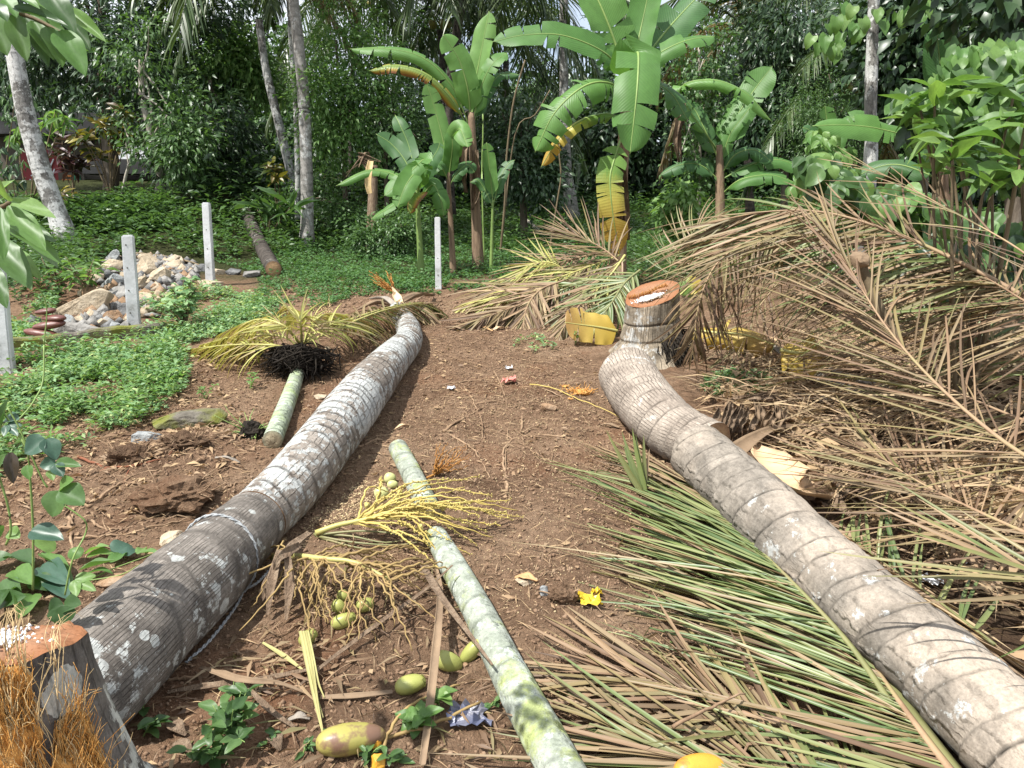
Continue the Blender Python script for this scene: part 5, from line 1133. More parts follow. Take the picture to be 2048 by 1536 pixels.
# felled young palm: slim log with its crown
tt, PL, rl = log('felled young palm with slim green trunk and yellow leaf crown', [(545, 880, 40), (565, 830, 36), (583, 782, 31), (599, 735, 26)], 'areca_small', 'cut_pale', lambda f: .06, .02, .005, .003, .2, None, 'young_palm', 'felled palm', ns=26)
fb = []; ctr = gp(602, 735, .06)
for _ in range(420):
    a = R.uniform(-.3, PI + .3) if R.random() < .5 else R.uniform(0, 6.28); p = ctr + V((R.gauss(0, .10), R.gauss(0, .06), R.uniform(-.02, .12))); q = ctr + V((math.cos(a)*R.uniform(.05, .28), -abs(math.sin(a))*R.uniform(-.05, .18), R.uniform(-.08, .10))) + rv(.05); q.z = max(q.z, gz(q.x, q.y) + .004)
    v_, f_, _, _ = sweep(catmull([p, p.lerp(q, .5) + V((0, 0, .03)) + rv(.05), q], 6), list(lerp_list([R.uniform(.003, .008), .002], 6)), 4); fb.append((v_, f_))
tag(ob('fibre_sheath', join(fb, M['black_fibre']), tt), kind='stuff')
for nm, px, n, L, mat, rm in [('frond', [(600, 700, .12), (540, 690, .22), (460, 690, .16), (380, 698, .04)], 40, .40, 'fr_yellow', 'rachis_yellow'), ('frond', [(602, 690, .14), (565, 650, .35), (510, 640, .3), (440, 668, .08)], 40, .40, 'fr_yellow', 'rachis_yellow'),
                          ('frond', [(604, 690, .14), (600, 640, .42), (588, 618, .34), (566, 612, .3)], 34, .28, 'fr_yellow', 'rachis_yellow'), ('frond', [(606, 690, .14), (625, 650, .30), (650, 628, .30), (690, 630, .18)], 34, .28, 'fr_yellow', 'rachis_yellow'),
                          ('frond', [(608, 688, .14), (690, 650, .22), (770, 620, .22), (840, 608, .16), (885, 625, .06)], 54, .42, 'fr_half', 'rachis_yellow'), ('frond', [(600, 695, .12), (560, 672, .2), (480, 672, .16), (400, 690, .05)], 40, .36, 'fr_yellow', 'rachis_yellow'), ('frond', [(604, 690, .14), (640, 660, .25), (690, 640, .25), (740, 640, .1)], 36, .32, 'fr_yellow', 'rachis_yellow')]:
    frond(tt, gpath(px), int(n*1.3), L, mat, rm, CAMUP, 42, 8, .012, -.22, .015, .12, (1, 2, 2, 3), .14, name=nm)
# crown end of the long left log
t = thing('fallen_palm_top', 'torn crown end of the long lichen log with brown sheaths', 'palm crown', gp(800, 605))
for px, w_, m in [([(800, 615, .05), (790, 590, .12), (783, 575, .18)], [.10, .12, .05], 'spathe_tan'), ([(800, 612, .05), (830, 595, .1), (868, 592, .03)], [.12, .14, .04], 'spathe_brown'), ([(790, 615, .04), (755, 608, .06), (715, 620, .02)], [.1, .12, .03], 'spathe_brown'), ([(795, 620, .05), (770, 600, .1), (740, 598, .05)], [.08, .1, .03], 'spathe_grey'), ([(805, 618, .05), (845, 610, .05), (880, 605, .02)], [.06, .07, .02], 'spathe_brown')]:
    ob('sheath', ribbon(gpath(px), w_, m, .9, 12), t)
P = gpath([(640, 662, .05), (720, 632, .14), (790, 612, .18), (850, 606, .14), (885, 622, .05)]); frond(t, P, 50, .35, 'fr_half', 'rachis_yellow', CAMUP, 60, 15, .012, -.2, .022, .2, (1, 2, 3), .1, name='frond')
P = gpath([(800, 620, .1), (840, 612, .14), (872, 630, .06)]); frond(t, P, 24, .35, 'fr_tan', 'rachis_yellow', CAMUP, 60, 15, .008, -.3, .018, .0, (1, 2, 3), .14, name='frond')
def spray(label, base, px_dirs, r, mat, L, name='flower_spray', group=None, zig=.008, buds=None, n=9):
    t = thing(name, label, 'flower stalk', base, group)
    for pts in px_dirs:
        C_ = catmull(pts, n*2); 
        for i, q in enumerate(C_[1:-1]): q += V((R.uniform(-1, 1), R.uniform(-1, 1), R.uniform(-.5, 1)))*zig
        v_, f_, u_, _ = sweep(C_, list(lerp_list([r, r*.8, r*.35], n*2)), 5); ob('branchlet', mesh(v_, f_, M[mat], True, u_), t)
    return t
b0 = gp(870, 948, .02); tips = [at(868 + R.uniform(0, 75), 905 + R.uniform(-22, 42), b0.y + R.uniform(-.1, .15)) for _ in range(26)]
t = spray('rusty orange dry flower spray beyond the areca trunk', b0, [[b0, b0.lerp(q, .5) + rv(.015), q] for q in tips], .003, 'branch_rust', .2); ob('stalk', tube([gp(840, 962, .01), b0], .006, .005, M['branch_rust'], 6, 5), t)
b0 = gp(790, 585, .1); tips = [at(742 + R.uniform(-5, 45), 545 + R.uniform(-8, 35), b0.y + R.uniform(-.2, .2)) for _ in range(24)]
t = spray('rusty spike flower spray at the crown end of the long log', b0, [[b0, b0.lerp(q, .5) + rv(.02), q] for q in tips], .006, 'branch_rust', .2)
b0 = gp(655, 640, .05); tips = [at(645 + R.uniform(-25, 30), 600 + R.uniform(-12, 30), b0.y + R.uniform(-.2, .2)) for _ in range(16)]
spray('thin straw coloured seed spray behind the yellow leaf crown', b0, [[b0, b0.lerp(q, .5) + rv(.02), q] for q in tips], .004, 'straw', .2)
# ------------------------------------------------------------------ yellow flower stalks and coconuts
b0 = gp(632, 1066, .03); k0 = gp(700, 1045, .07); k1 = gp(770, 1030, .12)
t = thing('flower_stalk', 'large spread of yellow coconut flower branches across the areca trunks', 'flower stalk', b0)
ob('main_stalk', tube([b0, gp(670, 1052, .05), k0, k1], .013, .006, M['rachis_yellow'], 8, 14), t)
ends = [(900, 958, .14), (960, 952, .03), (930, 975, .16), (985, 990, .14), (1020, 1000, .1), (1035, 1020, .06), (1025, 1040, .05), (1000, 1050, .05), (985, 1075, .03), (970, 1060, .06), (955, 1090, .02), (935, 1060, .1), (940, 1108, .01), (900, 1080, .1), (880, 1110, .06), (865, 1090, .08), (760, 955, .1), (820, 965, .14), (1010, 1025, .1), (960, 1030, .14), (980, 1010, .14), (940, 1005, .18), (1045, 1035, .03), (905, 1040, .14), (870, 1000, .18), (840, 985, .18), (780, 985, .12), (915, 1125, .02), (885, 1140, .03)]
br = []
for i, (u, v, h) in enumerate(ends):
    s0 = k0.lerp(k1, R.random()); e = gp(u, v, h); mdl = s0.lerp(e, .5) + V((0, 0, .05)) + rv(.03); C_ = catmull([s0, mdl, e], 26)
    for j in range(1, 26): C_[j] = C_[j] + V((R.uniform(-1, 1), R.uniform(-1, 1), R.uniform(-1, 1)))*.0035
    v_, f_, u_, _ = sweep(C_, list(lerp_list([.0052, .0042, .0018], 26)), 5); o = ob('branchlet', mesh(v_, f_, M['branchlet'], True, u_), t); 
    bp = []
    for j in range(9, 26):
        for _ in range(3): bp.append(C_[j] + rv(.007))
    if i % 3 != 2: v2, f2 = lumps(bp, .002, .0052); tag(ob('flower_buds', tri_mesh(v2, f2, M['bud'], None, True), o), kind='stuff')
for (u, v, h) in [(758, 988, .1), (800, 985, .12), (735, 1010, .1), (795, 1002, .12), (725, 1040, .08), (845, 1005, .14), (885, 1015, .12), (860, 1030, .12), (820, 1035, .12), (770, 1055, .08), (840, 1055, .1)]:
    p = gp(u, v, h); ob('young_nut', rock_mesh(.026, .026, .028, 'bud', u, 26), t, Matrix.Translation(p))
for px in [[(628, 1068, .015), (700, 1072, .02), (770, 1085, .02), (830, 1075, .03)], [(632, 1072, .015), (710, 1085, .02), (790, 1090, .02), (850, 1082, .03)], [(630, 1070, .02), (720, 1062, .04), (800, 1068, .05), (860, 1075, .04)], [(640, 1075, .01), (700, 1092, .012), (745, 1100, .01)]]:
    ob('green_bract', tube(gpath(px), .006, .002, M['rachis_green'], 6, 12), t)
b0 = gp(548, 1118, .06); t = thing('flower_stalk', 'browning coconut flower branches hanging over the coconut cluster', 'flower stalk', b0)
ax = gpath([(545, 1115, .06), (590, 1112, .12), (650, 1118, .14), (710, 1125, .14), (780, 1160, .12)]); ob('main_stalk', tube(ax, .014, .006, M['rachis_yellow'], 8, 16), t); AX = catmull(ax, 20)
for i in range(44):
    s0 = AX[R.randrange(3, 20)]; u0, v0 = proj(s0); e = gp(u0 + R.gauss(10, 70), v0 + R.uniform(10, 165), R.uniform(.005, .09)); mdl = s0.lerp(e, .45) + V((0, 0, R.uniform(0, .08))) + rv(.05); C_ = catmull([s0, mdl, e], 16)
    for j in range(1, 16): C_[j] = C_[j] + V((1, .4, .5))*((-1)**j*R.uniform(.001, .004)) + rv(.004)
    v_, f_, u_, _ = sweep(C_, list(lerp_list([.0042, .0034, .0018], 16)), 5); ob('branchlet', mesh(v_, f_, M['branchlet_old'], True, u_), t)
for i in range(16):
    s0 = AX[R.randrange(8, 20)]; u0, v0 = proj(s0); e = gp(u0 + R.uniform(60, 210), v0 + R.uniform(-30, 60), R.uniform(.01, .05)); mdl = s0.lerp(e, .5) + V((0, 0, .03)); C_ = catmull([s0, mdl, e], 16)
    for j in range(1, 16): C_[j] = C_[j] + V((.3, .3, .8))*((-1)**j*.0035) + rv(.003)
    v_, f_, u_, _ = sweep(C_, list(lerp_list([.005, .004, .002], 16)), 5); ob('branchlet', mesh(v_, f_, M['branchlet_old'], True, u_), t)
b0 = gp(756, 1480, .01); t = thing('flower_stalk', 'orange brown branched flower stalk at the bottom edge', 'flower stalk', b0)
for px, r in [([(675, 1508, .02), (715, 1492, .02), (760, 1480, .02), (800, 1465, .02), (850, 1455, .03), (900, 1432, .03), (960, 1405, .03)], .007), ([(758, 1545, .02), (765, 1500, .02), (775, 1470, .03), (800, 1430, .04), (840, 1400, .03), (920, 1368, .02)], .006)]:
    C_ = [q + rv(.004) for q in catmull(gpath(px), 22)]; v_, f_, u_, _ = sweep(C_, list(lerp_list([r, r*.6], 22)), 6); ob('branch', mesh(v_, f_, M['branchlet_old'], True, u_), t)
for (u, v, s) in [(750, 1490, .036), (757, 1525, .040)]: ob('young_nut', rock_mesh(s, s, s*1.1, 'nut_orange', u, 30), t, Matrix.Translation(gp(u, v, .025)))
def nut_mesh(L, W, mat, seed):
    n, ns = 14, 18; vs, fs = [], []
    for i in range(n + 1):
        a = PI*i/n; y = -math.cos(a)*L/2; r = W/2*math.sin(a)**.85*(1 + .10*math.cos(a))
        for j in range(ns):
            b = 2*PI*j/ns; rr = r*(1 + .045*math.cos(3*b + seed)*math.sin(a)); vs.append((rr*math.cos(b), y, rr*math.sin(b)))
    for i in range(n):
        for j in range(ns): k = (j + 1) % ns; fs.append((i*ns + j, i*ns + k, (i+1)*ns + k, (i+1)*ns + j))
    me = mesh(vs, fs, M[mat]); return me
def coconut(label, a, b, wpx, mat, cap=True, lift=0):
    """lies from pixel a to its stalk end at pixel b"""
    c0 = ((a[0] + b[0])/2, (a[1] + b[1])/2); p = gp(*c0, .02 + lift); r = wpx*depth(p)/FPX/2
    for _ in range(4): p = gp(*c0, r*.9 + lift); r = wpx*depth(p)/FPX/2
    q0, q1 = at(a[0], a[1], p.y - (b[0] - a[0])*.0002), at(b[0], b[1], p.y + (b[0] - a[0])*.0002); L = (q1 - q0).length; t = thing('coconut', label, 'coconut', p - V((0, 0, r)), 'young coconuts on the soil')
    m = mtx(p, q1 - q0, V((.1, -.3, 1)), 1, 1, 1); ob('husk', nut_mesh(max(L, r*2), r*2, mat, a[0]), t, m)
    if cap:
        pet = []
        for k in range(6):
            an = k*PI/3; vs = []
            for (y, x, h) in ((.46, 0, .30), (.36, -.22, .62), (.30, 0, .78), (.36, .22, .62), (.5, 0, .1)): pass
            d = V((math.cos(an), 0, math.sin(an))); e = V((-math.sin(an), 0, math.cos(an))); Lh = max(L, r*2)/2
            vs = [V((0, Lh*1.0, 0)) + d*r*.12, V((0, Lh*.90, 0)) + d*r*.52 + e*r*.25, V((0, Lh*.72, 0)) + d*r*.80, V((0, Lh*.90, 0)) + d*r*.52 - e*r*.25]
            pet.append(([v*1.012 for v in vs], [(0, 1, 2, 3)]))
        ob('calyx', join(pet, M['spathe_brown' if 'green' not in mat else 'nut_green']), t, m)
    return t
coconut('pale round coconut left of the short areca piece, upper one', (768, 955), (792, 958), 23, 'nut_pale', False)
coconut('small pale green coconut just below the pale round one', (774, 970), (796, 968), 17, 'nut_pale', False)
coconut('pale yellow coconut under the flower branches by the sawdust', (748, 988), (778, 984), 26, 'nut_pale', False)
coconut('upright green coconut in the cluster under the brown flower branches', (668, 1202), (690, 1228), 27, 'nut_green', False)
coconut('green coconut behind the upright one in the cluster', (676, 1185), (700, 1200), 24, 'nut_green', False)
coconut('green coconut with brown cap in front of the cluster', (662, 1250), (712, 1232), 30, 'nut_green')
coconut('green coconut at the right of the cluster', (712, 1215), (748, 1203), 28, 'nut_green')
coconut('half hidden green coconut at the left with yellow strips over it', (600, 1288), (632, 1262), 30, 'nut_green')
coconut('plain green coconut right of the brown leaf strip', (868, 1312), (924, 1334), 38, 'nut_green', False)
coconut('green coconut tucked against the areca trunk', (962, 1282), (922, 1325), 31, 'nut_green', False)
coconut('green coconut with brown pointed cap left of the brown leaf strip', (790, 1378), (852, 1360), 38, 'nut_green')
coconut('big browned coconut lying at the bottom of the soil', (632, 1488), (772, 1468), 62, 'nut_brown', False)
coconut('orange yellow coconut cut by the bottom edge', (1450, 1538), (1350, 1540), 58, 'nut_orange', False)

# ------------------------------------------------------------------ sheaths, strips, dead leaves, scraps
def sheet(name, label, cat, px, wd, mat, curl=.5, group=None, n=16, up=V((0, -.3, 1)), lift=.02, crinkle=.0): 
    o = ob(name, ribbon(gpath(px, lift), wd, mat, curl, n, up, 3, crinkle)); return tag(o, label, cat, group)
sheet('flower_sheath', 'smooth tan boat shaped sheath right of the log joint', 'sheath', [(1512, 890, .10), (1540, 930, .12), (1590, 975, .12), (1640, 995, .05)], [.02, .20, .24, .16], 'spathe_tan', .7, None, 20, lift=.05)
sheet('flower_sheath', 'long grey pointed sheath slanting through the right-hand heap', 'sheath', [(1510, 672, .18), (1570, 715, .12), (1640, 765, .08), (1720, 792, .05)], [.02, .10, .13, .11], 'spathe_grey', .9, None, 20)
sheet('flower_sheath', 'brown curved sheath touching the joint of the right-hand log', 'sheath', [(1475, 908, .10), (1510, 880, .12), (1550, 860, .13), (1620, 850, .08)], [.13, .08, .045, .02], 'spathe_brown', .8, None, 16)
sheet('flower_sheath', 'second grey brown sheath behind the long pointed one', 'sheath', [(1650, 738, .12), (1720, 765, .10), (1800, 785, .05)], [.05, .09, .03], 'spathe_grey', .9)
sheet('flower_sheath', 'dark weathered sheath lying below the grey pointed sheath', 'sheath', [(1590, 788, .03), (1640, 800, .04), (1690, 805, .03)], [.05, .10, .04], 'spathe_grey', .5)
p = at(1725, 525, 3.7); t = thing('broken_branch', 'brown broken branch stub standing among the dry fronds', 'branch', V((p.x, 3.7, gz(p.x, 3.7))))
ob('stem', tube([at(1800, 700, 3.6), at(1760, 620, 3.65), at(1735, 560, 3.7), at(1725, 530, 3.7)], .03, .02, M['stem_brown'], 8, 14), t); ob('knob', rock_mesh(.10, .09, .08, 'spathe_brown', 9, 30), t, Matrix.Translation(at(1718, 520, 3.7)))
for a, b, lab, k in [((1500, 820), (1470, 880), 'curled grey dead leaf at the right side of the ringed log', 0), ((1530, 800), (1545, 860), 'hanging dead leaf with pale folds below the weed patch', 1), ((1460, 810), (1440, 870), 'brown dead leaf drooping over the ringed log edge', 2), ((1560, 815), (1530, 870), 'twisted brown dead leaf right of the hanging folds', 3), ((1480, 795), (1560, 790), 'flat tan dead leaf just under the weed patch', 4)]:
    t = thing('dead_leaf', lab, 'dead leaf', gp(*a), 'curled dead leaves by the ringed log')
    for m in range(5):
        x = R.uniform(-25, 25); P_ = [gp(a[0] + x, a[1] + R.uniform(-8, 8), .10), gp((a[0] + b[0])/2 + x, (a[1] + b[1])/2, .14 + R.uniform(0, .04)), gp(b[0] + x + R.uniform(-10, 10), b[1], .05)]
        ob('fold', ribbon(P_, [.02, .06, .015], 'dead_banana' if k % 2 == 0 else 'spathe_brown', .9, 10, V((0, -1, .3)), 2, .006), t)
DEADPX = [(1730, 1010, 'crumpled straw coloured leaf nearest above the tan log'), (1680, 985, 'crumpled pale leaf right of the tan sheath'), (1760, 960, 'crumpled dead leaf under the lower dry frond'), (1660, 1020, 'pale crumpled leaf between tan sheath and tan log'), (1830, 1000, 'crumpled brown leaf further right under the lower frond'), (1900, 960, 'tan crumpled leaf in the shade of the lower frond'), (1700, 930, 'pale crumpled leaf above the tan sheath tip')]
for u, v, lab in DEADPX:
    p = gp(u, v, .03); a = R.uniform(0, 6.28); d = V((math.cos(a), math.sin(a), 0))*.09
    tag(ob('dead_leaf', ribbon([p - d, p + V((0, 0, .03)), p + d], [.02, .13, .03], 'dead_banana', .6, 12, V((0, -.4, 1)), 4, .03)), lab, 'dead leaf', 'crumpled dead leaves under the dry fronds')
sheet('leaf_strip', 'long brown leaf strip lying upright across the green coconuts', 'leaf strip', [(845, 1530, .02), (858, 1430, .05), (868, 1340, .09), (877, 1250, .09), (880, 1180, .07), (872, 1130, .02)], [.022, .03, .033, .028, .022, .008], 'spathe_brown', .7, None, 24, crinkle=.004)
sheet('leaf_strip', 'dark forked strip leaning over the areca trunk', 'leaf strip', [(845, 1130, .05), (880, 1190, .14), (940, 1270, .13), (985, 1330, .12)], [.02, .03, .02, .006], 'dead_banana', .4, None, 18)
sheet('leaf_strip', 'thin green grey strip running from the areca trunk to the lower left', 'leaf strip', [(905, 1130, .14), (850, 1180, .08), (760, 1245, .05), (660, 1320, .03), (600, 1370, .02)], [.005, .014, .017, .015, .008], 'dead_banana', .5, None, 22)
t = thing('leaf_strip', 'bundle of pale yellow green strips pointing down from the left coconut', 'leaf strip', gp(618, 1320))
for dx, e in ((-6, 0), (0, -30), (5, 6), (9, -70)): ob('strip', ribbon(gpath([(606 + dx, 1262, .07), (618 + dx, 1320, .05), (632 + dx*.5, 1400 + e*.5, .03), (646 + dx*.3, 1465 + e, .015)]), [.010, .011, .009, .003], 'strip_pale', .6, 14, V((0, -.3, 1))), t)
sheet('leaf_strip', 'yellow strip lying left of the downward yellow one', 'leaf strip', [(525, 1285, .02), (565, 1310, .02), (606, 1340, .02)], [.008, .018, .006], 'strip_pale', .5)
sheet('leaf_strip', 'purplish brown strip at the foot of the dark log', 'leaf strip', [(335, 1385, .02), (420, 1372, .03), (520, 1360, .02), (640, 1335, .02)], [.014, .024, .022, .01], 'dead_banana', .6, None, 18, crinkle=.005)
sheet('leaf_strip', 'olive strip curving below the dark log', 'leaf strip', [(400, 1335, .03), (480, 1360, .05), (560, 1368, .04), (610, 1385, .01)], [.01, .03, .024, .008], 'spathe_brown', .7, None, 18, crinkle=.005)
sheet('leaf_strip', 'long fawn strip left of the capped coconut', 'leaf strip', [(640, 1395, .01), (710, 1392, .02), (785, 1384, .02)], [.014, .022, .014], 'spathe_brown', .5)
sheet('leaf_strip', 'brown strip slanting right of the foot of the dark log', 'leaf strip', [(490, 1370, .03), (540, 1420, .03), (590, 1455, .01)], [.008, .022, .010], 'dead_banana', .5)
for px, lab in [([(560, 1100, .18), (545, 1160, .12), (535, 1230, .03)], 'brown hanging blade nearest the log under the brown flower branches'), ([(575, 1105, .18), (580, 1170, .10), (572, 1240, .02)], 'grey blade hanging left of the green coconuts'), ([(600, 1090, .16), (560, 1115, .18), (548, 1140, .14)], 'folded fawn blade at the end of the dark log'), ([(620, 1065, .10), (575, 1105, .16), (540, 1190, .05)], 'long bent blade beside the rope tail'), ([(560, 1120, .14), (530, 1180, .08), (520, 1210, .02)], 'narrow grey blade right against the rope')]:
    sheet('leaf_strip', lab, 'leaf strip', px, [.025, .04, .01], 'dead_banana', .5, 'dry blades hanging by the log end', 14, V((0, -1, .3)))
for (a, b, w_, mat, lab) in [((1030, 1155), (1075, 1162), .05, 'leaf_orange', 'pale orange oval leaf right of the areca trunk'), ((690, 875), (735, 870), .03, 'spathe_grey', 'grey leaf by the lichen log edge'), ((790, 858), (818, 850), .03, 'spathe_tan', 'tan oval leaf beside the lichen log'), ((430, 915), (480, 925), .02, 'spathe_grey', 'thin grey leaf right of the soil lump'), ((110, 1165), (128, 1185), .045, 'plastic_white', 'pale underside leaf lying among the cut leaves'), ((270, 1018), (330, 1010), .015, 'straw', 'straw coloured blade above the orange tan stone'), ((890, 655), (930, 660), .06, 'spathe_brown', 'brown leaf at the far left of the path end'), ((985, 660), (1010, 655), .05, 'spathe_tan', 'pale curled leaf at the far end of the path'), ((945, 650), (985, 662), .04, 'leaf_orange', 'light brown leaf lying mid path end'), ((330, 1450), (372, 1470), .05, 'dead_banana', 'crumpled leaf beside the bushy weed'), ((345, 1490), (385, 1505), .045, 'dead_banana', 'shrivelled leaf at the bottom left of the bushy weed'), ((540, 1470), (560, 1500), .05, 'dead_banana', 'dark dead leaf left of the big browned coconut'), ((575, 1440), (620, 1436), .03, 'spathe_grey', 'grey leaf above the big browned coconut'), ((1200, 850), (1240, 855), .03, 'spathe_brown', 'brown leaf touching the ringed log side')]:
    p, q = gp(*a, .012), gp(*b, .012); tag(ob('fallen_leaf', ribbon([p, p.lerp(q, .5) + V((0, 0, .012)), q], [.006, w_, .008], mat, .4, 10, V((0, -.1, 1)), 3, .008)), lab, 'leaf', 'single fallen leaves')
def scrap(name, label, cat, u, v, wpx, hpx, mat, seed, cr=.5):
    p = gp(u, v, .012); s = depth(p)/FPX; w_ = wpx*s; vs, fs = [], []; n = 9
    for i in range(n):
        for j in range(n):
            x, y = (i/(n-1) - .5), (j/(n-1) - .5); q = V((x*3 + seed, y*3, seed)); vs.append(p + V((x*w_ + .2*w_*noise.noise(q*1.7), y*w_*.8, abs(noise.noise(q*1.4))*w_*cr*1.6 + .002)))
    for i in range(n - 1):
        for j in range(n - 1): k = i*n + j; fs.append((k, k + n, k + n + 1, k + 1))
    return tag(ob(name, mesh(vs, fs, M[mat], False)), label, cat)
scrap('plastic_scrap', 'crumpled pink scrap in the middle of the path', 'litter', 1018, 765, 28, 20, 'plastic_pink', 3)
scrap('wrapper', 'crumpled yellow wrapper beside the soil lump', 'litter', 1180, 1205, 44, 36, 'plastic_yellow', 8)
scrap('wrapper', 'crumpled blue and tan wrapper left of the areca trunk', 'litter', 938, 1435, 78, 40, 'plastic_blue', 5, .3)
scrap('paper_scrap', 'tiny white scrap on the path left of the pink one', 'litter', 903, 778, 15, 8, 'plastic_white', 2)
scrap('paper_scrap', 'small pale scrap on the far side of the pink one', 'litter', 1018, 738, 14, 6, 'plastic_white', 12)
scrap('paper_scrap', 'white scrap under the leaflets right of the tan log', 'litter', 1862, 1165, 36, 20, 'plastic_white', 21)
scrap('bottle_cap', 'white wrapper bit with blue dot in the dark litter', 'litter', 1920, 1126, 18, 12, 'plastic_white', 31); 
pc = gp(1919, 1125, .022); tag(ob('blue_dot', rock_mesh(.009, .009, .004, 'plastic_blue', 5, 20), bpy.data.objects['bottle_cap'], Matrix.Translation(pc)))
scrap('banana_scrap', 'yellow peel scrap poking out of the leaflets', 'litter', 1192, 1188, 22, 20, 'plastic_yellow', 41)
def fib_chunk(u, v, wpx, label, mat='fibre', n=120):
    p = gp(u, v, .012); s = depth(p)/FPX*wpx; t = thing('wood_chunk', label, 'wood chunk', p, 'torn wood chunks on the path'); ob('core', rock_mesh(s*.8, s*.5, s*.25, mat, u, 22), t, Matrix.Translation(p)); fb = []
    for _ in range(n):
        q = p + V((R.gauss(0, .3)*s, R.gauss(0, .2)*s, R.uniform(0, .1)*s)); d = V((R.uniform(-1, 1), R.uniform(-1, .6), R.uniform(0, .8))).normalized()*s*R.uniform(.1, .3); v_, f_, _, _ = sweep([q, q + d*.6, q + d], [.002, .0016, .0007], 4); fb.append((v_, f_))
    tag(ob('fibres', join(fb, M[mat]), t), kind='stuff')
fib_chunk(1163, 785, 48, 'bright orange torn wood chunk left of the ringed log'); fib_chunk(1130, 773, 16, 'tiny orange wood bit left of the bright chunk', n=30); fib_chunk(1141, 798, 12, 'tiny orange nut sized bit below the bright chunk', n=14)
p = gp(1098, 815, .015); tag(ob('husk_piece', rock_mesh(.10, .07, .055, 'rock_rust', 88, 20), None, Matrix.Translation(p)), 'reddish brown husk piece on the path below the orange chunk', 'husk')
p = gp(366, 708, .015); tag(ob('husk_piece', rock_mesh(.09, .06, .045, 'husk_red', 89, 20), None, Matrix.Translation(p)), 'red brown lump at the right end of the weed patch', 'husk')
p = gp(690, 700, .01)
# stem of yellow beads along the path right side
stick('beaded_stalk', 'thin yellow jointed flower stem lying towards the ringed log', 'flower stalk', [(1060, 768), (1110, 778), (1150, 795), (1200, 815), (1240, 835)], .004, .002, 'branchlet', None, .02, 20, .003)
stick('broken_twig', 'brown forked twig among the bottom right leaflets', 'twig', [(1345, 1455, .08), (1400, 1425, .09), (1490, 1385, .09)], .006, .003, 'root', None, .08, 14, .003, 1)
stick('fallen_stick', 'pale stick lying across the weeds behind the rock heap', 'stick', [(262, 507, .06), (330, 512, .06), (400, 530, .05), (425, 540, .03)], .014, .010, 'stem_brown', None, .05, 14, .01)
# brown glossy husks by the footing beam
t = thing('husk_pile', 'glossy red brown palm husks stacked on the footing beam', 'husk', gp(92, 690), None)
pb = gp(95, 692)
for i, (dx, h, L_, w_) in enumerate([(-.04, .13, .26, .13), (.02, .19, .24, .12), (.05, .24, .20, .10), (-.02, .29, .16, .09)]):
    ob('husk', nut_mesh(L_, w_, 'husk_red', i), t, Matrix.Translation(pb + V((dx, .02*i, h - .03))) @ Matrix.Rotation(PI/2 + R.uniform(-.3, .3), 4, 'Z') @ Matrix.Rotation(R.uniform(-.2, .2), 4, 'X') @ Matrix.Diagonal((1, 1, .55, 1)))
stick('palm_stalk', 'dry reddish palm stalk lying on the footing beam', 'stalk', [(90, 692, .12), (140, 688, .12), (190, 678, .11)], .012, .004, 'rachis_dry', None, .1, 10, .001)
# ------------------------------------------------------------------ standing palms
def vpath(px): return [at(u, v, Y) for u, v, Y in px]
def palm(label, px, wpx, bark, crown=None, group='standing palms', spacing=.09, amp=.02, name='palm_tree', Yb=None, nfr=12, flen=3.2, fmat='fr_bg', hang=.7, elev=(-.5, 1.0), seed=0, dead=0):
    b = gp(*px[0]) if Yb is None else at(px[0][0], px[0][1], Yb); Y = b.y; pts = [b] + [at(u, v, Y) for u, v in px[1:]]; t = thing(name, label, 'palm tree', b, group); r = [w_*depth(q)/FPX/2 for w_, q in zip(wpx, pts)]
    L = sum((q - p).length for p, q in zip(pts, pts[1:])); n = int(L/.03); P = catmull(pts, n); cum = [0]
    for p, q in zip(pts, pts[1:]): cum.append(cum[-1] + (q - p).length)
    rr = np.interp(np.linspace(0, L, n), cum, r); rr[:12] *= np.linspace(1.25, 1.0, 12); P[0].z -= .1
    sc = []; s = 0
    while s < L + .2: sc.append(s); s += spacing*R.uniform(.7, 1.3)
    vs, fs, uv, sa = sweep(P, list(rr), 18, scar_fn(sc, amp, .008, .006, .25, seed)); ob('trunk', mesh(vs, fs, M[bark], True, uv, {'scar': sa}), t)
    if crown:
        c = crown if isinstance(crown, V) else at(crown[0], crown[1], Y)
        for k in range(nfr):
            a = 2*PI*k/nfr + R.uniform(-.3, .3); e = R.uniform(*elev); d = V((math.cos(a)*math.cos(e), math.sin(a)*math.cos(e), math.sin(e))); L_ = flen*R.uniform(.8, 1.1); dr = R.uniform(.5, .9)
            q = [c, c + d*L_*.35 + V((0, 0, .08*L_)), c + d*L_*.68 - V((0, 0, .12*dr*L_)), c + d*L_*.92 - V((0, 0, .5*dr*L_))]
            ob('frond', frond_mesh(q, 52, flen*.26, 'fr_bg_dry' if k < dead else fmat, hang=hang, r0=.028), t)
        for k in range(5): a = k*1.26; ob('coconut', nut_mesh(.2, .17, 'nut_brown', k), t, Matrix.Translation(c + V((math.cos(a)*.22, math.sin(a)*.22, -.22))))
    return t
palm('leaning white palm with black spots at the left edge', [(132, 478), (112, 420), (88, 355), (62, 268), (45, 195), (30, 110), (15, 20), (5, -80)], [40, 38, 37, 36, 34, 32, 30, 28], 'palm_spotted', None)
palm('tall straight pale grey palm left of centre', [(614, 490), (614, 400), (612, 300), (606, 180), (596, 80), (585, -20), (575, -160)], [27, 25, 24, 23.5, 22.5, 21, 20], 'palm_pale', at(570, -250, 14), spacing=.12, flen=3.5)
palm('thin grey palm close behind the tall pale one', [(597, 430), (594, 260), (586, 130), (579, 20), (572, -150)], [12, 11.5, 11, 10.5, 10], 'palm_spotted', at(575, -330, 14), Yb=14.3)
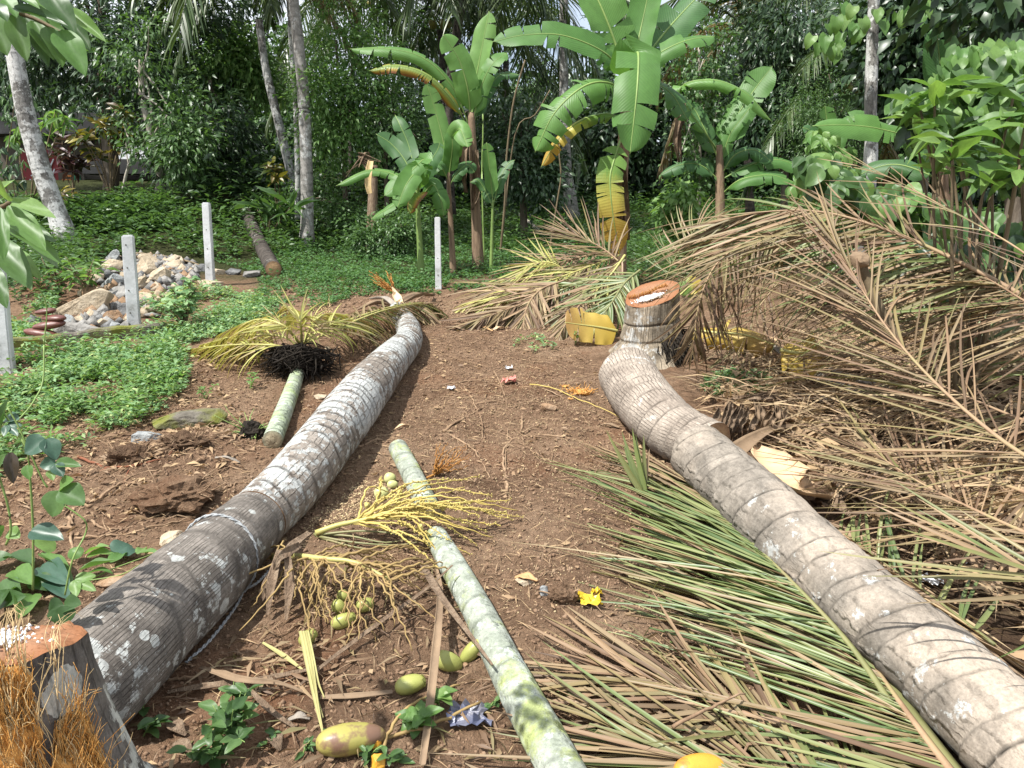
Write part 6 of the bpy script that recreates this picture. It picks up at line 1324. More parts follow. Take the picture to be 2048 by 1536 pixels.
palm('leaning dark palm with hanging black and olive fronds', [(590, 380), (563, 270), (545, 195), (530, 128), (518, 40)], [17, 17, 16.5, 15.5, 15], 'palm_spotted', (520, -75), Yb=16, nfr=18, flen=2.5, hang=1.0, elev=(-.7, .9), dead=4)
palm('dark trunk palm with crown against the sky above the middle banana', [(902, 420), (898, 250), (905, 120), (925, 0), (935, -90)], [17, 17, 17, 18, 18], 'palm_dark', (935, -120), Yb=18, nfr=14, flen=4.0, elev=(-.7, 1.0))
palm('second dark palm trunk with low crown left of the first', [(890, 330), (886, 200), (884, 110), (880, 60)], [12, 12, 12, 13], 'palm_dark', (880, 30), Yb=20, nfr=14, flen=3.4, elev=(-.6, 1.1))
palm('pale palm with swollen base right of the left banana group', [(1146, 448), (1140, 395), (1133, 330), (1129, 220), (1127, 110), (1128, 0), (1130, -120)], [33, 26, 20, 18, 17.5, 17, 16], 'palm_pale', at(1130, -220, 15), spacing=.10, flen=3.6, elev=(-.8, .8))
palm('brown thatched palm at upper right of centre', [(1500, 420), (1495, 300), (1490, 180), (1487, 90)], [16, 16, 16, 18], 'palm_dark', (1487, 50), Yb=16, nfr=16, flen=2.6, hang=1.0, elev=(-1.2, .9), dead=7)
palm('green palm crown behind the right-hand slim trunk', [(1722, 420), (1716, 300), (1712, 200)], [14, 14, 15], 'palm_dark', (1712, 150), Yb=14, nfr=16, flen=2.3, fmat='fr_bg', elev=(-.7, 1.1), dead=2)
palm('low bright feather palm left of the tall pale palm', [(470, 430), (472, 400), (474, 380)], [10, 10, 10], 'palm_dark', (474, 375), Yb=16.5, nfr=12, flen=1.5, fmat='lf_lime', elev=(.1, 1.2), group='standing palms')
palm('far palm crown high above the middle trees', [(1010, 420), (1010, 250), (1012, 120)], [12, 12, 12], 'palm_dark', (1012, 60), Yb=22, nfr=16, flen=4.2, elev=(-.7, 1.0))
palm('far palm crown high on the right', [(1640, 420), (1640, 150), (1642, 20)], [10, 10, 10], 'palm_dark', (1642, -20), Yb=24, nfr=16, flen=4.6, elev=(-.7, 1.0))
palm('far palm crown high left of centre', [(700, 420), (705, 150), (720, 10)], [10, 10, 10], 'palm_dark', (722, -10), Yb=22, nfr=16, flen=4.2, elev=(-.8, 1.0))
# ------------------------------------------------------------------ broad-leaved trees
BT = 'trees at the back'
def B(u, v, Y, r): return (tuple(at(u, v, Y)), r)
def tr(label, px, Y, wpx, bark, blobs, ncl, per, L, W, mat, clr=.32, droop=.5, limbs=8, name='leafy_tree', shell=.5):
    b = at(px[0][0], px[0][1], Y); b.z = min(b.z, gz(b.x, b.y) - .05); s = depth(b)/FPX; pts = [b] + [at(u, v, Y) for u, v in px[1:]]
    return tree(label, pts, wpx[0]*s/2, wpx[1]*s/2, bark, [B(*q) for q in blobs], ncl, per, clr, L, W, mat, droop, BT, name, 'tree', limbs, shell)
tr('dark glossy mango tree filling the upper left', [(218, 415), (222, 340), (215, 250), (205, 120), (200, -60)], 17.5, (24, 14), 'tree_bark', [(190, 60, 17, 1.5), (310, 80, 16.5, 1.3), (110, 30, 17, 1.4), (400, 60, 17, 1.2), (60, 160, 17.5, 1.2), (250, 160, 16.2, 1.1), (230, -60, 17, 1.7), (380, 160, 16.5, .9), (30, 60, 17, 1.3), (430, -40, 18, 1.2)], 30, 46, .21, .06, 'lf_dark', .30)
tr('dense drooping dark tree left of the tall pale palm', [(432, 420), (430, 340), (425, 250), (420, 160)], 16, (12, 6), 'tree_bark', [(420, 300, 15.6, .75), (430, 240, 15.6, .7), (390, 340, 15.6, .55), (460, 330, 15.8, .6), (440, 370, 15.6, .4)], 30, 46, .19, .045, 'lf_dark', .22, .9)
tr('pale crooked trunk tree behind the rock heap', [(305, 452), (300, 425), (318, 385), (322, 350), (308, 300), (298, 250), (285, 200), (282, 120)], 14.2, (15, 9), 'pale_bark', [(365, 230, 14, .45), (290, 110, 14.4, .7), (375, 280, 13.8, .35), (365, 325, 13.8, .3)], 22, 36, .14, .05, 'lf_mid', .25)
tr('thin pale forked sapling left of the crooked tree', [(243, 435), (244, 395), (252, 350), (262, 315), (255, 270)], 14.0, (6, 3), 'pale_bark', [(255, 260, 14.2, .4), (300, 300, 14, .3)], 12, 26, .13, .05, 'lf_mid', .2)
tr('lime green papaya like tree right of the mango tree', [(470, 400), (475, 280), (480, 160)], 17, (9, 6), 'tree_bark', [(480, 120, 16.8, .6), (450, 110, 16.6, .45), (520, 160, 16.8, .5), (440, 170, 16.6, .5)], 26, 40, .17, .06, 'lf_lime', .22)
tr('tall bright feathery tree right of the tall pale palm', [(690, 430), (688, 320), (680, 200), (672, 80)], 14.5, (9, 5), 'tree_bark', [(655, 130, 14.2, .7), (700, 70, 14.6, .8), (670, 220, 14.0, .65), (640, 180, 13.8, .5), (720, 180, 14.2, .6), (640, 280, 14, .5), (700, 290, 14.2, .6), (750, 120, 14.4, .5)], 26, 46, .11, .036, 'lf_lime', .17, .35)
tr('blue green small leaved tree left of the middle banana', [(775, 430), (770, 320), (765, 230), (760, 140)], 14.5, (8, 4), 'tree_bark', [(770, 210, 14.2, .7), (790, 270, 14, .6), (740, 230, 14.2, .5), (810, 200, 14.6, .5), (700, 30, 16, .9), (770, 60, 16.5, .9)], 24, 40, .09, .04, 'lf_mid', .22, .4)
tr('shrubby tree between the two banana groups', [(1050, 440), (1045, 380), (1040, 300)], 15, (12, 6), 'tree_bark', [(1010, 330, 14.5, .6), (1060, 300, 14.8, .7), (1080, 360, 14.5, .5), (1040, 240, 15, .7), (1000, 250, 15.4, .6)], 22, 36, .15, .06, 'lf_dark', .25)
tr('dark drooping leaf tree at upper right of centre', [(1570, 430), (1570, 320), (1575, 200), (1580, 80)], 14.5, (12, 8), 'tree_bark', [(1560, 80, 14.2, .8), (1600, 160, 14, .8), (1540, 170, 14.2, .6), (1640, 80, 14.4, .8), (1590, 240, 14, .6), (1580, -20, 14.6, 1.0), (1530, 260, 14, .4)], 30, 44, .17, .045, 'lf_dark', .24, .8)
tr('fine leaved mossy tree behind the right banana leaves', [(1660, 430), (1658, 360), (1655, 290)], 12.5, (9, 5), 'tree_bark', [(1650, 190, 12.2, .5), (1690, 230, 12, .5), (1620, 230, 12.2, .45), (1660, 290, 12, .55), (1710, 290, 12, .4)], 30, 60, .06, .016, 'lf_mid', .2, .3)
tr('broad leaved tree at upper right behind the slim trunk', [(1850, 430), (1850, 300), (1855, 150), (1860, 0)], 11.5, (14, 10), 'tree_bark', [(1830, 60, 11.2, .7), (1900, 40, 11, .7), (1780, 20, 11.4, .6), (1960, 50, 11, .7), (1850, 170, 11.4, .6), (1800, 110, 11.2, .4), (1950, 140, 11, .6)], 30, 40, .14, .085, 'lf_dark', .3, .6)
tr('grey trunk tree in the top right corner', [(2052, 330), (2045, 200), (2035, 90), (2025, -60)], 6.5, (32, 26), 'tree_bark', [(2010, -60, 6.5, .5), (2120, 0, 6.5, .6)], 14, 30, .18, .1, 'lf_dark', .3)
tr('vine covered slim tree left of the right banana clump', [(1395, 470), (1398, 380), (1400, 250), (1398, 90)], 11, (7, 5), 'pale_bark', [(1395, 170, 11, .35), (1410, 250, 11, .35), (1385, 330, 10.9, .3), (1400, 90, 11.2, .5)], 22, 30, .08, .045, 'lf_mid', .16, .6)
tr('leafy green creeper column right of the big banana', [(1372, 500), (1370, 440), (1375, 380)], 9.5, (5, 4), 'stem_brown', [(1365, 400, 9.4, .16), (1372, 450, 9.4, .18), (1350, 430, 9.4, .14), (1385, 480, 9.4, .16)], 16, 24, .10, .055, 'lf_bright', .1, .7, 0)
tr('round bush at the foot of the left banana group', [(780, 510), (780, 480), (782, 460)], 12, (10, 6), 'tree_bark', [(770, 470, 11.8, .35), (810, 465, 12, .32), (740, 480, 12, .25)], 34, 44, .07, .03, 'lf_mid', .14, .2)
tr('bush of pale leaves on the bank right of the dark fallen trunk', [(590, 470), (590, 440), (590, 420)], 15, (7, 4), 'tree_bark', [(560, 420, 14.6, .35), (600, 400, 14.8, .4), (660, 430, 14.2, .5), (700, 450, 14, .4), (640, 390, 15, .5)], 26, 36, .09, .04, 'lf_mid', .18, .3)
SLIM = tr('slim speckled trunk tree with heart shaped leaves at the right', [(1738, 380), (1740, 330), (1742, 200), (1746, 60), (1750, -60)], 8.6, (23, 21), 'palm_spotted', [(1745, -90, 8.6, .4)], 10, 20, .12, .09, 'lf_bright', .25, .5, 0)
for (u, v, k) in [(1690, 20, 7), (1670, 80, 8), (1640, 70, 6), (1720, 60, 5), (1750, 40, 4), (1830, 20, 6)]:
    for m in range(k):
        p = at(u + R.uniform(-24, 24), v + R.uniform(-22, 22), 8.2 + R.uniform(-.2, .2)); put_leaf(SLIM, 'heart', R.choice(('lf_bright', 'lf_lime')), p, V((R.uniform(-.6, .6), -.3, -1)), V((R.uniform(-.5, .5), -1, .5)), R.uniform(.11, .18), R.uniform(.10, .15))
# the wood behind
for i, (u, v, Y, r, lab) in enumerate([(-250, 200, 26, 3.2, 'dark background tree beyond the left picture edge'), (0, 200, 27, 2.8, 'dark background tree behind the spotted palm'), (250, 250, 25, 2.4, 'dark background tree behind the mango tree'), (480, 250, 27, 2.5, 'dark background tree behind the leaning dark palm'), (700, 260, 26, 2.5, 'dark background tree behind the feathery tree'), (900, 280, 25, 2.2, 'dark background tree behind the left banana group'), (1080, 270, 27, 2.4, 'dark background tree behind the swollen base palm'), (1280, 220, 25, 2.5, 'dark background tree behind the big banana'), (1480, 250, 26, 2.4, 'dark background tree behind the thatched palm'), (1700, 230, 24, 2.4, 'dark background tree behind the slim speckled trunk'), (1920, 220, 23, 2.5, 'dark background tree behind the right-hand creeper'), (2200, 200, 24, 3.0, 'dark background tree beyond the right picture edge')]):
    tr(lab, [(u, 430), (u + 5, 330), (u, 200)], Y, (16, 9), 'tree_bark', [(u, v, Y, r), (u - 40, v + 70, Y - .6, r*.7), (u + 60, v + 60, Y - .6, r*.75), *([] if 650 < u < 1150 else [(u + 20, v - 110, Y + .8, r*.8)])], 54, 34, .34, .13, 'lf_dark' if i % 3 else 'lf_mid', .45, .5)
def woods():
    P_, D, U = [], [], []
    for k in range(420):
        u = R.uniform(-700, 2800); Y = R.uniform(30, 44); q = at(u, R.choice((R.uniform(150, 430), R.uniform(200, 430))), Y); m = 40; o = NR.normal(size=(m, 3))*np.array([.9, .6, .8]); P_.append(np.array(tuple(q)) + o); dd = o + NR.normal(size=(m, 3))*.5; dd[:, 2] -= .4; D.append(dd); U.append(np.array([0, -.4, 1]) + NR.normal(size=(m, 3))*.5)
    P_, D, U = np.concatenate(P_), np.concatenate(D), np.concatenate(U); s = NR.uniform(.7, 1.3, len(P_)); tag(ob('far_woods', scatter(P_, D, U, .65*s, .3*s, M['lf_dark'], .2)), kind='stuff')
woods()
# ------------------------------------------------------------------ croton shrubs and other shrubs with leaves one can tell apart
def rosettes(label, u, v, Y, spots, L, wr, mat, kind='lance', per=9, name='shrub', group=None, bark='stem_brown', droop=.2, cat='shrub', mats=None):
    b = at(u, v, Y); b.z = gz(b.x, b.y); t = thing(name, label, cat, b, group)
    for i, (x, y) in enumerate(spots):
        c = at(x, y, Y + R.uniform(-.25, .25)); ob('stem', tube([b, b.lerp(c, .55) + rv(.08) + V((0, 0, .1)), c], .012, .006, M[bark], 5, 10), t)
        for k in range(per):
            a = 2*PI*k/per + R.uniform(-.3, .3); d = V((math.cos(a), math.sin(a), R.uniform(-.4, .9) - droop)); l = L*R.uniform(.7, 1.15); put_leaf(t, kind, R.choice(mats) if mats else mat, c + V((0, 0, R.uniform(-.1, .06))), d, V((0, -.3, 1)) + rv(.25), l, l*wr)
    return t
rosettes('yellow and bronze croton shrub in front of the dark tree trunk', 225, 430, 14.4, [(245, 220), (210, 245), (200, 255), (235, 270), (250, 275), (185, 300), (200, 310), (225, 250), (240, 290), (170, 280), (260, 235), (150, 265)], .28, .34, 'lf_croton', per=13)
rosettes('dark purple croton left of the yellow croton', 150, 430, 14.8, [(150, 280), (135, 310), (140, 335), (165, 325), (110, 305), (125, 280)], .34, .3, 'lf_croton_dark', per=12)
rosettes('small orange yellow croton beside the tall pale palm', 560, 420, 14.0, [(548, 330), (555, 350), (545, 345)], .26, .36, 'lf_croton', per=12)
rosettes('small low croton at the foot of the spotted palm', 128, 420, 12.8, [(122, 385), (140, 400), (115, 400)], .24, .34, 'lf_croton', per=9)
rosettes('strap leaved clump on the bank beside the dark fallen trunk', 535, 430, 13.2, [(535, 425), (545, 420), (560, 430), (515, 420), (580, 415)], .55, .12, 'lf_mid', per=10, droop=.0)
rosettes('mango sprouts with hanging leaves beside the spotted palm', 60, 420, 13.2, [(40, 250), (90, 235), (130, 240), (85, 270), (30, 275), (110, 225)], .30, .2, 'lf_bright', per=11, droop=.8)
CR = 'shrubs on the right'
rosettes('glossy big leaf shrub with whorled ribbed leaves at the right', 1960, 560, 3.9, [(1905, 300), (1920, 315), (1870, 190), (1985, 340), (1840, 215), (2030, 180), (2055, 220), (1900, 270), (2040, 330)], .25, .27, 'lf_bright', 'lance', 11, group=CR, droop=.35, mats=('lf_bright', 'lf_bright', 'lf_mid'))
def creeper(label, u, v, Y, blobs, n, L, mats, kind='heart', wr=.85, group=CR):
    b = at(u, v, Y); b.z = gz(b.x, b.y); t = thing('creeper', label, 'creeper', b, group); m = n//len(blobs)
    for (x, y, wx, wy) in blobs:
        c = at(x, y, Y); ob('stem', tube([b, b.lerp(c, .5) + rv(.2), c], .014, .005, M['stem_brown'], 5, 10), t)
        for k in range(m):
            a = R.uniform(0, 6.28); q = math.sqrt(R.random()); p = at(x + math.cos(a)*wx*q, y + math.sin(a)*wy*q, Y - .35*(1 - q) + R.uniform(-.12, .12)); l = L*R.uniform(.6, 1.15); put_leaf(t, kind, R.choice(mats), p, V((R.uniform(-.7, .7), R.uniform(-.6, .1), -R.uniform(.3, 1))), V((R.uniform(-.5, .5) - .2, -.7, .8)), l, l*wr)
creeper('mass of heart shaped creeper leaves in the upper right corner', 1990, 520, 4.6, [(1940, 150, 70, 60), (2010, 170, 60, 70), (1960, 230, 70, 50), (2040, 240, 50, 70), (1900, 230, 45, 50), (1990, 110, 50, 30)], 298, .13, ('lf_bright', 'lf_mid', 'lf_bright', 'lf_lime'))
creeper('lower creeper with darker leaves under the heart shaped mass', 2020, 540, 5.0, [(1850, 250, 50, 30), (2000, 300, 60, 40), (1820, 200, 40, 30), (2040, 340, 40, 40)], 200, .13, ('lf_mid', 'lf_dark', 'lf_bright'))
creeper('broad leaf thicket behind the arching brown frond', 1780, 520, 6.0, [(1680, 370, 50, 30), (1740, 400, 50, 30), (1800, 390, 50, 30), (1850, 420, 50, 30), (1900, 440, 60, 40), (1980, 460, 60, 40), (1640, 330, 40, 30), (1760, 440, 60, 30)], 290, .17, ('lf_mid', 'lf_bright', 'lf_mid'), 'ovate', .75)
creeper('pale small leaved bush in front of the slim speckled trunk', 1650, 500, 7.0, [(1630, 350, 40, 25), (1670, 310, 40, 25), (1610, 380, 35, 20), (1690, 350, 35, 25), (1640, 280, 35, 25)], 290, .10, ('lf_lime', 'lf_bright'), 'ovate', .6)
creeper('dark thicket in the lower right behind the dry fronds', 1980, 600, 4.8, [(1960, 520, 60, 40), (2030, 560, 50, 50), (1900, 560, 60, 40), (2050, 480, 50, 50), (1850, 500, 50, 30)], 220, .14, ('lf_mid', 'lf_dark', 'lf_bright'), 'ovate', .7)
creeper('leafy stems hanging at the left of the mango tree', 20, 460, 12.5, [(20, 330, 40, 50), (30, 200, 40, 50), (15, 420, 40, 40)], 200, .17, ('lf_dark', 'lf_mid'), 'lance', .3, 'shrubs on the left')
# hanging vines in the middle
for px, Y, r, lab in [([(1000, 440), (1010, 400), (1012, 330), (1020, 250), (1030, 190), (1050, 120)], 12.5, .02, 'brown liana hanging right of the middle banana'), ([(1098, 455), (1115, 400), (1122, 350), (1118, 300), (1125, 250)], 12.5, .015, 'thin twisting liana left of the swollen base palm'), ([(1000, 300), (1030, 270), (1070, 230), (1100, 180)], 12.8, .014, 'thin slanting liana crossing the brown one'), ([(968, 440), (964, 360), (966, 260), (965, 200)], 11.5, .014, 'straight green bamboo like stem behind the middle banana')]:
    pts = vpath([(u, v, Y) for u, v in px]); pts[0].z = gz(pts[0].x, pts[0].y); tag(ob('liana', tube(pts, r, r*.7, M['stem_green' if 'bamboo' in lab else 'stem_brown'], 7, 26)), lab, 'vine', 'hanging lianas')
P0 = [gp(1092, 478, .08), gp(1070, 455, .12), at(1035, 428, gp(1070, 455).y + .9)]
tag(ob('fallen_stick', tube(P0, .05, .045, M['pale_bark'], 9, 12)), 'grey fallen pole leaning behind the bananas', 'pole')
# ------------------------------------------------------------------ banana plants
BG = 'banana plants'
CF = V((-.15, -.75, .65))
def banana(label, base, stem, wpx, leaves, Y, mat='banana_stem', dead=(), seed=0):
    b = at(base[0], base[1], Y); b.z = gz(b.x, b.y) - .03; t = thing('banana_plant', label, 'banana plant', b, BG); s = Y/FPX; pts = [b] + [at(u, v, Y) for u, v in stem]
    P = catmull(pts, 26); vs, fs, uv, _ = sweep(P, list(lerp_list([wpx*s*.62, wpx*s*.5, wpx*s*.42, wpx*s*.3], 26)), 14, lambda q, a, r: (r*(1 + .12*noise.noise(V((a*2.2, q*1.5, seed)))), 0)); ob('pseudostem', mesh(vs, fs, M[mat], True, uv), t)
    for i, (px, hw, m, tears, sag, *ex) in enumerate(leaves):
        pts = [at(u, v, Y + dy) for u, v, dy in px]; face = ex[0] if ex else CF
        banana_leaf(t, pts, hw*s, face, m, tears, .18, sag, .10, 'leaf', 'stem_green', seed*31 + i, .12 if tears > 6 else .06)
    for px, w_ in dead:
        for k in range(4):
            P_ = [at(u + R.uniform(-6, 6), v, Y - .12 + R.uniform(-.08, .08)) for u, v in px]; ob('dead_leaf', ribbon(P_, [w_*s*.4, w_*s, w_*s*.8, w_*s*.2], 'dead_banana', 1.1, 14, V((0, -1, .2)), 2, .02), t)
    return t
banana('largest banana plant with broad bright leaves and one yellowing leaf', (1236, 515), [(1240, 430), (1244, 340), (1250, 240), (1256, 150)], 28, [
 ([(1256, 200, 0), (1262, 140, -.25), (1276, 106, -.5), (1274, 180, -.8), (1260, 308, -.95)], 40, 'ban', 5, .25, V((0, -1, .1))), ([(1250, 170, 0), (1238, 110, .1), (1205, 20, .1), (1165, -60, .2)], 46, 'ban', 3, .2, V((.3, -.9, .3))),
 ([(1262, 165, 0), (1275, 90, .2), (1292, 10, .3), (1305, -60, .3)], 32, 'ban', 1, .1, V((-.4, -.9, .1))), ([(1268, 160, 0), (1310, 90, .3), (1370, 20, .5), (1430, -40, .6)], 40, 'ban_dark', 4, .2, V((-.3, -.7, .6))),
 ([(1268, 150, 0), (1310, 112, .0), (1370, 82, .0), (1430, 72, .1)], 24, 'ban', 3, .4, V((0, -.6, .8))), ([(1248, 165, 0), (1215, 110, -.2), (1130, 72, -.3), (1050, 70, -.3), (985, 84, -.3)], 26, 'ban', 5, .3, V((0, -.85, .5))),
 ([(1246, 200, 0), (1222, 168, -.2), (1170, 172, -.4), (1110, 225, -.5), (1070, 305, -.5)], 36, 'ban', 10, .6, V((-.2, -.8, .55))), ([(1244, 250, 0), (1222, 228, -.1), (1170, 238, -.2), (1120, 275, -.25), (1082, 335, -.25)], 17, 'ban_yellow_tip', 8, .9, V((0, -.7, .7))),
 ([(1244, 270, -.05), (1228, 320, -.25), (1220, 360, -.35), (1226, 430, -.4), (1240, 510, -.35)], 26, 'ban_yellow_tip', 8, .4, V((0, -1, .1))), ([(1262, 190, 0), (1310, 170, .2), (1345, 190, .3), (1375, 240, .3)], 24, 'ban_dark', 5, .5)], 8.5,
 dead=(([(1246, 320), (1244, 380), (1250, 430), (1252, 480)], 26), ([(1240, 310), (1232, 360), (1238, 420), (1240, 470)], 22)), seed=1)
banana('tall middle banana plant with one browning leaf reaching left', (956, 520), [(953, 450), (948, 350), (944, 270), (942, 225)], 20, [
 ([(943, 240, 0), (950, 170, .1), (964, 95, .15), (978, 22, .2)], 22, 'ban', 2, .15, V((-.2, -1, .1))), ([(941, 240, 0), (936, 180, -.1), (918, 120, -.15), (886, 68, -.2)], 24, 'ban', 2, .25, V((.2, -.95, .2))),
 ([(938, 250, 0), (905, 175, -.1), (850, 118, -.15), (780, 98, -.15), (700, 98, -.1)], 17, 'ban', 5, .6, V((0, -.7, .7))), ([(936, 255, 0), (900, 195, -.2), (850, 148, -.3), (790, 132, -.3), (738, 142, -.3)], 15, 'ban_brown_edge', 9, .9, V((0, -.7, .6))),
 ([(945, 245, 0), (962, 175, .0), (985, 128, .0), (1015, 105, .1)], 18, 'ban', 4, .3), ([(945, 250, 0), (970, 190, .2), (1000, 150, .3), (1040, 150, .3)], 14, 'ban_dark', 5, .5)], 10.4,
 dead=(([(940, 270), (930, 310), (926, 350), (930, 385)], 20), ([(950, 300), (955, 340), (950, 390), (945, 420)], 16)), seed=2)
banana('slim banana plant with upright leaf left of the middle one', (906, 520), [(902, 450), (899, 400), (897, 345)], 11, [
 ([(897, 350, 0), (888, 290, .05), (872, 225, .1), (853, 165, .1)], 19, 'ban', 2, .15, V((.2, -1, .1))), ([(898, 352, 0), (902, 320, -.05), (905, 290, -.1), (903, 260, -.1)], 15, 'ban', 0, .1, V((0, -1, 0))),
 ([(898, 350, 0), (908, 280, -.1), (920, 258, -.25), (936, 295, -.4)], 19, 'ban', 2, .2, V((.1, -1, .2))), ([(896, 360, 0), (880, 330, -.1), (868, 335, -.2), (860, 350, -.2)], 14, 'ban_dark', 3, .4), ([(900, 370, 0), (915, 345, 0), (935, 330, 0), (950, 345, 0)], 14, 'ban_dark', 3, .5)], 10.0, seed=3)
banana('low bushy banana plant furthest left of its group', (842, 510), [(838, 460), (836, 420), (835, 385)], 12, [
 ([(835, 390, 0), (815, 330, .1), (785, 290, .2), (752, 268, .2)], 18, 'ban_dark', 3, .3), ([(834, 385, 0), (790, 350, .2), (735, 342, .2), (672, 372, .1)], 13, 'ban', 4, .7, V((0, -.6, .8))), ([(836, 385, 0), (850, 320, -.2), (815, 350, -.4), (768, 392, -.5)], 19, 'ban', 5, .3, V((-.3, -.9, .4))),
 ([(836, 390, 0), (835, 345, -.3), (812, 370, -.5), (795, 415, -.6)], 20, 'ban', 3, .2, V((-.1, -1, .2))), ([(836, 390, 0), (858, 330, 0), (875, 300, 0), (880, 285, 0)], 18, 'ban_dark', 2, .2), ([(838, 400, 0), (865, 370, -.1), (880, 395, -.2), (888, 432, -.2)], 17, 'ban', 2, .3, V((.1, -1, .2))),
 ([(836, 410, 0), (810, 400, -.2), (780, 415, -.3), (742, 438, -.3)], 11, 'ban', 3, .6, V((0, -.6, .8))), ([(838, 400, 0), (840, 385, -.3), (825, 400, -.4), (818, 428, -.4)], 14, 'ban_brown_edge', 4, .5), ([(838, 395, 0), (820, 300, .3), (800, 250, .4), (790, 230, .5)], 16, 'ban_dark', 3, .3)], 9.6, 'stem_green', seed=4)
banana('narrow young banana plant right of the middle one', (982, 515), [(984, 470), (985, 430), (986, 400)], 7, [([(986, 405, 0), (982, 365, 0), (978, 325, 0), (973, 285, 0)], 14, 'ban', 1, .15, V((.1, -1, .1))), ([(986, 410, 0), (1000, 360, .1), (1015, 330, .2), (1030, 320, .2)], 12, 'ban_dark', 2, .3), ([(986, 415, 0), (970, 380, .1), (955, 360, .1), (940, 365, .1)], 10, 'ban_dark', 2, .5)], 9.9, 'stem_green', seed=5)
banana('banana clump with wide arching dark leaves right of the creeper column', (1440, 480), [(1440, 420), (1440, 350), (1438, 290)], 20, [
 ([(1440, 310, 0), (1470, 240, .1), (1505, 185, .2), (1545, 132, .2)], 30, 'ban', 3, .2), ([(1435, 300, 0), (1360, 185, -.2), (1420, 160, -.4), (1490, 185, -.5), (1545, 245, -.5)], 17, 'ban', 9, .9, V((0, -.6, .8))), ([(1440, 330, 0), (1460, 270, 0), (1485, 235, 0), (1500, 215, 0)], 13, 'ban', 1, .2),
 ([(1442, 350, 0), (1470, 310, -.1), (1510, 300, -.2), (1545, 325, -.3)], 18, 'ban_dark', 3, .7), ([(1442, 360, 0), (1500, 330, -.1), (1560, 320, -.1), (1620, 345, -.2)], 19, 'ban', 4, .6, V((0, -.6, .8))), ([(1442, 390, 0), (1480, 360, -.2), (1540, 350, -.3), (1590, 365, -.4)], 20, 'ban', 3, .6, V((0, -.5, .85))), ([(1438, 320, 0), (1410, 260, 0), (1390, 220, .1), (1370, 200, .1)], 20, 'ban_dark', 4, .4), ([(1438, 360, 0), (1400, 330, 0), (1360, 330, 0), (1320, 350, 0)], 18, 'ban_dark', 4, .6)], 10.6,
 dead=(([(1365, 205), (1358, 240), (1354, 280), (1358, 325)], 18),), seed=6)
banana('banana clump with long level leaf in front of the slim speckled trunk', (1890, 520), [(1890, 440), (1888, 380), (1885, 330)], 24, [
 ([(1885, 340, 0), (1840, 285, -.2), (1760, 258, -.3), (1690, 250, -.3), (1625, 252, -.3)], 27, 'ban', 4, .3, V((0, -.85, .5))), ([(1886, 340, 0), (1890, 230, .1), (1880, 130, .1), (1872, 45, .1)], 36, 'ban_dark', 2, .15, V((.3, -1, .1))), ([(1884, 345, 0), (1850, 310, -.1), (1840, 290, -.2), (1815, 310, -.3)], 22, 'ban', 2, .4), ([(1887, 330, 0), (1920, 260, .1), (1960, 230, .2), (2000, 250, .2)], 24, 'ban_dark', 4, .6), ([(1884, 360, 0), (1800, 330, .2), (1740, 340, .3), (1690, 370, .3)], 24, 'ban_dark', 4, .6)], 7.2, seed=7)
banana('small banana plant showing one round topped leaf behind the level leaf', (1655, 430), [(1655, 360), (1655, 310)], 10, [([(1655, 320, 0), (1656, 280, 0), (1654, 245, 0), (1650, 212, 0)], 19, 'ban', 1, .1, V((0, -1, .1))), ([(1655, 330, 0), (1640, 290, 0), (1620, 262, 0), (1605, 255, 0)], 16, 'ban_dark', 2, .2), ([(1656, 330, 0), (1690, 250, .1), (1720, 230, .1), (1740, 235, .1)], 16, 'ban', 2, .3)], 8.8, 'stem_green', seed=8)
# cut banana trunk with its pale inner sheath
b = at(738, 420, 12.5); b.z = gz(b.x, b.y); t = thing('dead_banana_plant', 'dead banana trunk with a cream sheath curling off', 'banana trunk', b)
ob('stem', tube([b, at(746, 380, 12.7), at(746, 330, 12.7)], .09, .07, M['dead_banana'], 10, 12), t); ob('sheath', ribbon([at(742, 322, 12.2), at(738, 345, 12.15), at(737, 370, 12.15), at(740, 387, 12.15)], [.10, .12, .12, .09], 'straw', .6, 14, V((0, -1, .1))), t)
for k in range(9): ob('dead_leaf', ribbon([at(742, 325, 12.4), at(742 + R.uniform(-25, 10), 320 + R.uniform(-15, 5), 12.3), at(742 + R.uniform(-50, 20), 335 + R.uniform(-20, 25), 12.2)], [.03, .08, .02], 'dead_banana', .8, 10), t)
# yellow fallen banana leaves
t = thing('fallen_banana_leaf', 'yellow torn banana leaf piece standing left of the tall stump', 'banana leaf', gp(1185, 675)); 
banana_leaf(t, [at(1235, 662, 6.0), at(1200, 655, 5.95), at(1165, 650, 5.9), at(1130, 645, 5.85)], .14, V((.1, -.9, .5)), 'ban_yellow', 3, .1, .2, .0, 'blade', 'rachis_yellow', 12, .06)
t = thing('fallen_banana_leaf', 'long yellow banana leaf lying right of the tall stump', 'banana leaf', gp(1450, 690))
banana_leaf(t, [at(1378, 660, 5.4), at(1430, 665, 5.3), at(1490, 670, 5.2), at(1550, 690, 5.1)], .13, V((0, -.8, .6)), 'ban_yellow', 8, .1, .9, .0, 'blade', 'rachis_yellow', 13, .1)
t = thing('fallen_banana_leaf', 'yellow banana leaf piece right of the grey pointed sheath', 'banana leaf', gp(1590, 720))
banana_leaf(t, [at(1560, 700, 4.9), at(1590, 705, 4.85), at(1625, 705, 4.8), at(1650, 700, 4.8)], .15, V((.1, -.8, .6)), 'ban_yellow', 5, .1, .5, .0, 'blade', 'rachis_yellow', 14, .08)
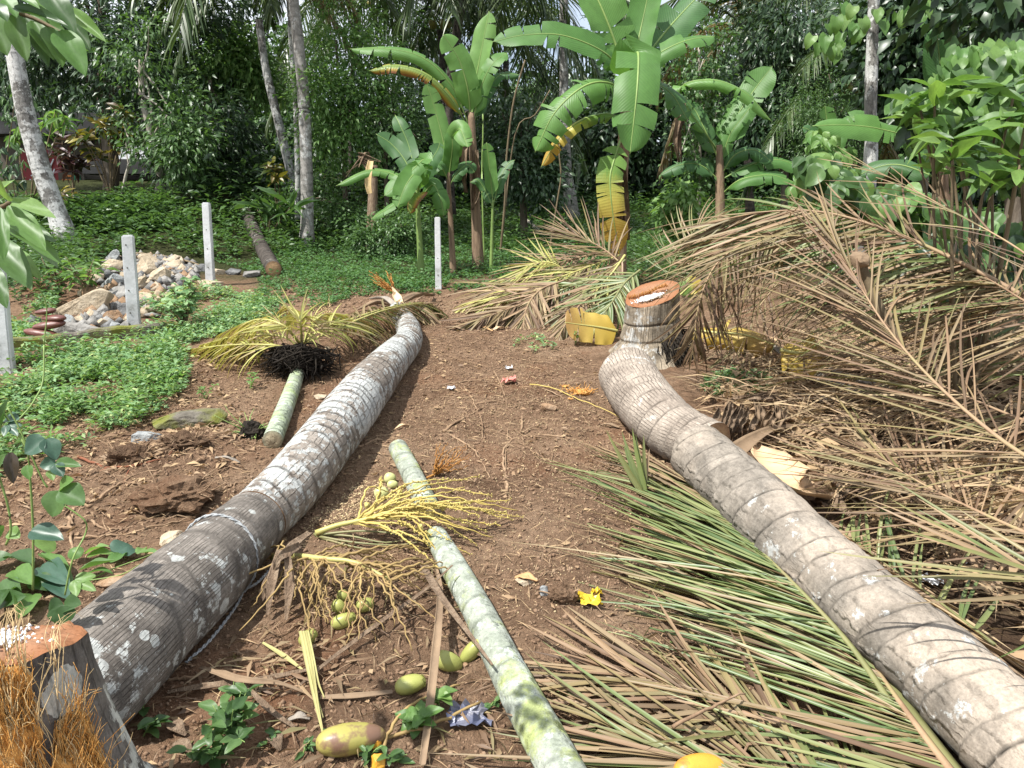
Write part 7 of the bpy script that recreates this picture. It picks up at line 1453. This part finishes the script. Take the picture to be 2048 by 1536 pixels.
t = thing('fallen_banana_leaf', 'small yellow green leaf behind the cut top of the stump', 'banana leaf', gp(1385, 640)); banana_leaf(t, [at(1360, 590, 6.2), at(1385, 570, 6.2), at(1400, 585, 6.2)], .08, V((0, -.9, .4)), 'ban_yellow_tip', 2, .1, .3, 0, 'blade', 'rachis_yellow', 15)
# ------------------------------------------------------------------ the shop behind the trees at far left
hx = at(180, 350, 21); zb = gz(hx.x, 21); t = thing('house', 'low shop building with red panel behind the trees at far left', 'building', V((hx.x, 21, zb)))
def panel(name, u0, v0, u1, v1, Y, th, mat, parent=t, bev=.01):
    a, b = at(u0, v1, Y), at(u1, v0, Y); return box_part(name, parent, (a.x + b.x)/2, Y + th/2, (a.z + b.z)/2, b.x - a.x, th, b.z - a.z, mat, bev)
panel('wall', -40, 265, 400, 425, 21.2, .25, 'shaded_house_wall'); panel('roof', -60, 225, 420, 268, 20.4, 2.6, 'house_dark'); panel('awning', 165, 318, 305, 348, 20.1, .5, 'house_dark'); panel('awning', 235, 292, 300, 319, 20.3, .06, 'house_white')  # roof colour kept dark in place of tree shade
rp_ = panel('red_panel', 52, 298, 118, 398, 20.9, .06, 'house_red'); panel('doorway_shade', 238, 352, 300, 402, 21.14, .08, 'hole'); panel('counter', 235, 402, 300, 407, 20.9, .3, 'house_white')  # the door opening is a dark sheet painted for the shade inside
bd = panel('notice_board', 120, 345, 168, 386, 20.85, .05, 'shaded_house_wall'); panel('window', 150, 262, 180, 290, 21.1, .08, 'glass_dark')
for (x, y, w_, h, m) in [(126, 350, 16, 4, 'paint_orange'), (124, 358, 18, 4, 'paint_orange'), (126, 366, 14, 4, 'paint_orange'), (124, 376, 20, 5, 'paint_green'), (146, 350, 14, 18, 'paint_green'), (148, 372, 16, 8, 'paint_orange')]: panel('print', x, y, x + w_, y + h, 20.82, .02, m, bd, .002)
for (px) in [[(97, 352), (100, 335), (104, 325), (107, 318)], [(96, 330), (93, 322), (97, 316)], [(102, 360), (105, 350), (109, 338)], [(62, 352), (66, 350), (68, 358), (63, 366), (60, 358)], [(60, 376), (66, 374), (64, 386)]]:
    ob('lettering', ribbon([at(u, v, 20.86) for u, v in px], [.03, .045, .03], 'house_white', .01, 10, V((0, -1, 0)), 1), rp_)
